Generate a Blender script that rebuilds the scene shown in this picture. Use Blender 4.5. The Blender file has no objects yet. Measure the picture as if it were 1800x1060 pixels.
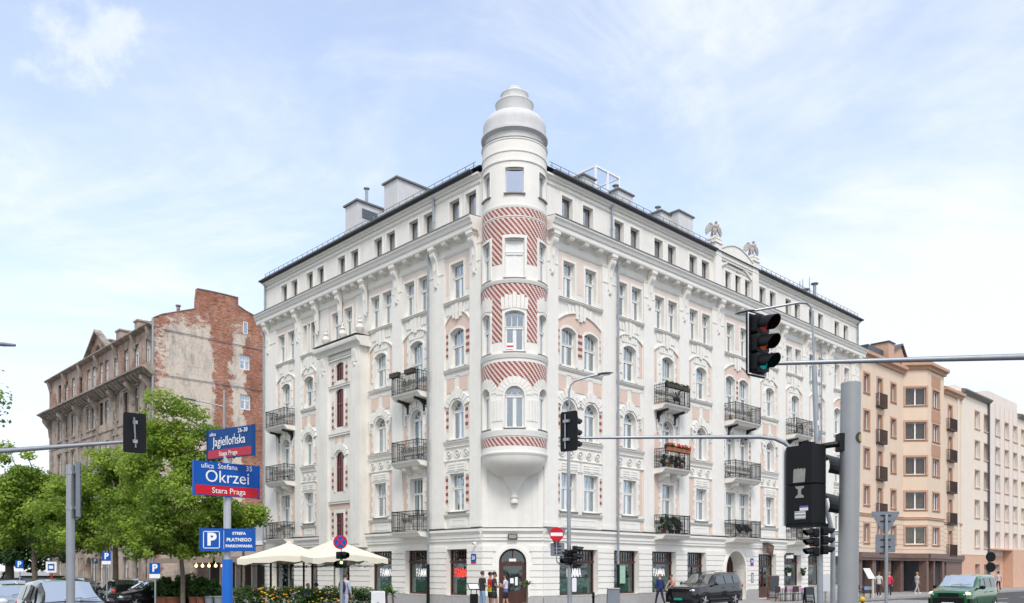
import bpy, math, random
import numpy as np
from mathutils import Matrix, Vector
R_=math.radians
SC=bpy.context.scene; COL=SC.collection
# ------------------------------------------------------------------ camera
F=1460.0; HZ=1002.0; EYE=2.0
cam=bpy.data.cameras.new('camera'); camo=bpy.data.objects.new('camera',cam); COL.objects.link(camo)
camo.location=(0,0,EYE); camo.rotation_euler=(R_(90),0,0)
cam.sensor_width=36; cam.lens=36*F/1800; cam.shift_y=(HZ-530)/1800
cam.clip_start=.1; cam.clip_end=3000
SC.camera=camo
# ------------------------------------------------------------------ light
SUN_EL,SUN_AZ=50,172     # azimuth clockwise from +Y
wd=bpy.data.worlds.new('World'); SC.world=wd; wd.use_nodes=True
nt=wd.node_tree; nt.nodes.clear()
def wn(t,**k):
    n=nt.nodes.new(t)
    for a,b in k.items(): setattr(n,a,b)
    return n
wo=wn('ShaderNodeOutputWorld'); bg=wn('ShaderNodeBackground'); sky=wn('ShaderNodeTexSky')
sky.sky_type='NISHITA'; sky.sun_disc=False; sky.sun_elevation=R_(SUN_EL); sky.sun_rotation=R_(SUN_AZ)
sky.air_density=1.0; sky.dust_density=1.2; sky.ozone_density=1.3
bg.inputs[1].default_value=.12
tc=wn('ShaderNodeTexCoord')
sep=wn('ShaderNodeSeparateXYZ'); nt.links.new(tc.outputs['Generated'],sep.inputs[0])
# project the view direction on a high flat cloud layer
zc=wn('ShaderNodeMath',operation='MAXIMUM'); nt.links.new(sep.outputs[2],zc.inputs[0]); zc.inputs[1].default_value=0.0
za=wn('ShaderNodeMath',operation='ADD'); nt.links.new(zc.outputs[0],za.inputs[0]); za.inputs[1].default_value=.22
dx=wn('ShaderNodeMath',operation='DIVIDE'); nt.links.new(sep.outputs[0],dx.inputs[0]); nt.links.new(za.outputs[0],dx.inputs[1])
dy=wn('ShaderNodeMath',operation='DIVIDE'); nt.links.new(sep.outputs[1],dy.inputs[0]); nt.links.new(za.outputs[0],dy.inputs[1])
cmb=wn('ShaderNodeCombineXYZ'); nt.links.new(dx.outputs[0],cmb.inputs[0]); nt.links.new(dy.outputs[0],cmb.inputs[1])
def cloudlayer(scale,detail,rough,lo,hi,off,dist=.6):
    mp=wn('ShaderNodeMapping'); nt.links.new(cmb.outputs[0],mp.inputs[0]); mp.inputs['Location'].default_value=off
    mp.inputs['Rotation'].default_value=(0,0,R_(35)); mp.inputs['Scale'].default_value=(1,1.5,1)
    n=wn('ShaderNodeTexNoise'); nt.links.new(mp.outputs[0],n.inputs['Vector'])
    n.inputs['Scale'].default_value=scale; n.inputs['Detail'].default_value=detail; n.inputs['Roughness'].default_value=rough; n.inputs['Distortion'].default_value=dist
    r=wn('ShaderNodeMapRange',interpolation_type='SMOOTHSTEP'); nt.links.new(n.outputs[0],r.inputs[0]); r.inputs[1].default_value=lo; r.inputs[2].default_value=hi
    return r.outputs[0]
c1=cloudlayer(.5,7,.6,.38,.62,(3.3,1.7,0))
c2=cloudlayer(1.5,10,.66,.46,.80,(7.1,2.2,0),1.1)
mx=wn('ShaderNodeMath',operation='MULTIPLY_ADD'); nt.links.new(c2,mx.inputs[0]); mx.inputs[1].default_value=.6; nt.links.new(c1,mx.inputs[2])
# veil that thickens toward the horizon, as high thin cloud does
hz=wn('ShaderNodeMapRange'); nt.links.new(sep.outputs[2],hz.inputs[0]); hz.inputs[1].default_value=.0; hz.inputs[2].default_value=.55; hz.inputs[3].default_value=.35; hz.inputs[4].default_value=.10
pv=Vector((-.514,1,.635)).normalized()
dt=wn('ShaderNodeVectorMath',operation='DOT_PRODUCT'); nrm=wn('ShaderNodeVectorMath',operation='NORMALIZE'); nt.links.new(tc.outputs['Generated'],nrm.inputs[0]); nt.links.new(nrm.outputs[0],dt.inputs[0]); dt.inputs[1].default_value=pv
pn=wn('ShaderNodeTexNoise'); nt.links.new(tc.outputs['Generated'],pn.inputs['Vector']); pn.inputs['Scale'].default_value=16; pn.inputs['Detail'].default_value=9; pn.inputs['Roughness'].default_value=.62
pa=wn('ShaderNodeMath',operation='MULTIPLY_ADD'); nt.links.new(pn.outputs[0],pa.inputs[0]); pa.inputs[1].default_value=.010; nt.links.new(dt.outputs['Value'],pa.inputs[2])
pr_=wn('ShaderNodeMapRange',interpolation_type='SMOOTHSTEP'); nt.links.new(pa.outputs[0],pr_.inputs[0]); pr_.inputs[1].default_value=1.0036; pr_.inputs[2].default_value=1.0060; pr_.inputs[4].default_value=.55
px_=wn('ShaderNodeMath',operation='ADD'); nt.links.new(mx.outputs[0],px_.inputs[0]); nt.links.new(pr_.outputs[0],px_.inputs[1])
ad=wn('ShaderNodeMath',operation='ADD'); nt.links.new(px_.outputs[0],ad.inputs[0]); nt.links.new(hz.outputs[0],ad.inputs[1])
cl=wn('ShaderNodeMapRange'); nt.links.new(ad.outputs[0],cl.inputs[0]); cl.inputs[1].default_value=0; cl.inputs[2].default_value=1.05; cl.inputs[3].default_value=.25; cl.inputs[4].default_value=.97
mc=wn('ShaderNodeMix',data_type='RGBA'); nt.links.new(cl.outputs[0],mc.inputs[0])
skm=wn('ShaderNodeVectorMath',operation='MULTIPLY'); nt.links.new(sky.outputs[0],skm.inputs[0]); skm.inputs[1].default_value=(1.75,1.72,1.75)
nt.links.new(skm.outputs[0],mc.inputs[6]); mc.inputs[7].default_value=(5.65,5.95,6.35,1)
nt.links.new(mc.outputs[2],bg.inputs[0]); nt.links.new(bg.outputs[0],wo.inputs[0])
sl=bpy.data.lights.new('sun','SUN'); sl.energy=1.42; sl.angle=R_(16); sl.color=(1,.955,.88)
so=bpy.data.objects.new('sun',sl); COL.objects.link(so)
a=R_(SUN_AZ); e=R_(SUN_EL); sd=Vector((math.sin(a)*math.cos(e),math.cos(a)*math.cos(e),math.sin(e)))
so.rotation_euler=(-sd).to_track_quat('-Z','Y').to_euler(); so.location=(0,-20,60)
SC.view_settings.view_transform='Standard'; SC.view_settings.look='None'; SC.view_settings.gamma=1
SC.view_settings.exposure=.56
SC.cycles.max_bounces=8; SC.cycles.transparent_max_bounces=12
# ------------------------------------------------------------------ mesh helpers
class MB:
    def __init__(s,warp=None): s.v=[];s.f=[];s.m=[];s.s=[];s.warp=warp;s.T=None
    def add(s,vs,fs,m=0,sm=False):
        o=len(s.v)
        if s.T is not None: vs=[tuple(s.T@Vector(p)) for p in vs]
        if s.warp: vs=[s.warp(*p) for p in vs]
        s.v+=[tuple(p) for p in vs]
        for f in fs: s.f.append(tuple(i+o for i in f)); s.m.append(m); s.s.append(sm)
    def box(s,x0,x1,y0,y1,z0,z1,m=0,tx=0,ty=0):
        if x0>x1:x0,x1=x1,x0
        if y0>y1:y0,y1=y1,y0
        if z0>z1:z0,z1=z1,z0
        n=1
        if s.warp: n=max(1,int((x1-x0)/.12+.5))
        for i in range(n):
            a=x0+(x1-x0)*i/n; b=x0+(x1-x0)*(i+1)/n
            vs=[(a,y0,z0),(b,y0,z0),(b,y1,z0),(a,y1,z0),(a+tx,y0+ty,z1),(b-tx,y0+ty,z1),(b-tx,y1-ty,z1),(a+tx,y1-ty,z1)]
            fs=[(0,3,2,1),(4,5,6,7),(0,1,5,4),(2,3,7,6)]
            if i==0: fs.append((3,0,4,7))
            if i==n-1: fs.append((1,2,6,5))
            s.add(vs,fs,m)
    def quad(s,p,m=0): s.add(p,[tuple(range(len(p)))],m)
    def prism(s,pts,y0,y1,m=0):           # polygon in xz, extruded along y
        n=len(pts); A=sum(pts[i][0]*pts[(i+1)%n][1]-pts[(i+1)%n][0]*pts[i][1] for i in range(n))
        if A<0: pts=pts[::-1]
        vs=[(x,y0,z) for x,z in pts]+[(x,y1,z) for x,z in pts]
        s.add(vs,[tuple(range(n)),tuple(range(2*n-1,n-1,-1))]+[(i,i+n,(i+1)%n+n,(i+1)%n) for i in range(n)],m)
    def xprism(s,pts,x0,x1,m=0,caps=True):   # profile in yz, extruded along x
        n=len(pts); k=1
        if s.warp: k=max(1,int(abs(x1-x0)/.12+.5))
        A=sum(pts[i][0]*pts[(i+1)%n][1]-pts[(i+1)%n][0]*pts[i][1] for i in range(n))
        if A<0: pts=pts[::-1]
        vs=[]
        for j in range(k+1):
            x=x0+(x1-x0)*j/k; vs+=[(x,y,z) for y,z in pts]
        fs=[]
        for j in range(k):
            a=j*n;b=a+n
            fs+=[(a+i,b+i,b+(i+1)%n,a+(i+1)%n) [::-1] for i in range(n)]
        if caps: fs+=[tuple(range(n))[::-1],tuple(range(k*n,k*n+n))]
        s.add(vs,fs,m)
    def zprism(s,pts,z0,z1,m=0):
        n=len(pts); A=sum(pts[i][0]*pts[(i+1)%n][1]-pts[(i+1)%n][0]*pts[i][1] for i in range(n))
        if A<0: pts=pts[::-1]
        vs=[(x,y,z0) for x,y in pts]+[(x,y,z1) for x,y in pts]
        s.add(vs,[tuple(range(n))[::-1],tuple(range(n,2*n))]+[(i,(i+1)%n,(i+1)%n+n,i+n) for i in range(n)],m)
    def tube(s,p0,p1,r0,r1=None,n=8,m=0,caps=True,sm=True): s.path([p0,p1],[r0,r0 if r1 is None else r1],n,m,caps,sm)
    def path(s,pts,r,n=8,m=0,caps=True,sm=True):
        pts=[Vector(p) for p in pts]; k=len(pts)
        if not isinstance(r,(list,tuple)): r=[r]*k
        t0=(pts[1]-pts[0]).normalized(); up=Vector((0,0,1)) if abs(t0.z)<.9 else Vector((1,0,0))
        u=t0.cross(up).normalized(); vs=[]
        for i in range(k):
            t=(pts[min(i+1,k-1)]-pts[max(i-1,0)]).normalized()
            u=(u-t*u.dot(t)).normalized(); w=t.cross(u)
            for j in range(n):
                a=2*math.pi*j/n; vs.append(tuple(pts[i]+(u*math.cos(a)+w*math.sin(a))*r[i]))
        fs=[(i*n+j,i*n+(j+1)%n,(i+1)*n+(j+1)%n,(i+1)*n+j) for i in range(k-1) for j in range(n)]
        s.add(vs,fs,m,sm)
        if caps: s.add(vs[:n],[tuple(range(n))[::-1]],m); s.add(vs[-n:],[tuple(range(n))],m)
    def lathe(s,prof,n=24,c=(0,0,0),m=0,sm=True,a0=0,a1=360):
        full=abs(a1-a0)>=360; k=n if full else n+1; vs=[]
        for r,z in prof:
            for j in range(k):
                a=R_(a0+(a1-a0)*j/n); vs.append((c[0]+r*math.cos(a),c[1]+r*math.sin(a),c[2]+z))
        fs=[]
        for i in range(len(prof)-1):
            for j in range(n):
                j2=(j+1)%k; fs.append((i*k+j,i*k+j2,(i+1)*k+j2,(i+1)*k+j))
        s.add(vs,fs,m,sm)
    def ball(s,c,r,n=10,m=0,h=None,sm=True):
        rx,ry,rz=(r,r,r) if not isinstance(r,(tuple,list)) else r
        q=max(4,n//2+1); vs=[];fs=[]
        for i in range(q+1):
            t=math.pi*i/q
            for j in range(n):
                a=2*math.pi*j/n; vs.append((c[0]+rx*math.sin(t)*math.cos(a),c[1]+ry*math.sin(t)*math.sin(a),c[2]-rz*math.cos(t)))
        for i in range(q):
            for j in range(n): fs.append((i*n+j,i*n+(j+1)%n,(i+1)*n+(j+1)%n,(i+1)*n+j))
        s.add(vs,fs,m,sm)
    def ring(s,c,R,r,n=16,q=6,m=0,axis='y',a0=0,a1=360):
        pts=[]
        for j in range(n+1):
            a=R_(a0+(a1-a0)*j/n)
            if axis=='y': pts.append((c[0]+R*math.cos(a),c[1],c[2]+R*math.sin(a)))
            elif axis=='z': pts.append((c[0]+R*math.cos(a),c[1]+R*math.sin(a),c[2]))
            else: pts.append((c[0],c[1]+R*math.cos(a),c[2]+R*math.sin(a)))
        s.path(pts,r,q,m,False)
    def mesh(s,name):
        me=bpy.data.meshes.new(name); me.from_pydata(s.v,[],s.f); me.update()
        me.polygons.foreach_set('material_index',s.m); me.polygons.foreach_set('use_smooth',s.s)
        if any(s.s): me.set_sharp_from_angle(angle=R_(38))
        return me
    def weld(s):
        d={}; nv=[]; mp=[]
        for p in s.v:
            k=(round(p[0],4),round(p[1],4),round(p[2],4))
            if k not in d: d[k]=len(nv); nv.append(p)
            mp.append(d[k])
        s.v=nv; F=[];M_=[];S=[]
        for f,m,q in zip(s.f,s.m,s.s):
            g=[]
            for i in f:
                if mp[i] not in g: g.append(mp[i])
            if len(g)>2: F.append(tuple(g));M_.append(m);S.append(q)
        s.f,s.m,s.s=F,M_,S; return s
WM={}
def put(o,parent=None,M=None,rel=False):
    M=Matrix() if M is None else M
    COL.objects.link(o)
    if parent is None: o.matrix_world=M; WM[o.name]=M.copy()
    else:
        o.parent=parent; P=WM[parent.name]
        if rel: o.matrix_local=M; WM[o.name]=P@M
        else: o.matrix_local=P.inverted()@M; WM[o.name]=M.copy()
    return o
def build(mb,name,mats,parent=None,M=None,rel=False):
    if isinstance(mb,MB) and 'wall' in name: mb.weld()
    me=mb.mesh(name) if isinstance(mb,MB) else mb
    if not isinstance(mats,(list,tuple)): mats=[mats]
    if len(me.materials)==0:
        for x in mats: me.materials.append(x)
    return put(bpy.data.objects.new(name,me),parent,M,rel)
def tag(o,label=None,cat=None,group=None,kind=None):
    if label:o['label']=label
    if cat:o['category']=cat
    if group:o['group']=group
    if kind:o['kind']=kind
    return o
def thing(name,label,cat,M=None,group=None,at=None,rz=0):
    o=bpy.data.objects.new(name,None); o.empty_display_size=.2
    if M is None: M=Matrix.Translation(at or (0,0,0))@Matrix.Rotation(rz,4,'Z')
    put(o,None,M); return tag(o,label,cat,group)
def copy_tree(o,parent=None,M=None,label=None):
    c=o.copy(); COL.objects.link(c)
    if parent is not None:
        c.parent=parent; c.matrix_local=o.matrix_local if M is None else M
        WM[c.name]=WM[parent.name]@(o.matrix_local if M is None else M)
    else:
        M=M if M is not None else WM[o.name]; c.matrix_world=M; WM[c.name]=M.copy()
    if label: c['label']=label
    for ch in [x for x in list(COL.objects) if x.parent==o]: copy_tree(ch,c)
    return c
def copy_part(o,parent,M):   # copy a part (with sub-parts) to parent at world matrix M
    return copy_tree(o,parent,WM[parent.name].inverted()@M)
def frame(P,xd):
    x=Vector((xd[0],xd[1],0)).normalized(); y=Vector((-x.y,x.x,0))
    return Matrix(((x.x,y.x,0,P[0]),(x.y,y.y,0,P[1]),(0,0,1,0),(0,0,0,1)))
def T(x,y,z,rz=0): return Matrix.Translation((x,y,z))@Matrix.Rotation(rz,4,'Z')
def at(px,py,Y): return ((px-900)/F*Y,Y,EYE+(HZ-py)/F*Y)
def PX(px,Y): return (px-900)/F*Y
# ------------------------------------------------------------------ materials
def mat(name,col,rough=.6,metal=0,var=0,scale=3,bump=0,bscale=40,streak=0,emit=None,coat=0,spec=.5,stretch=(1,1,1),col2=None,trans=0,detail=5):
    m=bpy.data.materials.new(name); m.use_nodes=True; n=m.node_tree; b=n.nodes['Principled BSDF']
    c4=(*col,1); b.inputs['Base Color'].default_value=c4; b.inputs['Roughness'].default_value=rough; b.inputs['Metallic'].default_value=metal
    b.inputs['Specular IOR Level'].default_value=spec
    if coat: b.inputs['Coat Weight'].default_value=coat; b.inputs['Coat Roughness'].default_value=.04
    if emit: b.inputs['Emission Color'].default_value=(*emit[0],1); b.inputs['Emission Strength'].default_value=emit[1]
    L=n.links.new
    if var or bump or streak:
        t=n.nodes.new('ShaderNodeTexCoord'); src=t.outputs['Object']; cur=None
        if var:
            mp=n.nodes.new('ShaderNodeMapping'); mp.inputs['Scale'].default_value=stretch; L(src,mp.inputs[0])
            z=n.nodes.new('ShaderNodeTexNoise'); z.inputs['Scale'].default_value=scale; z.inputs['Detail'].default_value=detail; z.inputs['Roughness'].default_value=.6; L(mp.outputs[0],z.inputs['Vector'])
            r=n.nodes.new('ShaderNodeValToRGB'); L(z.outputs[0],r.inputs[0])
            d=col2 if col2 else tuple(x*(1-var) for x in col); u=col if col2 else tuple(min(1,x*(1+var*.6)) for x in col)
            r.color_ramp.elements[0].position=.3; r.color_ramp.elements[1].position=.7
            r.color_ramp.elements[0].color=(*d,1); r.color_ramp.elements[1].color=(*u,1); cur=r.outputs[0]
        if streak:
            mp=n.nodes.new('ShaderNodeMapping'); mp.inputs['Scale'].default_value=(2.2,2.2,.16); L(src,mp.inputs[0])
            z=n.nodes.new('ShaderNodeTexNoise'); z.inputs['Scale'].default_value=1.6; z.inputs['Detail'].default_value=6; z.inputs['Roughness'].default_value=.7; L(mp.outputs[0],z.inputs['Vector'])
            g=n.nodes.new('ShaderNodeMapRange'); g.inputs[1].default_value=.52; g.inputs[2].default_value=.78; L(z.outputs[0],g.inputs[0])
            k=n.nodes.new('ShaderNodeMath'); k.operation='MULTIPLY'; k.inputs[1].default_value=streak; L(g.outputs[0],k.inputs[0])
            x=n.nodes.new('ShaderNodeMix'); x.data_type='RGBA'; L(k.outputs[0],x.inputs[0])
            if cur: L(cur,x.inputs[6])
            else: x.inputs[6].default_value=c4
            x.inputs[7].default_value=(col[0]*.55,col[1]*.54,col[2]*.5,1); cur=x.outputs[2]
        if cur: L(cur,b.inputs['Base Color'])
        if bump:
            z=n.nodes.new('ShaderNodeTexNoise'); z.inputs['Scale'].default_value=bscale; z.inputs['Detail'].default_value=4; L(src,z.inputs['Vector'])
            q=n.nodes.new('ShaderNodeBump'); q.inputs['Strength'].default_value=bump; q.inputs['Distance'].default_value=.02; L(z.outputs[0],q.inputs['Height']); L(q.outputs[0],b.inputs['Normal'])
    return m
def glassmat(name,tint=(.75,.82,.85),refl=.35,rough=.02):
    m=bpy.data.materials.new(name); m.use_nodes=True; n=m.node_tree; n.nodes.clear(); L=n.links.new
    o=n.nodes.new('ShaderNodeOutputMaterial'); t=n.nodes.new('ShaderNodeBsdfTransparent'); t.inputs[0].default_value=(*tint,1)
    g=n.nodes.new('ShaderNodeBsdfGlossy'); g.inputs['Roughness'].default_value=rough; g.inputs[0].default_value=(.9,.95,1,1)
    lw=n.nodes.new('ShaderNodeLayerWeight'); lw.inputs[0].default_value=.5; f=n.nodes.new('ShaderNodeMath'); f.operation='POWER'; L(lw.outputs['Facing'],f.inputs[0]); f.inputs[1].default_value=3.5
    a=n.nodes.new('ShaderNodeMath'); a.operation='MULTIPLY_ADD'; L(f.outputs[0],a.inputs[0]); a.inputs[1].default_value=.8; a.inputs[2].default_value=refl; a.use_clamp=True
    tc=n.nodes.new('ShaderNodeTexCoord'); z=n.nodes.new('ShaderNodeTexNoise'); z.inputs['Scale'].default_value=1.3; L(tc.outputs['Object'],z.inputs['Vector'])
    bp=n.nodes.new('ShaderNodeBump'); bp.inputs['Strength'].default_value=.25; bp.inputs['Distance'].default_value=.05; L(z.outputs[0],bp.inputs['Height']); L(bp.outputs[0],g.inputs['Normal'])
    x=n.nodes.new('ShaderNodeMixShader'); L(a.outputs[0],x.inputs[0]); L(t.outputs[0],x.inputs[1]); L(g.outputs[0],x.inputs[2]); L(x.outputs[0],o.inputs[0])
    return m
def brickmat(name,c1,c2,mortar,sx=1.0,plaster=None,mode=None,axis='xz',bw=.26,bh=.075):
    m=bpy.data.materials.new(name); m.use_nodes=True; n=m.node_tree; b=n.nodes['Principled BSDF']; L=n.links.new
    b.inputs['Roughness'].default_value=.9; b.inputs['Specular IOR Level'].default_value=.2
    t=n.nodes.new('ShaderNodeTexCoord'); s=n.nodes.new('ShaderNodeSeparateXYZ'); L(t.outputs['Object'],s.inputs[0])
    c=n.nodes.new('ShaderNodeCombineXYZ'); ax=n.nodes.new('ShaderNodeMath'); ax.operation='ADD'; L(s.outputs[0],ax.inputs[0]); L(s.outputs[1],ax.inputs[1])
    L(ax.outputs[0],c.inputs[0]); L(s.outputs[2],c.inputs[1])
    k=n.nodes.new('ShaderNodeTexBrick'); L(c.outputs[0],k.inputs['Vector']); k.inputs['Color1'].default_value=(*c1,1); k.inputs['Color2'].default_value=(*c2,1); k.inputs['Mortar'].default_value=(*mortar,1)
    k.inputs['Scale'].default_value=1; k.inputs['Brick Width'].default_value=bw; k.inputs['Row Height'].default_value=bh; k.inputs['Mortar Size'].default_value=.01; k.inputs['Bias'].default_value=-.1
    def noise(sc,det=6,rg=.65,vec=None,st=None):
        z=n.nodes.new('ShaderNodeTexNoise'); z.inputs['Scale'].default_value=sc; z.inputs['Detail'].default_value=det; z.inputs['Roughness'].default_value=rg
        if st:
            mp=n.nodes.new('ShaderNodeMapping'); mp.inputs['Scale'].default_value=st; L(t.outputs['Object'],mp.inputs[0]); L(mp.outputs[0],z.inputs['Vector'])
        else: L(t.outputs['Object'],z.inputs['Vector'])
        return z.outputs[0]
    def ramp(v,lo,hi,a=0,bb=1):
        g=n.nodes.new('ShaderNodeMapRange'); L(v,g.inputs[0]); g.inputs[1].default_value=lo; g.inputs[2].default_value=hi; g.inputs[3].default_value=a; g.inputs[4].default_value=bb; return g.outputs[0]
    def mix(f,A,B):
        x=n.nodes.new('ShaderNodeMix'); x.data_type='RGBA'; L(f,x.inputs[0])
        for i,q in ((6,A),(7,B)):
            if isinstance(q,tuple): x.inputs[i].default_value=(*q,1)
            else: L(q,x.inputs[i])
        return x.outputs[2]
    cur=mix(ramp(noise(.8),.42,.72),k.outputs[0],tuple(x*.38 for x in c1))
    cur=mix(ramp(noise(1.7,8,.85,st=(1,1,3.2)),.50,.60,0,.85),cur,tuple(x*.42 for x in c2))
    cur=mix(ramp(noise(2.3,8,.88,st=(1,1,4.0)),.50,.57,0,.85),cur,mortar)
    cur=mix(ramp(noise(.28,4,.6,st=(1,1,.7)),.48,.66,0,.55),cur,tuple(x*.5 for x in c2))
    if plaster:
        big=noise(.35,9,.68,st=(1,1,.8)); v=big
        if mode=='gable':
            # plaster survives on the near part, brick shows in a vertical streak and on the far part
            w=n.nodes.new('ShaderNodeTexNoise'); w.inputs['Scale'].default_value=.7; w.inputs['Detail'].default_value=7; w.inputs['Roughness'].default_value=.7; L(t.outputs['Object'],w.inputs['Vector'])
            xx=n.nodes.new('ShaderNodeMath'); xx.operation='MULTIPLY_ADD'; L(w.outputs[0],xx.inputs[0]); xx.inputs[1].default_value=3.6; L(s.outputs[0],xx.inputs[2])
            curve=n.nodes.new('ShaderNodeValToRGB'); L(ramp(xx.outputs[0],.85,12.85),curve.inputs[0]); e=curve.color_ramp.elements
            e[0].position=0; e[0].color=(.62,)*3+(1,); e[1].position=1; e[1].color=(0,)*3+(1,)
            for p,q in ((.12,.66),(.2,.86),(.50,.9),(.535,.12),(.64,.1),(.67,.9),(.76,.92),(.79,.02)):
                z=e.new(p); z.color=(q,q,q,1)
            a2=n.nodes.new('ShaderNodeMath'); a2.operation='MULTIPLY_ADD'; L(curve.outputs[0],a2.inputs[0]); a2.inputs[1].default_value=.40; L(noise(1.1,10,.86,st=(1,1,2.0)),a2.inputs[2]); v=a2.outputs[0]
            topf=ramp(s.outputs[2],22.3,26.0,0,-.24); a3=n.nodes.new('ShaderNodeMath'); a3.operation='ADD'; L(v,a3.inputs[0]); L(topf,a3.inputs[1]); v=a3.outputs[0]
            f=ramp(v,.735,.775)
        elif mode=='front': f=ramp(v,.40,.46)
        else: f=ramp(v,.47,.52)
        pc=mix(ramp(noise(.8,8,.78,st=(1,1,.45)),.50,.62),plaster,tuple(x*(.72 if mode=='gable' else .5) for x in plaster))
        pc=mix(ramp(noise(5,5,.7),.55,.75),pc,tuple(x*1.15 for x in plaster))
        pc=mix(ramp(noise(.5,7,.8,st=(1.6,1.6,.5)),.50,.62,0,.75),pc,tuple(x*.42 for x in (.55,.56,.56)))
        pc=mix(ramp(noise(1.6,10,.88,st=(1,1,3.0)),.54,.60,0,.85),pc,tuple(x*.9 for x in c1))
        cur=mix(f,cur,pc)
    L(cur,b.inputs['Base Color'])
    q=n.nodes.new('ShaderNodeBump'); q.inputs['Strength'].default_value=.5; q.inputs['Distance'].default_value=.02; L(noise(14),q.inputs['Height']); L(q.outputs[0],b.inputs['Normal'])
    return m
def tilemat(name):
    # stepped diagonal courses of small red and cream tiles
    m=bpy.data.materials.new(name); m.use_nodes=True; n=m.node_tree; b=n.nodes['Principled BSDF']; L=n.links.new
    b.inputs['Roughness'].default_value=.4
    uv=n.nodes.new('ShaderNodeUVMap'); s=n.nodes.new('ShaderNodeSeparateXYZ'); L(uv.outputs[0],s.inputs[0])
    def M(op,a,bv=None,c=None):
        q=n.nodes.new('ShaderNodeMath'); q.operation=op
        for i,v in enumerate((a,bv,c)):
            if v is None: continue
            if isinstance(v,(int,float)): q.inputs[i].default_value=v
            else: L(v,q.inputs[i])
        return q.outputs[0]
    row=M('FLOOR',M('DIVIDE',s.outputs[1],.068))
    sh=M('MULTIPLY_ADD',row,.060,s.outputs[0])
    ph=M('FRACT',M('DIVIDE',sh,.250))
    red=M('LESS_THAN',ph,.56)
    x=n.nodes.new('ShaderNodeMix'); x.data_type='RGBA'; L(red,x.inputs[0]); x.inputs[6].default_value=(.72,.60,.52,1)
    # red tiles vary tile by tile
    wn_=n.nodes.new('ShaderNodeTexWhiteNoise'); wn_.noise_dimensions='2D'; cc=n.nodes.new('ShaderNodeCombineXYZ'); L(M('FLOOR',M('DIVIDE',sh,.125)),cc.inputs[0]); L(row,cc.inputs[1]); L(cc.outputs[0],wn_.inputs['Vector'])
    y=n.nodes.new('ShaderNodeMix'); y.data_type='RGBA'; L(wn_.outputs[0],y.inputs[0]); y.inputs[6].default_value=(.23,.055,.05,1); y.inputs[7].default_value=(.36,.105,.09,1); L(y.outputs[2],x.inputs[7])
    g=M('LESS_THAN',M('FRACT',M('DIVIDE',s.outputs[1],.068)),-.1)
    w=n.nodes.new('ShaderNodeMix'); w.data_type='RGBA'; L(g,w.inputs[0]); L(x.outputs[2],w.inputs[6]); w.inputs[7].default_value=(.55,.43,.38,1)
    L(w.outputs[2],b.inputs['Base Color']); return m
def leafmat(name,c1,c2,tr=.35):
    m=bpy.data.materials.new(name); m.use_nodes=True; n=m.node_tree; n.nodes.clear(); L=n.links.new
    o=n.nodes.new('ShaderNodeOutputMaterial'); p=n.nodes.new('ShaderNodeBsdfPrincipled'); p.inputs['Roughness'].default_value=.55; p.inputs['Specular IOR Level'].default_value=.35
    t=n.nodes.new('ShaderNodeBsdfTranslucent'); x=n.nodes.new('ShaderNodeMixShader'); x.inputs[0].default_value=tr
    at_=n.nodes.new('ShaderNodeAttribute'); at_.attribute_name='tone'
    r=n.nodes.new('ShaderNodeMix'); r.data_type='RGBA'; L(at_.outputs['Fac'],r.inputs[0]); r.inputs[6].default_value=(*c1,1); r.inputs[7].default_value=(*c2,1)
    L(r.outputs[2],p.inputs['Base Color']); L(r.outputs[2],t.inputs[0]); L(p.outputs[0],x.inputs[1]); L(t.outputs[0],x.inputs[2]); L(x.outputs[0],o.inputs[0]); return m
PL=mat('white_plaster',(.81,.785,.725),.85,var=.08,scale=.9,bump=.15,bscale=60,streak=.34,spec=.2)
PLT=mat('trim_plaster',(.83,.805,.745),.8,var=.04,scale=2.5,bump=.1,bscale=50,streak=.14,spec=.2)
ORN=mat('ornament_plaster',(.74,.72,.67),.85,var=.12,scale=9,bump=.5,bscale=24,spec=.2)
PINK=mat('pink_plaster',(.72,.56,.47),.85,var=.06,scale=1.5,bump=.12,bscale=60,spec=.2)
PINKP=mat('pale_pink_plaster',(.77,.65,.575),.85,var=.05,scale=1.5,bump=.1,bscale=60,spec=.2)
BRN=mat('red_brown_tile',(.27,.085,.07),.5,var=.2,scale=6)
TILE=tilemat('diagonal_tile')
FLASH=mat('sill_flashing',(.20,.19,.18),.5,metal=.3,var=.1)
WHITE=mat('white_timber',(.80,.79,.76),.45,var=.04,scale=5)
DKWOOD=mat('dark_brown_timber',(.075,.028,.02),.4,var=.3,scale=4,stretch=(1,1,.15))
REDWOOD=mat('red_brown_timber',(.22,.030,.026),.4,var=.2,scale=4)
DKFR=mat('dark_frame',(.10,.09,.09),.5)
GLASS=glassmat('window_glass',(.80,.87,.90),.27)
GLDK=glassmat('stair_glass',(.3,.25,.25),.04)
GLSH=glassmat('shop_glass',(.62,.72,.68),.10)
GLAT=glassmat('attic_glass',(.35,.40,.48),.38)
CURT=mat('curtain',(.66,.65,.62),.9,var=.12,scale=14,stretch=(1,1,.05))
CURT2=mat('orange_curtain',(.45,.2,.12),.9,var=.15,scale=14,stretch=(1,1,.05))
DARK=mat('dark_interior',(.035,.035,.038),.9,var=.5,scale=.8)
STONE=mat('grey_stone_plinth',(.42,.41,.40),.8,var=.12,scale=6,bump=.3,bscale=30,spec=.3)
IRON=mat('black_iron',(.025,.025,.028),.5,metal=.4)
ZINC=mat('zinc_pipe',(.33,.36,.39),.45,metal=.5,var=.15,scale=4)
ROOFM=mat('dark_roof_metal',(.085,.09,.10),.45,metal=.3,var=.2,scale=2)
ASPH=mat('asphalt',(.075,.075,.078),.9,var=.2,scale=1.2,bump=.5,bscale=60)
PAVE=mat('paving',(.33,.32,.30),.9,var=.12,scale=2,bump=.3,bscale=30)
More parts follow.
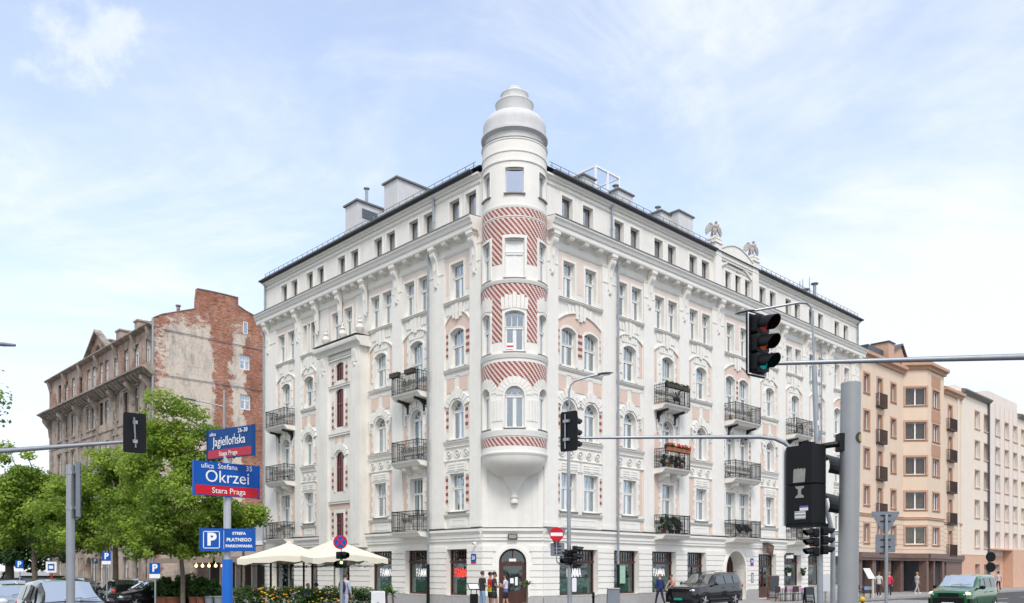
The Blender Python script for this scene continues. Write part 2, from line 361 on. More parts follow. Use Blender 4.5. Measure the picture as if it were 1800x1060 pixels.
GALV=mat('galvanised_steel',(.36,.38,.40),.42,metal=.55,var=.12,scale=3,streak=.2)
GPOLE=mat('grey_painted_steel',(.33,.34,.34),.42,metal=.35,var=.08,scale=4,streak=.25)
BLK=mat('black_plastic',(.006,.0065,.008),.45,var=.2,scale=10,spec=.25)
SBACK=mat('sign_back_grey',(.20,.22,.25),.5,metal=.3,var=.1,scale=5)
SWHITE=mat('sign_white',(.85,.85,.85),.4); SBLUE=mat('sign_blue',(.0,.085,.40),.45,spec=.3); SRED=mat('sign_red',(.58,.008,.02),.45,spec=.3)
SDBL=mat('sign_dark_blue',(.0,.055,.22),.45,spec=.3)
# ================================================================== setting
def ground_sheet(name,pts,z,m,th=None):
    mb=MB()
    if th: mb.zprism(pts,z-th,z)
    else:
        n=len(pts); A=sum(pts[i][0]*pts[(i+1)%n][1]-pts[(i+1)%n][0]*pts[i][1] for i in range(n))
        if A<0: pts=pts[::-1]
        mb.quad([(x,y,z) for x,y in pts])
    return tag(build(mb,name,m),kind='structure')
Lx,Ly=-.693,.721; Rx,Ry=.721,.693
A0=(-1.44,40.5); B0=(1.50,40.5)
MLF=frame(A0,(-Lx,-Ly)); MRF=frame(B0,(Rx,Ry)); MCF=frame(A0,(1,0))
def wl(x,y,z=0): return tuple(MLF@Vector((x,y,z)))
def wr(x,y,z=0): return tuple(MRF@Vector((x,y,z)))
def ul(px,ins=0):
    P=(A0[0]+ins*.721,A0[1]+ins*.693); k=(px-900)/F; return -(k*P[1]-P[0])/(Lx-k*Ly)
def ur(px,ins=0):
    P=(B0[0]-ins*.693,B0[1]+ins*.721); k=(px-900)/F; return (k*P[1]-P[0])/(Rx-k*Ry)
ground_sheet('ground',[(-900,-300),(900,-300),(900,1500),(-900,1500)],-.06,PAVE)
def two(p): return (p[0],p[1])
# roads: one street along each facade, meeting in front of the corner
road=[(-400,-60),(400,-60)]
ground_sheet('road',[(-70,-30),(60,-30),two(wr(120,-5.2)),two(wr(120,-13)) ,two(wr(120,-13)),two(wr(120,-22)),(60,-30)][:3]+[two(wr(120,-5.2)),two(wr(4,-5.2)),(0,35.2),two(wl(-3,-7)),two(wl(-120,-7)),(-200,60)],0,ASPH)
ground_sheet('pavement',[two(wr(120,-4.9)),two(wr(3.5,-4.9)),(0.9,35.6),(-.9,35.6),two(wl(-3,-6.6)),two(wl(-120,-6.6)),two(wl(-120,14)),two(wl(-22,14)),(0,62),two(wr(120,14))],.12,PAVE,.2)
# painted markings in the visible stretch of road
PAINT=mat('road_paint',(.6,.6,.58),.7,var=.25,scale=8)
mb=MB()
for i in range(9): mb.quad([wr(19+i*1.1,-6.0,.005),wr(19+i*1.1+.5,-6.0,.005),wr(19+i*1.1+.5,-12.5,.005),wr(19+i*1.1,-12.5,.005)][::-1])
for i in range(14): mb.quad([wr(34+i*6,-10.0,.005),wr(34+i*6+3,-10.0,.005),wr(34+i*6+3,-10.15,.005),wr(34+i*6,-10.15,.005)][::-1])
tag(build(mb,'road_marking',PAINT),kind='structure')

# ================================================================== white corner building
WB=thing('apartment_building','white stuccoed corner apartment house with round tiled turret, pink panels and iron balconies','building',M=T(0,40.5,0))
def arcpts(xa,xb,zs,rise,n=10):
    a=(xb-xa)/2; R=(a*a+rise*rise)/(2*rise); c=(xa+xb)/2; zc=zs+rise-R; out=[]
    t=math.asin(min(1,a/R))
    if rise>a*.999: t=math.pi/2
    for i in range(n+1):
        q=-t+2*t*i/n; out.append((c+R*math.sin(q),zc+R*math.cos(q)))
    out[0]=(xa,zs); out[-1]=(xb,zs); return out
def wall(mb,x0,x1,z0,z1,ops,dep=.22,m=0,rm=0,y=0,step=None):
    xs={x0,x1}; zs={z0,z1}
    for o in ops:
        for v in (o[0],o[1]):
            if x0<v<x1: xs.add(v)
        for v in (o[2],o[3]):
            if z0<v<z1: zs.add(v)
    if step:
        v=x0
        while v<x1: xs.add(v); v+=step
    xs=sorted(xs); zs=sorted(zs)
    for i in range(len(xs)-1):
        for j in range(len(zs)-1):
            if xs[i+1]-xs[i]<1e-4: continue
            cx=(xs[i]+xs[i+1])/2; cz=(zs[j]+zs[j+1])/2
            if any(o[0]<cx<o[1] and o[2]<cz<o[3] for o in ops): continue
            mb.quad([(xs[i],y,zs[j]),(xs[i+1],y,zs[j]),(xs[i+1],y,zs[j+1]),(xs[i],y,zs[j+1])],m)
    for o in ops:
        xa,xb,za,zb=o[:4]; rise=o[4] if len(o)>4 else 0; d=o[5] if len(o)>5 else dep; zt=zb-rise
        mb.quad([(xa,y,za),(xa,y,zt),(xa,y+d,zt),(xa,y+d,za)][::-1],rm)
        mb.quad([(xb,y,za),(xb,y+d,za),(xb,y+d,zt),(xb,y,zt)][::-1],rm)
        mb.quad([(xa,y,za),(xa,y+d,za),(xb,y+d,za),(xb,y,za)][::-1],rm)
        cur=arcpts(xa,xb,zt,rise,12) if rise else [(xa,zb),(xb,zb)]
        for (p,q) in zip(cur[:-1],cur[1:]):
            if rise: mb.quad([(p[0],y,p[1]),(q[0],y,q[1]),(q[0],y,zb),(p[0],y,zb)],m)
            mb.quad([(p[0],y,p[1]),(p[0],y+d,p[1]),(q[0],y+d,q[1]),(q[0],y,q[1])],rm)
# ------------------------------------------------ windows
PROTO={}
CURTW=mat('net_curtain',(.80,.80,.78),.9,var=.08,scale=14,stretch=(1,1,.05)); CURTG=mat('grey_blind',(.35,.36,.37),.9,var=.1,scale=10); CURTB=mat('beige_curtain',(.52,.42,.30),.9,var=.12,scale=14,stretch=(1,1,.05))
rnd=random.Random(5)
def bar(mb,x0,x1,z0,z1,y0=0,y1=.06,m=0): mb.box(x0,x1,y0,y1,z0,z1,m)
def win_meshes(w,h,kind,rise=0,curt=True,var=0):
    """frame mesh, pane mesh, curtain mesh; x centred, z from 0, y=0 outer face"""
    f=MB();g=MB();c=MB(); a=w/2
    if kind in('casement','segment','balcony_door'):
        hs=h-rise; t=.06; zt=hs*.62 if kind!='balcony_door' else hs*.70
        bar(f,-a,-a+t,0,hs);bar(f,a-t,a,0,hs);bar(f,-a+t,a-t,0,t)
        if rise:
            P=arcpts(-a,a,hs,rise); Q=arcpts(-a+t,a-t,hs-t*.6,rise*.95)
            f.prism(P+Q[::-1],0,.06)
        else: bar(f,-a+t,a-t,hs-t,hs)
        f.box(-a+t,a-t,-.03,.06,zt-.05,zt+.05); f.box(-a+.02,a-.02,-.05,0,zt+.05,zt+.075)
        bar(f,-.045,.045,t,zt-.05); 
        for s in(-1,1): 
            bar(f,s*(a-t-.04) if s<0 else .045, -.045 if s<0 else a-t, t,t+.05,.01,.05)
            bar(f,min(s*.085,s*.045),max(s*.085,s*.045),t+.05,zt-.05,.01,.05); bar(f,min(s*(a-t),s*(a-t-.045)),max(s*(a-t),s*(a-t-.045)),t+.05,zt-.05,.01,.05)
        nb=3 if w>.95 else 2
        zz=h-.05 if rise else hs-t
        for i in range(1,nb+1):
            x=-a+t+(w-2*t)*i/(nb+1); top=hs-t if not rise else hs+rise*(1-(x/a)**2)-.05
            bar(f,x-.015,x+.015,zt+.05,top,.01,.05)
        if kind=='balcony_door': bar(f,-a+t,-.045,t+.05,t+.55,.015,.045);bar(f,.045,a-t,t+.05,t+.55,.015,.045)
        P=arcpts(-a+.02,a-.02,hs-.03,rise) if rise else [(-a+.02,hs-.02),(a-.02,hs-.02)]
        g.prism([(-a+.02,.02)]+P+[(a-.02,.02)],.03,.036)
    elif kind=='arch':
        t=.06; hs=h-a; bar(f,-a,-a+t,0,hs);bar(f,a-t,a,0,hs);bar(f,-a+t,a-t,0,t)
        P=arcpts(-a,a,hs,a,16); Q=arcpts(-a+t,a-t,hs,a-t,16); f.prism(P+Q[::-1],0,.06)
        f.box(-a+t,a-t,-.03,.06,hs-.06,hs+.04); f.box(-a+.02,a-.02,-.05,0,hs+.04,hs+.065)
        bar(f,-.045,.045,t,hs-.06)
        for s in(-1,1):
            bar(f,min(s*.085,s*.045),max(s*.085,s*.045),t,hs-.06,.01,.05); bar(f,min(s*(a-t),s*(a-t-.045)),max(s*(a-t),s*(a-t-.045)),t,hs-.06,.01,.05)
        Q=arcpts(-.19,.19,hs+.04,.19,8); Q2=arcpts(-.165,.165,hs+.04,.165,8); f.prism(Q+Q2[::-1],.01,.05)
        for an in(45,90,135):
            ca,sa=math.cos(R_(an)),math.sin(R_(an)); x0,z0=.18*ca,hs+.04+.18*sa; x1,z1=(a-t*.6)*ca,hs+(a-t*.6)*sa; nx,nz=-sa*.014,ca*.014
            f.prism([(x0-nx,z0-nz),(x1-nx,z1-nz),(x1+nx,z1+nz),(x0+nx,z0+nz)],.01,.05)
        g.prism([(-a+.02,.02)]+arcpts(-a+.02,a-.02,hs,a-.02,16)+[(a-.02,.02)],.03,.036)
    elif kind=='attic':
        t=.05; bar(f,-a,-a+t,0,h);bar(f,a-t,a,0,h);bar(f,-a+t,a-t,0,t);bar(f,-a+t,a-t,h-t,h)
        g.box(-a+.02,a-.02,.03,.036,.02,h-.02)
    elif kind=='shop':
        t=.09; zt=h*.72; bar(f,-a,-a+t,0,h,0,.1);bar(f,a-t,a,0,h,0,.1);bar(f,-a+t,a-t,0,t,0,.1);bar(f,-a+t,a-t,h-t,h,0,.1)
        f.box(-a+t,a-t,-.04,.1,zt-.07,zt+.07); f.box(-a-.0,a+.0,-.06,-.04,zt+.02,zt+.08)
        n=max(3,int(w/.24)); 
        for i in range(1,n): x=-a+t+(w-2*t)*i/n; bar(f,x-.017,x+.017,zt+.07,h-t,.02,.07)
        zm=(zt+.07+h-t)/2; bar(f,-a+t,a-t,zm-.015,zm+.015,.025,.065)
        g.box(-a+.03,a-.03,.05,.056,.03,h-.03)
    elif kind=='stair':   # brown timber stair window, arched when rise
        t=.07; hs=h-rise; bar(f,-a,-a+t,0,hs);bar(f,a-t,a,0,hs);bar(f,-a+t,a-t,0,t)
        if rise: 
            P=arcpts(-a,a,hs,rise,12);Q=arcpts(-a+t,a-t,hs-(.0 if rise>.3 else .05),max(.02,rise-t) if rise>.3 else rise,12); f.prism(P+Q[::-1],0,.06)
        else: bar(f,-a+t,a-t,hs-t,hs)
        for s in(-1,1): bar(f,s*w*.17-.03,s*w*.17+.03,t,h-.09-(.1 if rise else 0),.0,.055)
        if h>1.4: bar(f,-a+t,a-t,h*.6,h*.6+.08,-.02,.06)
        g.prism([(-a+.02,.02)]+(arcpts(-a+.02,a-.02,hs,max(.02,rise-.02),12) if rise else [(-a+.02,hs-.02),(a-.02,hs-.02)])+[(a-.02,.02)],.03,.036)
    if curt:
        # two hanging curtains, drawn back by a different amount in each variant
        vr=random.Random(int(w*1000)+int(h*100)+var*77)
        for s in(-1,1):
            cw=a*vr.choice([.35,.6,.9,.98,.98]); z0=0.05 if vr.random()<.7 else h*.35
            n=max(4,int(cw/.05)); pts=[]
            for i in range(n+1):
                x=s*(a-.03-cw*i/n); pts.append((x,.16+.025*(1 if i%2 else -1)))
            zt=h-.06-(rise if kind=='segment' else (a if kind=='arch' else 0))*(.6)
            for p,q in zip(pts[:-1],pts[1:]): c.quad([(p[0],p[1],z0),(q[0],q[1],z0),(q[0],q[1],zt),(p[0],p[1],zt)])
    return f,g,c
def window(parent,M,w,h,kind,name,rise=0,fm=None,gm=None,cm=None,curt=True,sill=False):
    fm=fm or WHITE; gm=gm or GLASS; var=rnd.randrange(5) if curt else 0
    if curt and cm is None and rnd.random()<.06 and kind!='shop': curt=False
    cm=cm or rnd.choice([CURT,CURT,CURT,CURT,CURTW,CURTW,CURTG,CURTB])
    k=(round(w,2),round(h,2),kind,name,rise,fm.name,gm.name,cm.name if curt else 0,var)
    if k in PROTO: return copy_part(PROTO[k],parent,M)
    f,g,c=win_meshes(w,h,kind,rise,curt,var)
    o=build(f,name,fm,parent,M); build(g,'pane',gm,o,M)
    if curt: build(c,'curtain',cm,o,M)
    PROTO[k]=o; return o
# ------------------------------------------------ stucco details
def arch_blocks(mb,c,zc,r0,r1,a0,a1,n,y0,y1,gap=1.2,m=0,alt=0):
    for i in range(n):
        t0=R_(a0+(a1-a0)*i/n+gap/2); t1=R_(a0+(a1-a0)*(i+1)/n-gap/2); rr=r1+(alt if i%2 else 0); 
        mb.prism([(c+r0*math.cos(t0),zc+r0*math.sin(t0)),(c+rr*math.cos(t0),zc+rr*math.sin(t0)),(c+rr*math.cos(t1),zc+rr*math.sin(t1)),(c+r0*math.cos(t1),zc+r0*math.sin(t1))],y0,y1,m)
def quoins(mb,c,a,z0,z1,out,m=0,wide=.17,y=-.045):
    n=int((z1-z0)/.26); h=(z1-z0)/max(1,n)
    for i in range(n):
        w=wide if i%2==0 else wide*.45
        for s in(-1,1): mb.box(c+s*a,c+s*(a+w),y,0,z0+i*h+.012,z0+(i+1)*h-.012,m)
def mould(mb,x0,x1,z0,z1,p,m=0):   # small stepped moulding
    h=z1-z0; mb.xprism([(0,z0),(-p*.35,z0),(-p*.5,z0+h*.3),(-p*.85,z0+h*.55),(-p,z0+h*.6),(-p,z1),(0,z1)],x0,x1,m)
def rosette(mb,x,z,r,y=-.05,m=1):
    mb.ring((x,y,z),r,.035,14,5,m); mb.ball((x,y,z),(r*.5,.05,r*.5),8,m)
def scroll_leaf(mb,x,z,s,side,m=1):
    # acanthus-like cartouche: curling ribbons and beads
    for (dx,dz,r) in((0,0,.11),(.03,.2,.085),(-.04,-.2,.10),(.07,.36,.06),(-.02,-.38,.06)):
        mb.ring((x+side*dx*s,-.06,z+dz*s),r*s,.028*s,10,5,m,a0=20,a1=320); mb.ball((x+side*dx*s,-.06,z+dz*s),(.05*s,.06,.05*s),6,m)
    mb.path([(x-side*.12*s,-.05,z-.42*s),(x+side*.02*s,-.08,z-.1*s),(x-side*.06*s,-.08,z+.2*s),(x+side*.1*s,-.05,z+.5*s)],[.025*s,.05*s,.045*s,.02*s],5,m)
def console(side_proj=.5):
    mb=MB(); w=.165
    mb.box(-w-.06,w+.06,-.42,0,18.40,18.55); mb.box(-w-.02,w+.02,-.38,0,18.32,18.40)
    P=[(0,18.32),(-.33,18.32),(-.35,18.16),(-.29,18.03),(-.18,17.92),(-.13,17.7),(-.09,17.45),(-.07,17.1),(-.06,16.75),(0,16.7)]
    mb.xprism(P,-w,w)
    mb.xprism([(-.06,16.76),(-.10,16.72),(-.09,16.6),(-.05,16.53),(0,16.52),(0,16.76)],-w*.55,w*.55)
    mb.ball((0,-.06,16.62),(.08,.06,.09),8)
    for s in(-1,1): mb.path([(s*w,-.27,18.18),(s*w,-.12,17.75),(s*w,-.06,17.1)],[.035,.025,.018],6)
    mb.box(-.025,.025,-.16,-.1,17.4,17.8); return mb
CONS=None
def add_console(x,Mf):
    global CONS
    M=Mf@Matrix.Translation((x,-.10,0))
    if CONS is None: CONS=build(console(),'console',PLT,WB,M)
    else: copy_part(CONS,WB,M)
def bay_f1(c,b0,b1,Mf,style,door=False,cs=None):
    mb=MB(); cs=cs or [c]; a=.56
    z0,z1=4.95,6.87
    for cc in cs:
        mb.box(cc-a-.11,cc-a,-.05,0,z0,z1+.1);mb.box(cc+a,cc+a+.11,-.05,0,z0,z1+.1);mb.box(cc-a,cc+a,-.05,0,z1,z1+.1)
        mb.box(cc-.82,cc+.82,-.07,0,6.97,7.44)
        for i in range(3): mb.box(cc-.6,cc+.6,-.10,-.07,7.05+i*.13,7.05+i*.13+.06)
        mb.box(cc-.13,cc+.13,-.09,-.07,6.97,7.44)
        if style=='quoin': quoins(mb,cc,a+.11,5.0,6.95,0)
        mb.box(cc-.66,cc+.66,-.09,0,4.86,4.94,2); mb.box(cc-.62,cc+.62,-.06,0,4.8,4.86)
    # pink background strips, each side
    e0,e1=cs[0]-a-.11,cs[-1]+a+.11
    if style=='quoin': 
        mb.box(b0+.03,e0,-.012,0,5.0,7.42,3); mb.box(e1,b1-.03,-.012,0,5.0,7.42,3)
        mb.box(b0+.03,b0+.22,-.012,0,4.12,4.7,3); mb.box(b1-.22,b1-.03,-.012,0,4.12,4.7,3)
    else:
        for (x0,x1) in((e0-.22,e0-.02),(e1+.02,e1+.22)):
            mb.box(x0,x1,-.02,0,5.3,6.75,3)
            for i in range(4): mb.box(x0,x1,-.035,-.02,5.42+i*.36,5.42+i*.36+.16,4)
            mb.box(x0-.02,x1+.02,-.05,0,4.98,5.28); mb.box(x0-.02,x1+.02,-.05,0,6.77,6.95)
        if len(cs)==2: mb.box(cs[0]+.84,cs[1]-.84,-.012,0,6.95,7.42,3)
    # apron panel and its sill course
    mould(mb,b0+.02,b1-.02,4.68,4.79,.12); mb.box(b0,b1,-.14,0,4.79,4.803,2)
    if not door:
        x0,x1=b0+.28,b1-.28; mb.box(x0,x1,-.03,0,4.14,4.62); mb.box(x0+.18,x1-.18,-.045,-.03,4.50,4.53);mb.box(x0+.18,x1-.18,-.045,-.03,4.23,4.26)
        mb.box(x0+.18,x0+.21,-.045,-.03,4.26,4.5);mb.box(x1-.21,x1-.18,-.045,-.03,4.26,4.5)
    # frieze with roundels
    mould(mb,b0+.01,b1-.01,7.46,7.56,.10); mould(mb,b0+.01,b1-.01,8.16,8.24,.07)
    n=3 if len(cs)==1 else 5
    for i in range(n): rosette(mb,b0+(b1-b0)*(i+.5)/n,7.86,.17)
    mb.xprism([(0,8.24),(-.05,8.24),(-.08,8.34),(-.14,8.44),(-.17,8.46),(-.17,8.5),(0,8.5)],b0+.01,b1-.01); mb.box(b0,b1,-.18,0,8.5,8.513,2)
    build(mb,'window_surround',[PLT,ORN,FLASH,PINK,BRN],WB,Mf)
def bay_f2(c,b0,b1,Mf,style,cs=None):
    mb=MB(); cs=cs or [c]; a=.53; zs=10.02; wide=b1-b0>2.2
    for cc in cs:
        mb.box(cc-a-.1,cc-a,-.05,0,8.62,zs);mb.box(cc+a,cc+a+.1,-.05,0,8.62,zs)
        P=arcpts(cc-a-.1,cc+a+.1,zs,a+.1,16);Q=arcpts(cc-a,cc+a,zs,a,16);mb.prism(P+Q[::-1],-.05,0)
        arch_blocks(mb,cc,zs,.66,1.0,18,162,9,-.09,0,2.2,0,.06)
        mb.box(cc-.1,cc+.1,-.14,0,zs+.62,zs+1.12)
        if wide or len(cs)==2: 
            if len(cs)==1:
                scroll_leaf(mb,cc-.98,zs+.1,.85,-1);scroll_leaf(mb,cc+.98,zs+.1,.85,1)
        mb.box(cc-.62,cc+.62,-.08,0,8.56,8.62)
        if style=='quoin': quoins(mb,cc,a+.1,8.66,9.75,0)
    e0,e1=cs[0]-a-.1,cs[-1]+a+.1
    if style=='quoin': mb.box(b0+.03,e0,-.012,0,8.6,9.7,3);mb.box(e1,b1-.03,-.012,0,8.6,9.7,3)
    else:
        for (x0,x1) in((e0-.22,e0-.02),(e1+.02,e1+.22)):
            mb.box(x0,x1,-.02,0,9.0,10.25,3)
            for i in range(3): mb.box(x0,x1,-.035,-.02,9.22+i*.36,9.22+i*.36+.16,4)
            mb.box(x0-.02,x1+.02,-.05,0,8.62,8.98)
    # two pink panels above the arch
    xs=[(cs[0]-.9 if wide else cs[0]-.8,cs[0]-.2),(cs[-1]+.2,cs[-1]+(.9 if wide else .8))]
    if len(cs)==2: xs.append((cs[0]+.25,cs[1]-.25))
    for x0,x1 in xs: mb.box(x0,x1,-.03,0,11.0,11.72,3); mb.box(x0-.04,x1+.04,-.045,0,11.72,11.77)
    mb.box(b0+.02,b1-.02,-.03,0,11.80,11.93)
    mould(mb,b0+.01,b1-.01,11.99,12.12,.14); mb.box(b0,b1,-.16,0,12.12,12.133,2)
    build(mb,'window_surround',[PLT,ORN,FLASH,PINK,BRN],WB,Mf)
def bay_f3(c,b0,b1,Mf,style,cs=None):
    mb=MB(); cs=cs or [c]; a=.55; zs=13.98; rise=.2; lim=15.42
    e0,e1=cs[0]-a-.11,cs[-1]+a+.11
    # pink field with curved top, behind the architraves
    pf=arcpts(b0+.06,b1-.06,14.35 if style=='quoin' else 14.45,.42 if style=='quoin' else .55,14)
    if style=='quoin':
        for x0,x1,k in((b0+.06,b0+.34,0),(b1-.34,b1-.06,1)):
            mb.prism([(x0,12.6),(x1,12.6),(x1,14.5 if k==0 else 14.35),(x0,14.35 if k==0 else 14.5)],-.012,0,3)
    else:
        poly=[(b0+.06,13.7)]+pf+[(b1-.06,13.7)]
        # field above the windows, leaving the openings free
        for p,q in zip(pf[:-1],pf[1:]):
            x=(p[0]+q[0])/2; zb=13.7
            for cc in cs:
                if abs(x-cc)<a+.1: zb=zs+rise*(1-((x-cc)/a)**2)+.06 if abs(x-cc)<a else zs
            mb.prism([(p[0],zb),(q[0],zb),(q[0],q[1]),(p[0],p[1])],-.012,0,3)
        strips=[(b0+.06,e0),(e1,b1-.06)]+([(cs[0]+a+.11,cs[1]-a-.11)] if len(cs)==2 else [])
        for x0,x1 in strips:
            mb.box(x0,x1,-.012,0,12.75,13.7,3)
            y0,y1=(x0+.03,x1-.03)
            for i in range(4): mb.box(y0,y1,-.03,-.012,12.85+i*.33,12.85+i*.33+.14,4)
    for cc in cs:
        mb.box(cc-a-.11,cc-a,-.05,0,12.25,zs);mb.box(cc+a,cc+a+.11,-.05,0,12.25,zs)
        P=arcpts(cc-a-.11,cc+a+.11,zs,rise+.11,10);Q=arcpts(cc-a,cc+a,zs,rise,10);mb.prism(P+Q[::-1],-.05,0)
        if style=='quoin': quoins(mb,cc,a+.11,12.6,13.9,0)
    # curved hood moulding and fan of blocks up to the next sill
    cc=(b0+b1)/2; wv=(b1-b0)/2-.06; hz=14.35 if style=='quoin' else 14.45; hr=.42 if style=='quoin' else .55
    P=arcpts(cc-wv,cc+wv,hz,hr,14); Q=arcpts(cc-wv,cc+wv,hz+.07,hr,14); mb.prism(P+Q[::-1],-.09,0)
    if style=='quoin':
        R2=(wv*wv+hr*hr)/(2*hr); 
        for i in range(7):
            x0=cc-.62+i*.178; 
            mb.prism([(x0+.01,14.33),(x0+.165,14.33),(x0+.165+(x0-cc+.09)*.25,14.76),(x0+.01+(x0-cc+.09)*.25,14.76)],-.045,0)
    for i,dx in enumerate((-.26,0,.26)):
        mb.prism([(cc+dx-.09,14.72 if i!=1 else 14.62),(cc+dx+.09,14.72 if i!=1 else 14.62),(cc+dx*1.2+.12,15.4),(cc+dx*1.2-.12,15.4)],-.13 if i==1 else -.1,0)
    for i,dx in enumerate((-.75,-.52,.52,.75)):
        if abs(dx)<wv-.1: mb.prism([(cc+dx-.09,14.95),(cc+dx+.09,14.95),(cc+dx*1.1+.11,15.36),(cc+dx*1.1-.11,15.36)],-.05,0)
    mould(mb,b0+.01,b1-.01,15.44,15.56,.16); mb.box(b0,b1,-.18,0,15.56,15.573,2)
    build(mb,'window_surround',[PLT,ORN,FLASH,PINK,BRN],WB,Mf)
def bay_f4(cs,b0,b1,Mf,single=False):
    mb=MB(); a=.43 if not single else .5
    xs=[b0+.08]+sum([[c-a-.12,c+a+.12] for c in cs],[])+[b1-.08]
    for i in range(0,len(xs),2):
        if xs[i+1]>xs[i]: mb.box(xs[i],xs[i+1],-.012,0,16.0,17.62,3)
    mb.box(b0+.08,b1-.08,-.012,0,17.62,17.85,3)
    for c in cs:
        mb.box(c-a-.12,c-a,-.045,0,15.66,17.6);mb.box(c+a,c+a+.12,-.045,0,15.66,17.6);mb.box(c-a,c+a,-.045,0,17.48,17.6)
        mb.box(c-a-.08,c+a+.08,-.08,0,15.6,15.66)
    mould(mb,b0+.02,b1-.02,17.9,17.97,.07)
    mb.box(b0+.04,b0+.07,-.03,0,15.62,17.9);mb.box(b1-.07,b1-.04,-.03,0,15.62,17.9)
    build(mb,'window_surround',[PLT,ORN,FLASH,PINKP,BRN],WB,Mf)
# ------------------------------------------------ left and right facade layout (x along the facade, in metres)
LEN_L,LEN_R=22.14,35.54
# bays: (name, b0, b1, centres of F1-3, centres of F4, style)
LB=[('L1',-2.84,-.85,[ul(807,.2)],[ul(806,.2)],'stripe'),
    ('L2',-6.44,-4.06,[ul(738,.2)],[ul(752,.2),ul(725,.2)],'quoin'),
    ('L3',-9.66,-7.34,[ul(674.5,.2)],[ul(687,.2),ul(664,.2)],'quoin'),
    ('L4',-17.2,-15.42,[ul(553.7,.2)],[ul(564,.2),ul(545,.2)],'quoin'),
    ('L5',-20.43,-17.96,[ul(508,.2)],[ul(517,.2),ul(500,.2)],'quoin')]
RB=[('R1',1.01,4.40,[ur(994.5,.2),ur(1033.5,.2)],[ur(997,.2),ur(1035,.2)],'stripe'),
    ('R2',5.52,7.96,[ur(1101,.2)],[ur(1089,.2),ur(1116,.2)],'quoin'),
    ('R3',8.89,11.33,[ur(1168,.2)],[ur(1157,.2),ur(1180,.2)],'quoin'),
    ('R4',12.3,14.78,[ur(1227,.2)],[ur(1217,.2),ur(1239,.2)],'quoin'),
    ('R5',16.13,19.32,[ur(1280,.2),ur(1304,.2)],[ur(1280,.2),ur(1304,.2)],'stripe'),
    ('R6',20.46,22.86,[ur(1348,.2)],[ur(1340,.2),ur(1358,.2)],'quoin'),
    ('R7',23.88,26.32,[ur(1392.6,.2)],[ur(1383.5,.2),ur(1400.7,.2)],'quoin'),
    ('R8',27.26,29.82,[ur(1438,.2)],[ur(1429,.2),ur(1446,.2)],'quoin'),
    ('R9',31.11,34.21,[ur(1469,.2),ur(1486,.2)],[ur(1469,.2),ur(1486,.2)],'stripe')]
BALC={'L2':(1,2,3),'L5':(1,2,3),'R3':(1,2,3),'R5':(1,2,3),'R7':(1,2,3)}
def op(c,w,z0,z1,rise=0,d=.22): return (c-w/2,c+w/2,z0,z1,rise,d)
def clampbay(c4,b0,b1,a):   # keep a pair inside its bay, symmetric
    if len(c4)==2:
        g=abs(c4[1]-c4[0])/2; g=min(g,(b1-b0)/2-a-.15); m=(b0+b1)/2; return [m-g,m+g]
    return c4
attL=[ul(p,.25) for p in(835,806,760,734,694,671.5,630,607,570,551,524,506)]
attR=[ur(p,.25) for p in(990,1026.5,1081,1109,1150.6,1174,1211.5,1233,1333.5,1351.5,1379,1395,1420,1436,1464.7,1480.6)]
attP=[ur(p,.25) for p in(1273.5,1291,1308)]
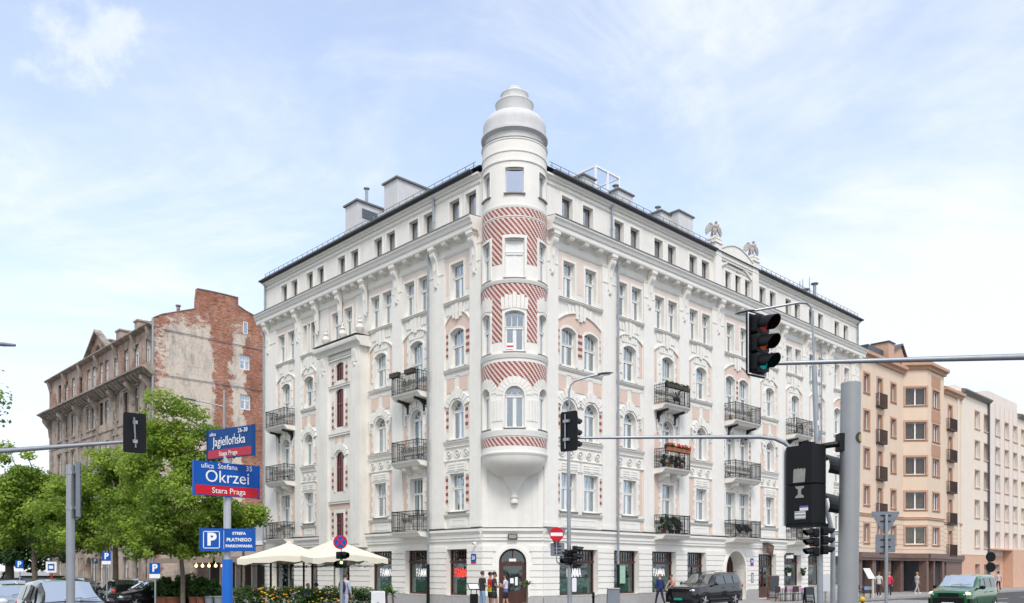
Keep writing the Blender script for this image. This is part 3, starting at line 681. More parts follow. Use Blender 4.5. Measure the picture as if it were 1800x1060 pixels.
def facade(side,Mf,BB,x0,x1,att):
    ops=[];todo=[]
    for (nm,b0,b1,c3,c4,st) in BB:
        m=(b0+b1)/2
        if len(c3)==1: c3=[min(max(c3[0],b0+.95),b1-.95)]
        else: g=min((c3[1]-c3[0])/2,(b1-b0)/2-.8); c3=[m-g,m+g]
        single=len(c4)==1
        if not single: c4=clampbay(c4,b0,b1,.43)
        else: c4=c3
        bl=BALC.get(nm,())
        for c in c3:
            for fl,(za,zb,w,k,rise) in {1:(4.95,6.87,1.12,'casement',0),2:(8.62,10.55,1.06,'arch',.53),3:(12.27,14.18,1.1,'segment',.2)}.items():
                zf=za
                if fl in bl: zf={1:4.14,2:7.84,3:11.44}[fl]
                if fl in bl and len(c3)==2: pass
                ops.append(op(c,w,zf,zb,rise)); todo.append((c,zf,w,zb-zf,k if not(fl in bl and k=='casement') else 'balcony_door',rise,{1:'window',2:'arched_window',3:'segmental_window'}[fl]))
        wz=.86 if not single else 1.0
        for c in c4: ops.append(op(c,wz,15.66,17.48)); todo.append((c,15.66,wz,1.82,'casement',0,'upper_window'))
        bay_f1(m,b0,b1,Mf,st,1 in bl,c3); bay_f2(m,b0,b1,Mf,st,c3); bay_f3(m,b0,b1,Mf,st,c3); bay_f4(c4,b0,b1,Mf,single)
    for c in att: ops.append(op(c,.8,19.35,20.7,0,.3)); todo.append((c,19.35,.8,1.35,'attic',0,'attic_window'))
    if side=='R':
        for i,c in enumerate(attP): ops.append(op(c,.6,19.4,20.75 if i!=1 else 20.95,.1,.28)); todo.append((c,19.4,.6,1.3 if i!=1 else 1.5,'attic',0,'attic_window'))
    if side=='L':
        m0,m1=-14.95,-10.1; c4=clampbay([ul(621,.2),ul(599,.2)],m0,m1,.43)
        for c in c4: ops.append(op(c,.86,15.66,17.48)); todo.append((c,15.66,.86,1.82,'casement',0,'upper_window'))
        bay_f4(c4,min(c4)-.9,max(c4)+.9,Mf)
        c=ul(600,-.25)
        sops=[op(c,.8,3.7,5.3,0,.3),op(c,.84,6.6,8.95,.42,.3),op(c,.84,10.4,12.65,.16,.3),op(c,.84,13.15,14.2,.16,.3)]
    mb=MB()
    if side=='R': wall(mb,x0,x1,4.0,21.45,ops)
    else:
        # plain wall, interrupted by the projecting stair bay below 15.3
        wall(mb,x0,-13.8,4.0,21.45,[o for o in ops if o[1]<-13.8])
        wall(mb,-13.8,-10.0,15.3,21.45,[o for o in ops if -13.8<o[0] and o[1]<-10.0])
        wall(mb,-10.0,x1,4.0,21.45,[o for o in ops if o[0]>-10.0])
    build(mb,'wall',[PL],WB,Mf)
    for (c,z,w,h,k,rise,name) in todo:
        d=.2 if k!='attic' else .22
        cm=None
        if name=='segmental_window' and side=='R' and c<8: cm=CURT2
        if k=='attic': window(WB,Mf@T(c,d,z),w,h,k,name,fm=DKFR,gm=GLAT,curt=False)
        else: window(WB,Mf@T(c,d,z),w,h,k,name,rise if k!='arch' else 0,cm=cm)
    return ops
opsL=facade('L',MLF,LB,-LEN_L,0,attL)
opsR=facade('R',MRF,RB,0,LEN_R,attR)
# blocks between the attic windows
for Mf,att,x0,x1,gap in((MLF,attL,-LEN_L,-.12,None),(MRF,attR+attP,.12,LEN_R,(14.95,20.1))):
    mb=MB()
    for c in att:
        mb.box(c-.52,c-.4,-.04,0,19.3,20.84);mb.box(c+.4,c+.52,-.04,0,19.3,20.84);mb.box(c-.4,c+.4,-.04,0,20.7,20.84)
    mould(mb,x0,x1,20.92,21.02,.08); mould(mb,x0,x1,21.2,21.42,.22); 
    build(mb,'attic_moulding',PLT,WB,Mf)
# pilasters between bays
def pil(Mf,x0,x1,z0=4.12,z1=17.95,p=.10):
    mb=MB(); mb.box(x0,x1,-p,0,z0,z1); mb.box(x0-.0,x1+.0,-p-.03,-p,z1-.85,z1-.79); mb.box(x0-.02,x1+.02,-p-.03,0,z1,z1+.09)
    mb.box(x0-.02,x1+.02,-p-.03,-.0,z0-.0,z0+.22)
    build(mb,'pilaster',PLT,WB,Mf)
for x0,x1 in((-.85,-.02),(-4.06,-2.84),(-7.34,-6.44),(-17.96,-17.2),(-22.14,-20.43)): pil(MLF,x0,x1)
for x0,x1 in((.02,1.01),(4.40,5.52),(7.96,8.89),(11.33,12.3),(14.78,16.13),(19.32,20.46),(22.86,23.88),(26.32,27.26),(29.82,31.11),(34.21,35.54)): pil(MRF,x0,x1)
for x in(-.45,-3.45,-6.89,-9.9,-12.55,-15.2,-17.58,-21.5): add_console(x,MLF)
for x in(.52,4.96,8.42,11.8,15.45,19.9,23.37,26.8,30.45,34.9): add_console(x,MRF)
# main cornice with modillions
def cornice(Mf,x0,x1,cons,z=0):
    mb=MB()
    mb.xprism([(0,18.55),(-.52,18.55),(-.55,18.62),(-.55,18.8),(-.61,18.85),(-.66,18.98),(-.74,19.07),(-.74,19.17),(0,19.25)],x0,x1)
    mb.xprism([(-.745,19.175),(-.77,19.15),(-.77,19.2),(0,19.29),(0,19.256)],x0,x1,1)
    mb.xprism([(0,18.0),(-.05,18.0),(-.07,18.1),(-.07,18.3),(-.14,18.42),(-.2,18.55),(0,18.55)],x0,x1)
    cs=sorted(cons)
    for p,q in zip(cs[:-1],cs[1:]):
        n=max(1,int(round((q-p)/1.02))-1) 
        n=2 if (q-p)>2.2 and n<2 else n
        for i in range(1,n+1):
            x=p+(q-p)*i/(n+1)
            mb.xprism([(-.1,18.55),(-.49,18.55),(-.49,18.47),(-.44,18.39),(-.3,18.36),(-.1,18.33)],x-.16,x+.16)
    build(mb,'cornice',[PLT,FLASH],WB,Mf)
cornice(MLF,-LEN_L-.25,-.12,[-.45,-3.45,-6.89,-9.9,-12.55,-15.2,-17.58,-21.5])
cornice(MRF,.12,LEN_R+.2,[.52,4.96,8.42,11.8,15.45,19.9,23.37,26.8,30.45,34.9])
# string course above the ground floor
for Mf,x0,x1 in((MLF,-LEN_L,0),(MCF,0,2.94),(MRF,0,LEN_R)):
    mb=MB(); mb.xprism([(0,3.45),(-.08,3.45),(-.08,3.55),(-.12,3.6),(-.12,3.75),(-.2,3.86),(-.24,3.9),(-.24,4.02),(0,4.06)],x0,x1); mb.box(x0,x1,-.26,0,4.06,4.075,1)
    build(mb,'string_course',[PLT,FLASH],WB,Mf)
# stair bay on the left facade
mb=MB(); sx0,sx1=ul(561,-.65),ul(630,-.65); pl,pr_=ul(576,-.65),ul(617.5,-.65); d0=-.50; sc=ul(600,d0+.1)
sops=[op(sc,.92,3.75,5.35,0,.2),op(sc,.92,6.6,8.95,.46,.2),op(sc,.92,10.4,12.65,.14,.2),op(sc,.92,13.15,14.2,.14,.2)]
wall(mb,pl,pr_,3.3,15.3,sops,y=d0)
mb.quad([(sx0,-.65,3.3),(sx0,0,3.3),(sx0,0,15.3),(sx0,-.65,15.3)][::-1])
mb.box(sx0,pl,-.65,-.003,3.3,14.75); mb.box(pr_,sx1,-.65,-.003,3.3,14.75)
for xx in((sx0+pl)/2,(pr_+sx1)/2):
    mb.box(xx-.22,xx+.22,-.70,-.65,13.9,14.6); mb.xprism([(-.65,13.9),(-.78,14.5),(-.78,14.65),(-.65,14.65)],xx-.15,xx+.15); mb.ball((xx,-.69,13.75),(.1,.07,.12),8)
    mb.box(xx-.45,xx+.45,-.68,-.65,3.5,13.7)
mb.xprism([(0,14.75),(-.68,14.75),(-.7,14.85),(-.8,14.95),(-.92,15.02),(-.96,15.14),(-.96,15.25),(0,15.36)],sx0-.25,sx1+.25)
mb.box(sx0-.27,sx1+.27,-.98,0,15.36,15.375,2)
for (za,zb) in((4.0,5.6),(6.75,8.1),(10.3,12.0),(12.9,14.2)):
    for a,b in((sc-.86,sc-.62),(sc+.62,sc+.86)):
        a=max(a,pl+.02); b=min(b,pr_-.02)
        mb.box(a,b,d0-.015,d0,za,zb,3)
        for i in range(4):
            if za+.3+i*.38<zb: mb.box(a+.02,b-.02,d0-.03,d0-.015,za+.1+i*.38,za+.26+i*.38,4)
for z in(5.9,9.9,12.75,14.35): mb.box(pl,pr_,d0-.1,d0,z,z+.1); mb.box(pl,pr_,d0-.12,d0,z+.1,z+.115,2)
mb.box(pl,pr_,d0-.015,d0,5.6,5.88,3)
arch_blocks(mb,sc,8.49,.58,.92,15,165,9,d0-.07,d0,2.2,0,.05)
for i in (-1,1): mb.box(sc+i*.32-.16,sc+i*.32+.16,d0-.02,d0,9.45,9.85,3)
for (za,zb) in((3.75,5.35),(6.6,8.5),(10.4,12.5),(13.15,14.05)):
    mb.box(sc-.58,sc-.46,d0-.05,d0,za,zb);mb.box(sc+.46,sc+.58,d0-.05,d0,za,zb)
build(mb,'stair_bay',[PL,ORN,FLASH,PINK,BRN],WB,MLF)
for (z,h,r) in((3.75,1.6,0),(6.6,2.35,.46),(10.4,2.25,.14),(13.15,1.05,.14)):
    window(WB,MLF@T(sc,d0+.09,z),.92,h,'stair','stair_window',r,fm=REDWOOD,gm=GLDK,curt=False)
# carved vases above the stair bay
for x in(sx0+.3,(sx0+sx1)/2,sx1-.3):
    mb=MB(); mb.lathe([(0,0),(.16,0),(.18,.08),(.1,.16),(.22,.34),(.25,.5),(.16,.66),(.1,.74),(.16,.82),(.08,.95),(.1,1.1),(0,1.2)],12)
    build(mb,'finial',ORN,WB,MLF@T(x,-.35,15.38))
# ------------------------------------------------ ground floor
def gf(Mf,x0,x1,ops,name='ground_floor_wall'):
    mb=MB(); wall(mb,x0,x1,0,3.45,ops,y=0,dep=.35)
    # rusticated courses between openings
    z=.72
    while z<3.0:
        edges=[x0]; 
        for o in sorted(ops):
            rise=o[4]; zt=o[3]-rise
            if z+.27<=o[2] or z>=o[3]: continue
            ext=.0
            a,b=o[0],o[1]
            if rise and z+.27>zt:
                rr=(b-a)/2+.3; c=(a+b)/2; h=max(0,z-zt); w=math.sqrt(max(0,rr*rr-h*h)); a,b=c-w,c+w
                if w<=0: continue
            edges+=[a,b]
        edges.append(x1)
        for i in range(0,len(edges),2):
            if edges[i+1]-edges[i]>.05: mb.box(edges[i]+.0,edges[i+1]-.0,-.06,0,z+.02,z+.29)
        z+=.31
    # plinth
    pe=[x0]
    for o in sorted(ops):
        if o[2]<.6: pe+=[o[0]-.02,o[1]+.02]
    pe.append(x1)
    for i in range(0,len(pe),2): mb.box(pe[i],pe[i+1],-.09,0,0,.68,1)
    for o in ops:
        if o[2]>.3: mb.box(o[0],o[1],-.1,.3,o[2]-.05,o[2]-.001,1)
        if o[4]: 
            c=(o[0]+o[1])/2; a=(o[1]-o[0])/2; zs=o[3]-o[4]
            P=arcpts(c-a-.16,c+a+.16,zs,a+.16,18);Q=arcpts(c-a,c+a,zs,a,18);mb.prism(P+Q[::-1],-.08,0); mb.box(c-a-.16,c-a,-.08,0,.0,zs);mb.box(c+a,c+a+.16,-.08,0,.0,zs)
    build(mb,name,[PLT,STONE],WB,Mf)
gL=[]
for a,b in((822,785),(756,713),(690,651)): gL.append(op((ul(a)+ul(b))/2,abs(ul(a)-ul(b)),.72,3.05,0,.35))
gL.append(op(-12.4,1.5,.14,3.0,0,.35)); gL.append(op(-15.9,1.3,.14,3.0,0,.35)); gL.append(op(-19.6,2.9,.5,3.2,0,.35))
gf(MLF,-LEN_L,0,gL)
gR=[op((ur(982)+ur(1050))/2,ur(1050)-ur(982),.72,3.05,0,.35)]
for a,b in((1078,1122),(1145,1187),(1207,1240)): gR.append(op((ur(a)+ur(b))/2,ur(b)-ur(a),.72 if a<1200 else .14,3.05,0,.35))
gR.append(op(17.55,2.3,.14,3.2,1.15,.9))
for a,b in((1332,1363),(1377,1407),(1419,1444),(1465,1484)): gR.append(op((ur(a)+ur(b))/2,ur(b)-ur(a),.14 if a==1332 else .9,3.05,0,.35))
gf(MRF,0,LEN_R,gR)
gC=[op(1.47,1.34,.14,3.05,.67,.3)]
gf(MCF,0,2.94,gC)
def text(s,size,Mw,m,parent,name='lettering',sx=1,depth=.004,align='CENTER',bold=0):
    cu=bpy.data.curves.new('t','FONT'); cu.body=s; cu.size=size; cu.align_x=align; cu.align_y='CENTER'; cu.extrude=depth; cu.offset=bold; cu.resolution_u=3
    o=bpy.data.objects.new('t',cu); COL.objects.link(o); bpy.context.view_layer.update()
    me=bpy.data.meshes.new_from_object(o.evaluated_get(bpy.context.evaluated_depsgraph_get())); bpy.data.objects.remove(o)
    me.materials.clear(); me.materials.append(m)
    for p in me.polygons: p.material_index=0
    # text plane xy -> facade xz (readable from -y)
    return build(me,name,m,parent,Mw@Matrix.Rotation(R_(90),4,'X')@Matrix.Diagonal((sx,1,1,1)))
LIT=mat('white_lettering',(.85,.85,.82),.5,emit=((1,1,1),.25)); NEON=mat('red_neon',(.8,.05,.04),.4,emit=((1,.05,.03),.7)); GRN=mat('green_poster',(.35,.55,.42),.6,var=.2,scale=9)
CAFE=mat('cafe_curtain',(.38,.46,.41),.9,var=.15,scale=20,stretch=(1,1,.1))
def shopwin(o,Mf,txt=None,red=False,poster=False,cafe=True,fm=DKWOOD,door=False):
    c=(o[0]+o[1])/2; w=o[1]-o[0]; h=o[3]-o[2]; M=Mf@T(c,.27,o[2])
    f,g,_=win_meshes(w,h,'shop',curt=False)
    if door:
        f.box(-w/2+.09,w/2-.09,0,.08,.09,.75); f.box(-.03,.03,0,.08,.75,h*.72-.07); f.box(.08,.1,-.05,0,1.0,1.3)
    p=build(f,'shop_door' if door else 'shop_window',fm,WB,M); build(g,'pane',GLSH,p,M)
    if cafe and not door:
        mb=MB(); n=int(w/.06)
        for i in range(n): 
            x=-w/2+.1+(w-.2)*i/n; mb.quad([(x,.2+(.02 if i%2 else 0),.1),(x+(w-.2)/n,.2+(0 if i%2 else .02),.1),(x+(w-.2)/n,.2+(0 if i%2 else .02),.85),(x,.2+(.02 if i%2 else 0),.85)])
        build(mb,'curtain',CAFE,p,M)
    if txt: text(txt,.62,M@T(0,.045 ,1.12),NEON if red else LIT,p,sx=.5,bold=.004)
    if poster:
        mb=MB(); mb.box(-.32,.32,.03,.04,.55,1.55); q=build(mb,'poster',GRN,p,M)
    return p
W1=[shopwin(gL[0],MLF,'FIAMMA',red=True),shopwin(gL[1],MLF,'FIAMMA'),shopwin(gL[2],MLF,'FIAMMA')]
shopwin(gL[3],MLF,door=True);shopwin(gL[4],MLF,door=True);shopwin(gL[5],MLF,cafe=False)
shopwin(gR[0],MRF,'FIAMMA');shopwin(gR[1],MRF,poster=True);shopwin(gR[2],MRF,'FIAMMA');shopwin(gR[3],MRF,door=True)
shopwin(gR[5],MRF,door=True)
for o in gR[6:]: shopwin(o,MRF,cafe=False)
# gate in the carriage arch
mb=MB(); o=gR[4]; c=17.55
P=[(c-1.13,.14)]+arcpts(c-1.13,c+1.13,2.05,1.13,16)+[(c+1.13,.14)]; mb.prism(P,.84,.9)
for i in range(-5,6):
    x=c+i*.2; zt=2.05+math.sqrt(max(0,1.1**2-(i*.2)**2)); mb.box(x-.03,x+.03,.8,.84,.16,zt)
mb.box(c-1.1,c+1.1,.79,.84,1.1,1.2); mb.box(c-.04,c+.04,.78,.8,.16,3.1)
build(mb,'gate',DKWOOD,WB,MRF)
# corner door
mb=MB(); c=1.47; a=.66
P=arcpts(c-a,c+a,2.38,a,16);Q=arcpts(c-a+.09,c+a-.09,2.38,a-.09,16); mb.prism(P+Q[::-1],.22,.3)
mb.box(c-a,c-a+.2,.22,.3,.14,2.38);mb.box(c+a-.2,c+a,.22,.3,.14,2.38);mb.box(c-a+.2,c+a-.2,.22,.3,2.2,2.42)
mb.box(c-a+.2,c+a-.2,.22,.3,.14,.95); mb.box(c-a+.28,c+a-.28,.2,.22,.25,.85); mb.box(c-.03,c+.03,.22,.3,2.42,2.98)
dr=build(mb,'door',DKWOOD,WB,MCF)
mb=MB(); mb.prism([(c-a+.05,.9)]+arcpts(c-a+.05,c+a-.05,2.38,a-.05,14)+[(c+a-.05,.9)],.26,.265); build(mb,'pane',GLSH,dr,MCF)
mb=MB(); mb.tube((c+.36,.16,1.05),(c+.36,.16,1.45),.015); mb.tube((c+.36,.22,1.1),(c+.36,.16,1.1),.01);mb.tube((c+.36,.22,1.4),(c+.36,.16,1.4),.01); build(mb,'handle',ZINC,dr,MCF)
mb=MB(); mb.box(c-.17,c+.17,.21,.22,2.42,2.56); mb.box(c-.12,c+.05,.24,.25,1.35,1.6);mb.box(c+.12,c+.25,.24,.25,1.25,1.65); build(mb,'notice',SWHITE,dr,MCF)
# chamfer wall (flat), slim corner pilasters
mb=MB(); wall(mb,0,2.94,4.06,21.45,[]); 
build(mb,'wall',PL,WB,MCF)
mb=MB(); mb.box(.0,.22,-.05,0,4.08,8.0);mb.box(2.72,2.94,-.05,0,4.08,8.0); mb.box(.22,.26,-.02,0,4.08,8.0,0); mb.box(2.68,2.72,-.02,0,4.08,8.0,0); build(mb,'corner_strip',PLT,WB,MCF)
# interior behind the glass, blind walls at the back, roof
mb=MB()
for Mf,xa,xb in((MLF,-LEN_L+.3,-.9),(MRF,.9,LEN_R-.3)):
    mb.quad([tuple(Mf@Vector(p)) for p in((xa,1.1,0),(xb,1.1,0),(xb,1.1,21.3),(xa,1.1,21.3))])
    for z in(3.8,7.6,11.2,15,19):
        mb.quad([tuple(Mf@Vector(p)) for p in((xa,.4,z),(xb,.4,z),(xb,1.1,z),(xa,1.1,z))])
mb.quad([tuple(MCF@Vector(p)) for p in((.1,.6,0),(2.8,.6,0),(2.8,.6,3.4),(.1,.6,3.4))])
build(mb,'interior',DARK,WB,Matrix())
DEP=12.0
inner=wl(-3.6,DEP)  # not used for the chamfer
def isect():
    # inner corner of the two wings
    p=Vector(wl(0,DEP)[:2]);d=Vector((-Lx,-Ly));q=Vector(wr(0,DEP)[:2]);e=Vector((-Rx,-Ry))
    t=((q-p).x*e.y-(q-p).y*e.x)/(d.x*e.y-d.y*e.x); return tuple(p+d*t)
IC=isect(); E1=wl(-LEN_L,0);E1i=wl(-LEN_L,DEP);E2=wr(LEN_R,0);E2i=wr(LEN_R,DEP)
mb=MB()
def vq(a,b,z0=0,z1=21.45): mb.quad([(a[0],a[1],z0),(b[0],b[1],z0),(b[0],b[1],z1),(a[0],a[1],z1)])
vq(E1i,E1);vq(E2,E2i);vq(IC,E1i);vq(E2i,IC); build(mb,'rear_wall',PL,WB,Matrix())
mb=MB(); z0,z1=21.62,23.0
def mid(a,b): return ((a[0]+b[0])/2,(a[1]+b[1])/2)
Lm,Rm=mid(E1,E1i),mid(E2,E2i); Cm=(0,(40.5+IC[1])/2)
def o2(p,z): return (p[0],p[1],z)
La=wl(-LEN_L-.1,-.3);Lb=wl(0.1,-.3);Ra=wr(-.1,-.3);Rb=wr(LEN_R+.1,-.3)
mb.quad([o2(La,z0),o2(Lb,z0),o2(Cm,z1),o2(Lm,z1)]);mb.quad([o2(Lb,z0),o2(Ra,z0),o2(Cm,z1)]);mb.quad([o2(Ra,z0),o2(Rb,z0),o2(Rm,z1),o2(Cm,z1)])
mb.quad([o2(Lm,z1),o2(Cm,z1),o2(IC,z0),o2(E1i,z0)]);mb.quad([o2(Cm,z1),o2(Rm,z1),o2(E2i,z0),o2(IC,z0)])
mb.quad([o2(La,z0),o2(Lm,z1),o2(E1i,z0)]);mb.quad([o2(Rb,z0),o2(E2i,z0),o2(Rm,z1)])
roof=build(mb,'roof',ROOFM,WB,Matrix())
def roofedge(Mf,x0,x1):
    mb=MB(); mb.xprism([(0,21.43),(-.28,21.43),(-.33,21.5),(-.33,21.58),(-.1,21.70),(0,21.70)],x0,x1)
    mb.tube((x0,-.39,21.53),(x1,-.39,21.53),.07,n=10); build(mb,'gutter',ROOFM,roof,Mf)
    mb=MB(); n=int((x1-x0)/.62)
    for i in range(n+1):
        x=x0+.15+(x1-x0-.3)*i/n; mb.box(x-.015,x+.015,-.02,.01,21.75,22.1)
    mb.tube((x0,0,22.09),(x1,0,22.09),.016,n=5);mb.tube((x0,0,21.93),(x1,0,21.93),.012,n=5); build(mb,'snow_guard',ZINC,roof,Mf)
roofedge(MLF,-LEN_L-.1,-.5);roofedge(MRF,.5,14.95);roofedge(MRF,20.1,LEN_R+.1)
# curved gable with two piers over the carriage arch bay
mb=MB(); g0,g1=14.95,20.1; gm=(g0+g1)/2
P=[(g0+.7,21.2)]+[(g0+.7+(g1-g0-1.4)*i/14,21.85+.55*math.sin(math.pi*i/14)) for i in range(15)]+[(g1-.7,21.2)]
mb.prism(P,-.16,.25); mb.prism([(x,z+.07) for x,z in P[1:-1]]+[(x,z) for x,z in P[1:-1]][::-1],-.22,.3)
for x in(g0,g1-.72):
    mb.box(x,x+.72,-.2,.4,19.32,22.05); mb.box(x-.07,x+.79,-.27,.47,22.05,22.17); mb.box(x+.02,x+.7,-.2,.38,22.17,22.3); mb.box(x-.03,x+.75,-.24,.43,22.3,22.38); mb.box(x+.14,x+.58,-.1,.28,22.38,22.52)
Q=[(g0+.72+(g1-g0-1.44)*i/16,20.75+.62*math.sin(math.pi*i/16)) for i in range(17)]
mb.prism(Q+[(x,z+.12) for x,z in Q][::-1],-.14,0); mb.prism([(g0+.72,20.87)]+[(x,z+.12) for x,z in Q]+[(g1-.72,20.87),(g1-.72,21.3),(g0+.72,21.3)],-.06,0)
build(mb,'gable',[PLT],WB,MRF)
# downpipes
def pipe(Mf,x,z0,z1,y=-.2,head=True,bend=False,dark=2.2):
    mb=MB(); y=y-.1 if z0<3 else y; pts=[(x,y,z0),(x,y,z1)]
    mb.path(pts,.062,8)
    if z0<1: mb.tube((x,y,z0),(x,y,z0+dark),.085,m=1)
    for z in range(int(z0)+1,int(z1),3): mb.tube((x,y,z),(x,y,z+.08),.078)
    if head: mb.tube((x,y,z1-.35),(x,y,z1),.07,.13)
    build(mb,'downpipe',[ZINC,BLK],WB,Mf)
pipe(MLF,ul(760.5),.1,18.3);pipe(MLF,ul(767)-.1,19.35,21.5,y=-.12);pipe(MRF,ur(1079),.1,18.3);pipe(MRF,ur(1073),19.35,21.5,y=-.12);pipe(MLF,-21.95,19.35,21.5,y=-.12);pipe(MRF,35.3,19.35,21.5,y=-.12);pipe(MLF,-21.95,.1,18.3,y=-.12)
pipe(MRF,ur(1437),.1,18.3)
# balconies
BALO={}
def balcony(Mf,b0,b1,fl,key):
    zf={1:4.02,2:7.72,3:11.3}[fl]; pr=.88; mb=MB()
    mb.xprism([(0,zf),(-pr,zf),(-pr,zf-.05),(-pr+.04,zf-.1),(-pr+.12,zf-.16),(-pr+.2,zf-.26),(0,zf-.34)],b0,b1); mb.box(b0-.02,b1+.02,-pr-.02,0,zf,zf+.02,1)
    if fl==2: mb.xprism([(0,zf-.3),(-.6,zf-.22),(-.55,zf-.45),(0,zf-.75)],b0+.5,b0+.85); mb.xprism([(0,zf-.3),(-.6,zf-.22),(-.55,zf-.45),(0,zf-.75)],b1-.85,b1-.5)
    B=build(mb,'balcony',[PLT,FLASH],WB,Mf)
    mb=MB(); z0=zf+.06; z1=zf+1.06; y=-pr+.05
    def run(p,q):
        d=math.hypot(q[0]-p[0],q[1]-p[1]); n=int(d/.115)
        for i in range(n+1):
            t=i/n; x=p[0]+(q[0]-p[0])*t; yy=p[1]+(q[1]-p[1])*t; r=.009 if i%4 else .013
            mb.box(x-r,x+r,yy-r,yy+r,z0,z1)
        for z,r in((z1,.022),(z1-.16,.011),(z0+.18,.011),(z0+.02,.014)): mb.tube((p[0],p[1],z),(q[0],q[1],z),r,n=5,sm=False)
    run((b0+.04,y),(b1-.04,y)); run((b0+.04,0),(b0+.04,y)); run((b1-.04,0),(b1-.04,y))
    for x in(b0+.04,b1-.04): mb.box(x-.022,x+.022,y-.022,y+.022,zf,z1+.05)
    # scroll belly in the middle of the railing
    for i in range(3): mb.ring(((b0+b1)/2+(i-1)*.5,y-.012,z0+.5),.12,.011,14,4)
    build(mb,'railing',IRON,B,Mf)
    if fl==3:
        for x in(b0+.45,b1-.45):
            mb=MB(); mb.xprism([(0,zf-.3),(-.75,zf-.24),(-.75,zf-.36),(-.35,zf-.42),(-.14,zf-.6),(-.12,zf-.95),(0,zf-.95)],x-.07,x+.07); build(mb,'bracket',IRON,B,Mf)
    BALO[key+str(fl)]=(Mf,b0,b1,zf,pr)
for (nm,b0,b1,*_) in LB+RB:
    for fl in BALC.get(nm,()):
        a,b={'L2':(ul(688,-.85),ul(757.5)),'L5':(ul(466.6,-.85),ul(520.7)),'R3':(ur(1147),ur(1213.5,-.85)),'R5':(ur(1271.6),ur(1337.5,-.85)),'R7':(ur(1379.6),ur(1428.5,-.85))}[nm]
        if fl==1 and nm in BALC: print('balc',nm,a,b)
        balcony(MLF if nm[0]=='L' else MRF,a,b,fl,nm)
# ================================================================== corner turret
TC=(.12,40.42); TR=1.56
def warp(x,y,z):
    a=x/TR; r=TR-(-y if False else y); return (TC[0]+(TR-y)*math.sin(a),TC[1]-(TR-y)*math.cos(a),z)
half=TR*R_(118); SIDE=TR*R_(61)
tw=[]
for c in(-SIDE,0,SIDE):
    w=.92 if c==0 else .74
    tw+= [(c-w/2,c+w/2,8.68,10.62,w/2,.2),(c-w/2,c+w/2,12.25,14.15,.12,.2),(c-w/2,c+w/2,15.72,17.55,0,.2),(c-w/2+.02,c+w/2-.02,19.66,20.86,0,.22)]
mb=MB(warp); wall(mb,-half,half,7.52,22.3,tw,step=.1)
TU=build(mb,'turret',[PLT],WB,Matrix())
mb=MB(); c3=(TC[0],TC[1],0)
# roof: recess, lip, dome, two lantern tiers and cap
mb.lathe([(TR-.02,22.28),(TR-.13,22.3),(TR-.13,22.66),(TR+.02,22.74),(TR+.06,22.76),(TR+.06,22.86),(TR-.03,22.9),(TR-.03,23.32)]+[(TR-.02-.66*(1-math.cos(R_(t))),23.32+.62*math.sin(R_(t))) for t in range(10,91,10)]+[(.86,23.96),(.88,24.05),(.9,24.1),(.9,24.5),(.94,24.56),(.9,24.62),(.82,24.66),(.66,24.72),(.655,24.8),(.66,24.98),(.69,25.04),(.66,25.09),(.5,25.2),(.42,25.26),(.42,25.33),(.3,25.42),(.12,25.48),(0,25.49)],64,c3,sm=True)
cap=build(mb,'turret_roof',mat('pale_grey_render',(.63,.63,.62),.7,var=.1,scale=1.5,streak=.35,bump=.1),TU,Matrix())
for z,r,h in((21.16,.05,.09),(21.62,.04,.07),(22.2,.03,.09)):
    mb=MB(); mb.lathe([(TR,z),(TR+r,z+.01),(TR+r,z+h),(TR,z+h+.01)],64,c3); build(mb,'ledge',PLT,TU,Matrix())
for z0,z1,p in((8.30,8.58,.09),(11.95,12.16,.10),(15.45,15.62,.09),(7.42,7.54,.07),(19.0,19.12,.03),(18.55,18.60,.03)):
    mb=MB(); mb.lathe([(TR-.01,z0),(TR+p*.4,z0),(TR+p*.6,(z0+z1)/2-.02),(TR+p,z1-.04),(TR+p,z1),(TR-.01,z1+.02)],64,c3); build(mb,'ledge',PLT,TU,Matrix())
mb=MB(); mb.lathe([(TR-.1,22.285),(TR+.05,22.285),(TR+.05,22.31),(TR-.1,22.32)],64,c3); build(mb,'flashing_ring',FLASH,TU,Matrix())
mb=MB(); 
# bowl, funnel and drop underneath
mb.lathe([(TR+.02,7.44)]+[(TR*math.cos(R_(t))*1.0+.0,7.44-1.02*math.sin(R_(t))) for t in range(6,67,6)]+[(.60,6.47),(.46,6.3),(.33,6.05),(.2,5.82),(.14,5.66),(.15,5.6),(.2,5.58),(.2,5.52),(.13,5.48),(.19,5.38),(.18,5.26),(.1,5.2),(0,5.19)],48,c3,sm=True)
build(mb,'turret_bracket',PLT,TU,Matrix())
# diagonal tile fields (with uv in metres)
def patch(polys):
    mb=MB(warp); uv=[]
    for (x0,x1,fz0,fz1) in polys:
        n=max(1,int((x1-x0)/.06)); 
        for i in range(n):
            a=x0+(x1-x0)*i/n;b=x0+(x1-x0)*(i+1)/n
            za,zb=(fz0(a) if callable(fz0) else fz0),(fz0(b) if callable(fz0) else fz0); zc,zd=(fz1(b) if callable(fz1) else fz1),(fz1(a) if callable(fz1) else fz1)
            if zc-zb<.005 and zd-za<.005: continue
            mb.add([(a,-.008,za),(b,-.008,zb),(b,-.008,zc),(a,-.008,zd)],[(0,1,2,3)]); uv+=[(a,za),(b,zb),(b,zc),(a,zd)]
    me=mb.mesh('tile_field'); l=me.uv_layers.new(name='UVMap'); 
    for i,q in enumerate(uv): l.data[i].uv=(q[0]+20,q[1])
    return build(me,'tile_field',TILE,TU,Matrix())
H=half; wz=.46; s0=SIDE-.37-.13
patch([(-H,H,18.62,18.98)])
patch([(-H,H,lambda x:17.72 if min(abs(x),abs(abs(x)-SIDE))<.58 else 17.72,18.5),(-s0,-.60,16.35,17.72),(.60,s0,16.35,17.72),(s0-1e-3,s0,17,17)][:3])
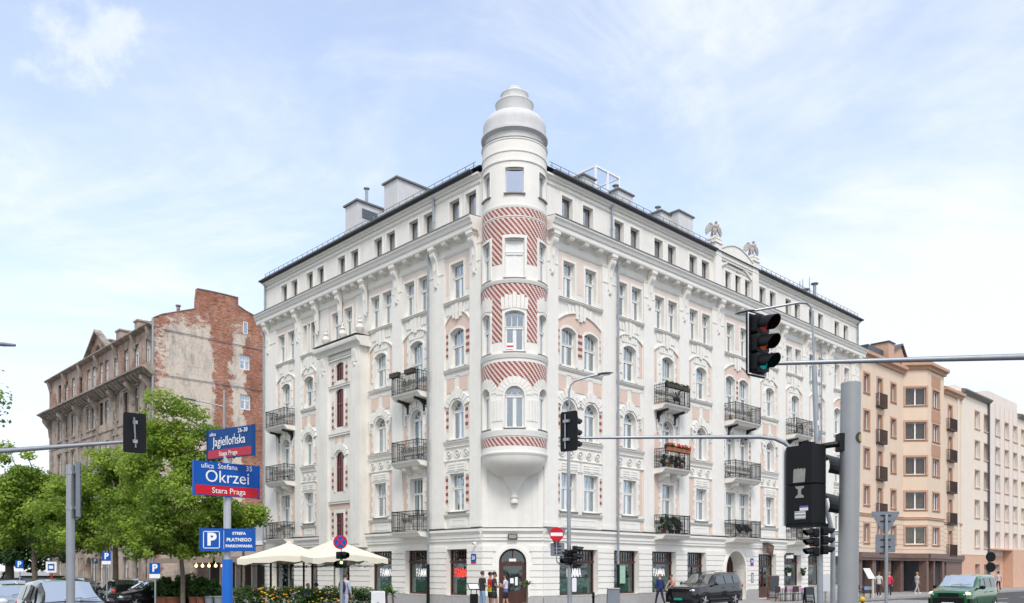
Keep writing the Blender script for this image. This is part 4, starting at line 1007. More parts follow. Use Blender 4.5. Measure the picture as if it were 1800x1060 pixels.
patch([(-H,H,14.75,15.44),(-s0,-.60,12.7,14.75),(.60,s0,12.7,14.75)])
def lowarc(x):
    d=min(abs(x),abs(abs(x)-SIDE)); r=.93 if abs(x)<SIDE/2+.1 else .80
    return 10.13+math.sqrt(max(0,r*r-d*d)) if d<r else 10.3
patch([(-H,H,lowarc,11.78)])
patch([(-H,H,7.84,8.24)])
# trims around the turret windows
mb=MB(warp)
for c in(-SIDE,0,SIDE):
    w=(.92 if c==0 else .74)/2
    for z0,z1 in((15.72,17.55),(12.25,14.03),(8.68,10.62-w)):
        mb.box(c-w-.1,c-w,-.045,0,z0,z1+.0);mb.box(c+w,c+w+.1,-.045,0,z0,z1+.0)
    mb.box(c-w-.1,c+w+.1,-.045,0,17.551,17.66); 
    for z in(8.6,12.17,15.63,19.6): mb.box(c-w-.04,c+w+.04,-.09,0,z,z+.06,1)
    P=arcpts(c-w-.1,c+w+.1,14.03,.22,8);Q=arcpts(c-w,c+w,14.03,.12,8)
    for i in range(8): mb.prism([P[i],P[i+1],Q[i+1],Q[i]],-.045,0)
    zs=10.62-w; P=arcpts(c-w-.1,c+w+.1,zs,w+.1,14);Q=arcpts(c-w,c+w,zs,w,14)
    for i in range(14): mb.prism([P[i],P[i+1],Q[i+1],Q[i]],-.05,0)
    arch_blocks(mb,c,zs,w+.12,w+.46,5,175,11,-.035,0,2)
    n=7; ww=.62 if c==0 else .5
    for i in range(n):
        x0=c-ww+i*2*ww/n; zt=14.78+.13*(1-abs(i-3)/3)+(0.08 if i%2 else 0); zb=14.22+.06*(1-abs(i-3)/3)
        mb.prism([(x0+.008,zb),(x0+2*ww/n-.008,zb),(x0+2*ww/n-.008+(i-2.5)*.012,zt),(x0+.008+(i-3.5)*.012,zt)],-.05,0)
    w2=w-.02; mb.box(c-w2-.05,c-w2,-.02,0,19.66,20.86);mb.box(c+w2,c+w2+.05,-.02,0,19.66,20.86);mb.box(c-w2-.05,c+w2+.05,-.02,0,20.861,20.91)
for s in(-1,1):
    for i in range(4): x=s*(SIDE/2+.03)+(i-1.5)*.17; mb.box(x-.07,x+.07,-.03,0,9.0,10.0)
build(mb,'turret_moulding',[PLT,FLASH],TU,Matrix())
FLAG1=mat('flag_red',(.7,.05,.05),.7)
CURT3=mat('tan_blind',(.36,.27,.17),.9,var=.1,scale=10)
def twin(c,z,w,h,kind,gm=None,fm=None,cm=CURT,rise=0,curt=True,pane_blind=False):
    fm=fm or WHITE; gm=gm or GLASS
    a=c/TR; M=Matrix.Translation((TC[0]+(TR-.17)*math.sin(a),TC[1]-(TR-.17)*math.cos(a),z))@Matrix.Rotation(a,4,'Z')
    f,g,cu=win_meshes(w,h,kind,rise,curt,3)
    # one mesh per window: frame, glass and curtain as slots, because it is already a sub-part
    base=len(f.f)
    for q,mi in((g,1),(cu,2)):
        o=len(f.v); f.v+=q.v
        for fc,s in zip(q.f,q.s): f.f.append(tuple(i+o for i in fc)); f.m.append(mi); f.s.append(s)
    if pane_blind: f.box(-w/2+.06,w/2-.06,.02,.029,.1,h-.08,3)
    return build(f,'turret_window',[fm,gm,cm,WHITE],TU,M),M
for c in(-SIDE,0,SIDE):
    w=.92 if c==0 else .74
    twin(c,8.68,w,1.94,'arch',cm=CURT3 if c==0 else CURT)
    o,M=twin(c,12.25,w,1.9,'segment',rise=.12,curt=c!=0)
    if c==0:
        o.data.materials.append(FLAG1); 
    twin(c,15.72,w,1.83,'casement',pane_blind=c==0)
    twin(c,19.66,w-.04,1.2,'attic',gm=GLAT,curt=False)
mb=MB(); mb.box(-.36,-.06,-.02,-.012,.30,.42,0);mb.box(-.36,-.06,-.02,-.012,.21,.30,1);mb.box(-.36,-.06,-.02,-.012,.12,.21,0)
build(mb,'window_banner',[SWHITE,FLAG1],TU,Matrix.Translation((TC[0],TC[1]-TR+.17,12.25)))
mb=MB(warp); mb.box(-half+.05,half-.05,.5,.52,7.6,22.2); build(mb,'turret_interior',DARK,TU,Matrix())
# ================================================================== roof structures (things on the white building's roof)
LGR=mat('light_grey_render',(.62,.62,.62),.8,var=.08,scale=1.2,streak=.3)
def roofblock(label,Mf,x,ins,z0,z1,wx,wy,pipe=None,name='chimney_block',extra=None):
    t=thing(name,label,'chimney',M=Mf@T(x,ins,z0))
    mb=MB(); h=z1-z0; mb.box(0,wx,0,wy,0,h)
    build(mb,'shaft',LGR,t,Matrix(),rel=True)
    mb=MB(); mb.box(-.1,wx+.1,-.1,wy+.1,h,h+.09); build(mb,'cap',FLASH,t,Matrix(),rel=True)
    if pipe:
        for (px_,py_,ph) in pipe:
            mb=MB(); mb.tube((px_,py_,h+.09),(px_,py_,h+ph),.09); mb.tube((px_,py_,h+ph),(px_,py_,h+ph+.05),.2); mb.lathe([(.2,0),(.02,.1)],12,(px_,py_,h+ph+.05)); build(mb,'flue',ZINC,t,Matrix(),rel=True)
    if extra: extra(t,h)
    return t
# left wing: boxes have one corner towards the camera
def vent(x0,x1,z0,z1,side='x'):
    def f(t,h):
        mb=MB()
        for i in range(6):
            z=h-z0-(z1-z0)*i/6
            mb.box(x0,x1,-.03,.0,z-.05,z) if side=='y' else mb.box(-.0,.03,x0,x1,z-.05,z)
        M=Matrix() if side=='y' else Matrix.Translation((f.w,0,0)); build(mb,'louvre',SBACK,t,M,rel=True)
    f.w=0; return f
def zat(px,py,M,x,ins):
    p=M@Vector((x,ins,0)); return EYE+(HZ-py)/F*p.y
for (pxc,pyt,ins,wx,wy,lab,pp) in((698,313,2.0,1.3,5.2,'tallest grey rendered chimney block on the left roof nearest the turret',[(.6,3.0,.2)]),(628,353,2.0,1.35,4.0,'grey rendered chimney block with a tall flue on the left roof',[(.9,1.0,1.2)])):
    x=ul(pxc,ins); z=zat(pxc,pyt,MLF,x,ins)
    v=vent(.5,2.1,.35,.75); v.w=0
    t=thing('chimney_block',lab,'chimney',M=MLF@T(x-wx,ins,21.7),group='chimney blocks on the roof'); h=z-21.7
    mb=MB(); mb.box(0,wx,0,wy,0,h); build(mb,'shaft',LGR,t,Matrix(),rel=True)
    mb=MB(); mb.box(-.12,wx+.12,-.12,wy+.12,h,h+.1); build(mb,'cap',FLASH,t,Matrix(),rel=True)
    mb=MB(); y0,y1=(.35,1.5) if pxc<650 else (2.2,3.2); mb.box(wx,wx+.02,y0,y1,h-.95,h-.35)
    for i in range(5): mb.box(wx+.02,wx+.05,y0,y1,h-.92+i*.12,h-.86+i*.12)
    build(mb,'louvre',SBACK,t,Matrix(),rel=True)
    for (a,b,c) in pp: mb=MB(); mb.tube((a,b,h+.1),(a,b,h+c),.1); mb.tube((a,b,h+c),(a,b,h+c+.06),.2); build(mb,'flue',ZINC,t,Matrix(),rel=True)
# roof hatch + small box
t=thing('roof_hatch','opened grey roof hatch in front of the flue block','hatch',M=MLF@T(ul(648,1.2),1.2,21.8)); mb=MB(); mb.box(-.5,.5,-.4,.4,0,.3); build(mb,'kerb',ZINC,t,Matrix(),rel=True); mb=MB(); mb.T=Matrix.Rotation(R_(-25),4,'X'); mb.box(-.6,.6,-.5,.5,.38,.46); build(mb,'lid',FLASH,t,Matrix(),rel=True)
t=thing('chimney_block','slim low grey chimney at the far end of the two left blocks','chimney',M=MLF@T(ul(607,1.2)-.25,1.2,21.75),group='chimney blocks on the roof'); mb=MB(); mb.box(0,.5,0,.5,0,.95); build(mb,'shaft',LGR,t,Matrix(),rel=True); mb=MB(); mb.box(-.05,.55,-.05,.55,.95,1.02); build(mb,'cap',FLASH,t,Matrix(),rel=True)
for (pa,pb,pyt,ins,wy,lab,pp) in((1112,1087,333,2.0,1.6,'narrow grey chimney with a flue beside the glazed roof light','f'),(1190,1162,371,2.2,1.6,'grey chimney with a cowl, left half of the twin chimneys','f'),(1218,1193,371,1.6,1.6,'plain grey chimney, right half of the twin chimneys',''),(1045,1026,308,1.6,.9,'small grey chimney in front of the glazed roof light','')):
    xa,xb=ur(pb,ins),ur(pa,ins); z=zat(pb,pyt,MRF,xa,ins); h=z-21.7
    t=thing('chimney_block',lab,'chimney',M=MRF@T(xa,ins,21.7),group='chimney blocks on the roof')
    mb=MB(); mb.box(0,xb-xa,0,wy,0,h); build(mb,'shaft',LGR,t,Matrix(),rel=True)
    mb=MB(); mb.box(-.1,xb-xa+.1,-.1,wy+.1,h,h+.08); build(mb,'cap',FLASH,t,Matrix(),rel=True)
    if pp: mb=MB(); mb.tube((.5,.6,h),(.5,.6,h+.55),.09); mb.tube((.5,.6,h+.55),(.5,.6,h+.6),.2); build(mb,'flue',ZINC,t,Matrix(),rel=True)
# glazed roof light (white frame box)
xa=ur(1047,2.6); xb=ur(1088,2.6); t=thing('roof_light','white framed glass roof light standing behind the gutter right of the turret','roof light',M=MRF@T(xa,2.6,21.7))
w=xb-xa; h=zat(1047,290,MRF,xa,2.6)-21.7; mb=MB(); d=2.6
for x in(0,w/2,w):
    for y in(0,d): mb.box(x-.05,x+.05,y-.05,y+.05,0,h)
for z in(h-.06,h*.45): 
    for y in(0,d): mb.box(0,w,y-.045,y+.045,z-.05,z+.05)
    for x in(0,w): mb.box(x-.045,x+.045,0,d,z-.05,z+.05)
build(mb,'frame',SWHITE,t,Matrix(),rel=True); mb=MB(); mb.box(.05,w-.05,.05,d-.05,0,h-.1); build(mb,'glazing',glassmat('clear_glass',(.96,.98,1),.05),t,Matrix(),rel=True)
# flues and aerials at the far right
for px_,py_,lab in((1432,498,'tall zinc flue with a flat cowl near the right end of the roof'),(1417,508,'shorter zinc flue beside the aerials')):
    x=ur(px_,1.5); z=zat(px_,py_,MRF,x,1.5); t=thing('flue_pipe',lab,'flue',M=MRF@T(x,1.5,21.7)); mb=MB(); mb.tube((0,0,0),(0,0,z-21.7-.1),.13 if px_>1420 else .08); build(mb,'pipe',ZINC,t,Matrix(),rel=True); mb=MB(); mb.tube((0,0,z-21.7-.08),(0,0,z-21.7),.28); build(mb,'cowl',FLASH,t,Matrix(),rel=True)
for px_,py_,lab in((1423,486,'tallest thin lattice aerial on the right roof'),(1411,490,'lower bristling aerial left of the tall one'),(1406,493,'short aerial farthest left of the roof aerials')):
    x=ur(px_,2.2); z=zat(px_,py_,MRF,x,2.2); mb=MB(); h=z-21.7
    for dx in(-.09,.09): mb.tube((dx,0,0),(0,0,h),.022,n=4)
    for i in range(9): mb.tube((-.22+.01*i,0,h*.45+i*h*.06),(.22-.01*i,0,h*.45+i*h*.06),.014,n=4)
    o=build(mb,'aerial',ZINC,None,MRF@T(x,2.2,21.7)); tag(o,lab,'aerial','aerials on the roof')
# stone eagles on the gable piers
def eagle(M,label):
    t=thing('eagle_statue',label,'statue',M=M,group='stone eagles on the gable'); GS=mat('weathered_stone',(.50,.47,.44),.9,var=.3,scale=8,bump=.6,bscale=15) if 'weathered_stone' not in bpy.data.materials else bpy.data.materials['weathered_stone']
    mb=MB(); mb.ball((0,.02,.42),(.17,.2,.3),12); mb.ball((0,-.1,.62),(.12,.14,.16),10); mb.ball((0,-.16,.84),(.08,.11,.09),10); mb.tube((0,-.24,.83),(0,-.34,.77),.04,.008)
    mb.path([(0,.08,.35),(0,.2,.15),(0,.26,.0)],[.14,.12,.1],8)
    for s in(-1,1): mb.path([(s*.08,-.02,.25),(s*.09,-.06,.1),(s*.09,-.1,0)],[.07,.04,.05],6); mb.tube((s*.09,-.05,.02),(s*.09,-.2,.01),.03,.012,n=5)
    mb.ball((0,0,.0),(.24,.26,.07),12); build(mb,'body',GS,t,Matrix(),rel=True)
    for s in(-1,1):
        mb=MB()
        # raised wing: overlapping tapered feathers fanning from the shoulder
        for i in range(7):
            a=R_(70-i*18); L=.46-.02*i; x0,z0=s*(.1+.03*i),.60-.03*i; x1,z1=x0+s*math.cos(a)*L,z0+math.sin(a)*L*.62-.03*i
            mb.path([(x0,.0,z0),((x0+x1)/2+s*.02,.05,(z0+z1)/2+.04),(x1,.09,z1)],[.09,.10,.05],6)
        mb.path([(s*.08,-.03,.58),(s*.25,-.02,.76),(s*.34,.02,.84)],[.09,.09,.05],6)
        build(mb,'wing',GS,t,Matrix(),rel=True)
eagle(MRF@T(15.31,.1,22.52,R_(-20)),'stone eagle with raised wings on the left pier of the curved gable')
eagle(MRF@T(19.74,.1,22.52,R_(-20)),'stone eagle with raised wings on the right pier of the curved gable')

# ================================================================== old brick tenement on the left
OX=(-30.55,70.8); MOF=frame(OX,(-Lx,-Ly)); MOG=frame(OX,(Rx,Ry))
OB=thing('brick_tenement','old bare brick tenement with peeling stucco, heavy bracketed cornice and blind gable wall','building',M=T(OX[0],OX[1],0))
GAB=brickmat('peeling_gable',(.50,.14,.055),(.27,.07,.035),(.46,.36,.29),plaster=(.62,.55,.46),mode='gable')
FRU=brickmat('bare_brick_front',(.42,.20,.14),(.33,.16,.11),(.38,.32,.28),plaster=(.45,.36,.30),mode='upper')
FRL=brickmat('decayed_stucco_front',(.32,.19,.15),(.26,.16,.12),(.3,.26,.23),plaster=(.46,.385,.315),mode='front')
SOOT=mat('sooty_stucco',(.35,.295,.245),.95,var=.55,scale=1.4,streak=.6,bump=.6,bscale=12)
def og(px,ins=0):
    P=(OX[0]-ins*.693,OX[1]+ins*.721); k=(px-900)/F; return (k*P[1]-P[0])/(Rx-k*Ry)
def of(px,ins=0):
    P=(OX[0]+ins*.721,OX[1]+ins*.693); k=(px-900)/F; return -(k*P[1]-P[0])/(Lx-k*Ly)
def ogz(px,py): u=og(px); Y=OX[1]+Ry*u; return EYE+(HZ-py)/F*Y
def ofz(px,py): u=-of(px); Y=OX[1]+Ly*u; return EYE+(HZ-py)/F*Y
# gable wall with openings, outline stepped up to the chimney mass
gw=[]
for (a,b,c,d) in((427,435,566,587),(422,439.5,624,650),(422,440.5,694,720)):
    u0,u1=og(a),og(b); gw.append((u0,u1,ogz((a+b)/2,d),ogz((a+b)/2,c),0,.2))
mb=MB(); ze=23.3; W=14.5
wall(mb,0,W,0,ze,gw)
tops=[(272,559),(284,553),(344,543),(345,522),(347,508),(368,512),(395,518),(419,524),(419,538),(432,547),(450,557),(470,572)]
pts=[(og(p),ogz(p,q)) for p,q in tops]; pts[0]=(0,pts[0][1]); pts.append((W,pts[-1][1]-1.4))
mb.prism([(0,ze)]+pts+[(W,ze)],0,.4)
mb.quad([(0,0,0),(0,.4,0),(0,.4,ze),(0,0,ze)])
ogw=build(mb,'gable_wall',GAB,OB,MOG)
mb=MB()
for p,q in zip(pts[:-1],pts[1:]):
    if q[0]-p[0]>.15: mb.prism([(p[0],p[1]),(q[0],q[1]),(q[0],q[1]+.08),(p[0],p[1]+.08)],-.05,.5)
build(mb,'coping',FLASH,ogw,MOG)
for (za,zb) in((ogz(288,579),ogz(464,616)),(ogz(284,659),ogz(464,687)),(ogz(300,742),ogz(464,757))):
    mb=MB(); mb.path([(og(288),-.08,za),(og(464),-.08,zb-.0)],.03,5); build(mb,'cable',SBACK,OB,MOG)
for i,(u0,u1,z0,z1,_,_) in enumerate(gw):
    o=window(OB,MOG@T((u0+u1)/2,.12 if i else -.05,z0),u1-u0,z1-z0,'casement' if i else 'attic','gable_window',fm=WHITE)
mb=MB(); mb.path([(-.12,-.14,0),(-.12,-.14,ogz(270,560))],.09,8); build(mb,'downpipe',ZINC,OB,MOG)
# front
LFR=30.5; zc=ofz(269,634)  # cornice level
upc=[105,117,129,142,156,165,178,188,204,222,240,260]
ops=[]; wins=[]
for i,p in enumerate(upc):
    c=of(p); w=1.0 if i not in(6,7) else .95
    ops.append((c-w/2,c+w/2,20.0,22.0,0,.18)); wins.append((c,20.0,w,2.0))
    for z0 in (16.0,12.2,8.4,4.6,.9):
        h=2.15 if z0>1 else 2.2
        if z0<1 and i in(4,): continue
        ops.append((c-w/2,c+w/2,z0,z0+h,0,.2)); wins.append((c,z0,w,h))
mb=MB(); wall(mb,-LFR,0,19.2,22.9,ops); 
pc=(of(153)+of(192))/2; pw=abs(of(192)-of(153))/2
build(mb,'attic_wall',FRU,OB,MOF)
mb=MB(); mb.prism([(pc-pw,22.9),(pc+pw,22.9),(pc,25.2)],0,.3); build(mb,'pediment',FRU,OB,MOF)
mb=MB(); wall(mb,-LFR,0,0,19.2,ops+[(of(156)-.95,of(156)+.95,.05,3.3,.95,.5)]); build(mb,'wall',FRL,OB,MOF)
mb=MB(); mb.prism([(of(156)-.93,.05)]+arcpts(of(156)-.93,of(156)+.93,2.35,.93,10)+[(of(156)+.93,.05)],.45,.5); build(mb,'gate',DKWOOD,OB,MOF)
mb=MB(); mb.prism(arcpts(pc-.7,pc+.7,23.25,.7,10),-.01,.02); build(mb,'lunette_window',DARK,OB,MOF)
mb=MB()
mb.xprism([(0,18.6),(-.25,18.6),(-.9,19.1),(-1.15,19.15),(-1.15,19.3),(0,19.5)],-LFR-.6,.35)
n=34
for i in range(n):
    x=-LFR+.4+(LFR-.6)*i/(n-1); mb.xprism([(0,18.5),(-.25,18.45),(-.85,18.9),(-.85,19.1),(0,19.1)],x-.15,x+.15)
for x in(-29.8,-24.5,-19.3,-14.2,-9.0,-4.4,-.7):
    mb.xprism([(0,16.6),(-.2,16.7),(-.3,17.6),(-.85,18.3),(-.9,18.6),(0,18.6)],x-.2,x+.2)
    mb.box(x-.28,x+.28,-.12,0,.6,16.7); mb.xprism([(0,21.6),(-.15,21.7),(-.4,22.6),(-.45,22.9),(0,22.9)],x-.18,x+.18)
mb.xprism([(0,22.75),(-.3,22.85),(-.5,22.95),(-.5,23.05),(0,23.3)],-LFR-.3,.2)
for s in(-1,1): mb.prism([(pc,25.2),(pc,25.45),(pc+s*(pw+.3),23.1),(pc+s*(pw+.3),22.9)],-.35,.3)
mb.box(-LFR,0,-.12,0,3.9,4.1); mb.box(-LFR,0,-.08,0,7.6,7.75);mb.box(-LFR,0,-.08,0,11.4,11.5);mb.box(-LFR,0,-.08,0,15.2,15.3)
for (c,z0,w,h) in wins:
    pass
build(mb,'cornice',SOOT,OB,MOF)
so_=None
for (c,z0,w,h) in wins:
    if z0>19 or w!=1.0: continue
    if so_ is None:
        mb=MB(); mb.box(-w/2-.16,-w/2-.02,-.07,0,-.1,2.25);mb.box(w/2+.02,w/2+.16,-.07,0,-.1,2.25);mb.box(-w/2-.25,w/2+.25,-.16,0,2.3,2.47);mb.box(-w/2-.2,w/2+.2,-.12,0,-.22,-.1); so_=build(mb,'window_surround',SOOT,OB,MOF@T(c,0,z0))
    else: copy_part(so_,OB,MOF@T(c,0,z0))
for i,(c,z0,w,h) in enumerate(wins): window(OB,MOF@T(c,.14,z0),w,h,'casement','window',fm=WHITE if i%9 else DKWOOD,curt=(i%4!=0))
mb=MB(); z0,z1=23.05,25.6
a=MOF@Vector((-LFR-.2,-.4,z0));b=MOF@Vector((.0,-.4,z0));c=MOF@Vector((.0,6.9,z1));d=MOF@Vector((-LFR-.2,6.9,z1));e2=MOF@Vector((0,14.5,21.5));f2=MOF@Vector((-LFR-.2,14.5,21.5))
mb.quad([tuple(v) for v in(a,b,c,d)]);mb.quad([tuple(v) for v in(d,c,e2,f2)]);mb.quad([tuple(v) for v in(a,d,f2)])
rf=build(mb,'roof',ROOFM,OB,Matrix())
mb=MB()
for p,q in(((-LFR,0),(-LFR,14.5)),((-LFR,14.5),(0,14.5))):
    a=MOF@Vector((p[0],p[1],0));b=MOF@Vector((q[0],q[1],0)); mb.quad([(a.x,a.y,0),(b.x,b.y,0),(b.x,b.y,22.9),(a.x,a.y,22.9)])
build(mb,'rear_wall',FRL,OB,Matrix())
for px_,py_,w in((245,564,.9),(213,581,1.1),(196,598,.7)):
    x=of(px_,2.5); z=EYE+(HZ-py_)/F*(MOF@Vector((x,2.5,0))).y
    mb=MB(); mb.box(x-w/2,x+w/2,2.2,3.4,22.8,z-.15); mb.box(x-w/2-.12,x+w/2+.12,2.1,3.5,z-.15,z); build(mb,'chimney',FRU,rf,MOF)
mb=MB(); x=og(323); mb.tube((x,1.2,23.5),(x,1.2,ogz(323,533)),.16); mb.tube((x,1.2,ogz(323,533)),(x,1.2,ogz(323,531)),.24); build(mb,'chimney',FRU,rf,MOG)
# ================================================================== low pavilion with awnings between the two buildings
PG=mat('pale_grey_wall',(.45,.47,.5),.8,var=.1); AWN=mat('tan_awning',(.30,.235,.18),.85,var=.12,scale=4)
PV=thing('cafe_pavilion','low grey cafe pavilion with tan awnings between the old tenement and the white house','building',M=MLF@T(-23,0,0))
def pvb(name,m,fn,par=PV): 
    mb=MB(); fn(mb); return build(mb,name,m,par,MLF)
pvb('wall',PG,lambda mb:(mb.box(-41,-22.5,3.0,9,3.0,5.6),mb.box(-41,-22.5,4.4,9,.1,3.0)))
pvb('fascia',SWHITE,lambda mb:(mb.box(-41.2,-22.4,2.7,3.0,3.9,4.2),mb.box(-41.2,-22.4,2.9,9.1,5.6,5.7)))
pvb('shutter',DKWOOD,lambda mb:[mb.box(-23.6+i*.12,-23.6+i*.12+.07,2.92,2.99,4.3,6.6) for i in range(9)]+[mb.box(-23.65,-22.5,2.995,3.1,4.25,6.65)])
for i in range(3):
    x=-40+i*5.7; pvb('awning',AWN,lambda mb:(mb.xprism([(3.0,3.9),(-.6,2.95),(-.6,2.55),(-.57,2.55),(-.55,2.9),(3.0,3.8)],x,x+5.2)))
for i in range(7):
    x=-40.5+i*2.9; pvb('shop_window' ,DARK,lambda mb:mb.box(x,x+1.9,4.3,4.39,.5,2.8)); pvb('post',WHITE,lambda mb:mb.box(x+2.1,x+2.25,4.2,4.4,.12,3.0))
LAMPM=mat('warm_lamp',(1,.7,.35),.5,emit=((1,.55,.2),4))
for i in range(6):
    mb=MB(); mb.ball((0,0,0),.13,8); mb.tube((0,0,.1),(0,0,.6),.01,n=4); o=build(mb,'pendant_lamp',LAMPM,None,MLF@T(-38.5+i*1.25,2.2,2.35)); tag(o,('leftmost','second','third','fourth','fifth','rightmost')[i]+' glowing pendant lamp in the row under the tan cafe awning','lamp','pendant lamps under the awning')
# ================================================================== right-hand neighbours
def nur(px,off=0): return ur(px,off)
PEA=mat('peach_render',(.74,.59,.455),.85,var=.05,scale=.8,streak=.15,bump=.15,bscale=50,spec=.2); ORG=mat('orange_brown_trim',(.52,.32,.22),.8,var=.08,scale=3); DBR=mat('dark_brown_stone',(.17,.105,.085),.5,var=.2,scale=3)
CRM=mat('cream_render',(.78,.69,.585),.85,var=.04,scale=.8,streak=.12,spec=.2); SAL=mat('salmon_base',(.64,.40,.28),.8,var=.06,scale=1.5); GRYR=mat('grey_cream_render',(.76,.68,.61),.85,var=.05,scale=.8,streak=.15,spec=.2)
PVC=mat('white_pvc',(.82,.82,.82),.35)
PB=thing('peach_apartment_house','peach rendered apartment house with orange window surrounds, canted bay and brown shop storey','building',M=MRF@T(35.6,0,0))
def MB_build(name,m,fn,par,Mf):
    mb=MB(); fn(mb); return build(mb,name,m,par,Mf)
def pvc_mesh(w,h,n=2):
    f=MB();g=MB();a=w/2;t=.07
    for x in(-a,a-t): f.box(x,x+t,0,.06,0,h)
    f.box(-a+t,a-t,0,.06,0,t);f.box(-a+t,a-t,0,.06,h-t,h)
    for i in range(1,n): x=-a+w*i/n; f.box(x-.06,x+.06,0,.06,t,h-t)
    g.box(-a+.02,a-.02,.03,.036,.02,h-.02); return f,g
VP={}
TANC=mat('tan_curtain',(.36,.23,.12),.9,var=.15,scale=14,stretch=(1,1,.05))
GLD=glassmat('dark_pane',(.7,.72,.75),.05)
def pvcwin(par,M,w,h,n=2,name='window',curt=True,trim=None,fm=None,cm=None):
    k=(round(w,2),round(h,2),n,name,curt,trim.name if trim else 0)
    if k in VP: return copy_part(VP[k],par,M)
    f,g=pvc_mesh(w,h,n); o=build(f,name,fm or PVC,par,M); build(g,'pane',GLD,o,M)
    if curt:
        c=MB(); N=12
        for s in(-1,1):
            for i in range(N):
                cw=.3 if cm is None else .42; x0=s*(w/2-.05-w*cw*i/N);x1=s*(w/2-.05-w*cw*(i+1)/N); c.quad([(x0,.15+.02*(i%2),.08),(x1,.15+.02*((i+1)%2),.08),(x1,.15+.02*((i+1)%2),h-.08),(x0,.15+.02*(i%2),h-.08)])
        build(c,'curtain',cm or CURT,o,M)
    if trim:
        c=MB();a=w/2;q=.16
        c.box(-a-q,-a,-.24,-.17,-q,h+q);c.box(a,a+q,-.24,-.17,-q,h+q);c.box(-a,a,-.24,-.17,h,h+q);c.box(-a,a,-.24,-.17,-q,0)
        c.box(-a,-a+.012,-.2,0,0,h);c.box(a-.012,a,-.2,0,0,h);c.box(-a,a,-.2,0,h-.012,h); c.box(-a-.1,a+.1,-.30,-.24,-.06,-.02)
        build(c,'surround',trim,o,M)
    VP[k]=o; return o
rows=[16.15,13.2,10.2,7.2,4.2]; hh=1.5
X0=35.6; xA=nur(1588); zt=19.1
FLAT=MRF
# segment 1
s1=[(nur(1521,.1),1.0,2,0),(nur(1544,.1),.95,2,1),(nur(1568,.1),1.0,2,0)]
ops=[]
for c,w,n,door in s1:
    for z in rows: ops.append((c-w/2,c+w/2,z-(.8 if door else 0),z+hh,0,.2))
mb=MB(); wall(mb,X0,xA,3.35,zt,ops); build(mb,'wall',PEA,PB,FLAT)
def railing_box(par,M,w):
    k=('rail',round(w,2))
    if k in VP: return copy_part(VP[k],par,M)
    mb=MB(); mb.box(-w/2,w/2,-.35,0,-.06,0)
    n=int(w/.09)
    for i in range(n+1): x=-w/2+w*i/n; mb.box(x-.012,x+.012,-.35,-.325,0,1.05)
    for i in range(4): 
        for x in(-w/2,w/2): mb.box(x-.012,x+.012,-.35+i*.1,-.33+i*.1,0,1.05)
    for z in(0.02,1.03): mb.box(-w/2,w/2,-.36,-.32,z,z+.04); mb.box(-w/2-.02,-w/2+.02,-.35,0,z,z+.04);mb.box(w/2-.02,w/2+.02,-.35,0,z,z+.04)
    o=build(mb,'railing',mat('brown_iron',(.06,.035,.03),.5,metal=.3),par,M); VP[k]=o; return o
for c,w,n,door in s1:
    for z in rows:
        if door: pvcwin(PB,FLAT@T(c,.2,z-.8),w,hh+.8,2,'balcony_door',trim=ORG); railing_box(PB,FLAT@T(c,0,z-.85),1.5)
        else: pvcwin(PB,FLAT@T(c,.2,z),w,hh,1 if w<1.05 else 2,trim=ORG)
# canted bay
pA=FLAT@Vector((xA,0,0)); pB=Vector(((1629.5-900)/F*71.2,71.2,0)); 
MA=frame((pA.x,pA.y),(pB.x-pA.x,pB.y-pA.y)); wA=(pB-Vector((pA.x,pA.y,0))).length
MBq=frame((pB.x,pB.y),(Rx,Ry)); 
def bu(px): k=(px-900)/F; return (k*pB.y-pB.x)/(Rx-k*Ry)
wB=bu(1659); zb=19.5
opsA=[(wA/2-.85+.05,wA/2+.85+.05,z,z+hh,0,.2) for z in rows]; cB=bu(1645)
mb=MB(); wall(mb,0,wA,3.35,zb,opsA if wA>1.8 else []); build(mb,'bay_wall',PEA,PB,MA)
# the photographed facet carries a two-light window
for z in rows:
    if wA>1.8: pvcwin(PB,MA@T(wA/2+.05,.2,z),1.7-.0,hh,2,name='bay_window',trim=ORG,cm=TANC)
opsB=[(cB-.8,cB+.8,z,z+hh,0,.2) for z in rows]
mb=MB(); wall(mb,0,wB,3.35,zb,opsB); build(mb,'bay_wall',PEA,PB,MBq)
for i,z in enumerate(rows):
    pvcwin(PB,MBq@T(cB,.2,z),1.6,hh,3,name='bay_window',trim=ORG)
    if z>7.5 or i==0:
        mb=MB(); zz=z+hh+.25 if i==0 else z+hh+.2
        mb.box(cB-1.05,cB+1.05,-.03,0,zz,zz+1.0)
        for j in range(9): mb.box(cB-1.0+j*.235,cB-.94+j*.235,-.06,-.03,zz+.05,zz+.95)
        build(mb,'bay_panel',ORG,PB,MBq)
mb=MB(); p2=MBq@Vector((wB,0,0)); p3=MBq@Vector((wB,1.6,0)); mb.quad([(p2.x,p2.y,0),(p3.x,p3.y,0),(p3.x,p3.y,zb),(p2.x,p2.y,zb)]); build(mb,'bay_wall',PEA,PB,Matrix())
def pcor(Mf,x0,x1,z,par=PB,m=ORG,pr=.45):
    mb=MB(); mb.xprism([(0,z-.3),(-.15,z-.3),(-.2,z-.1),(-pr,z),(-pr,z+.25),(0,z+.35)],x0,x1); return build(mb,'cornice',m,par,Mf)
pcor(FLAT,X0,xA,zt);pcor(MA,-.3,wA+.2,zb);pcor(MBq,-.2,wB+.2,zb)
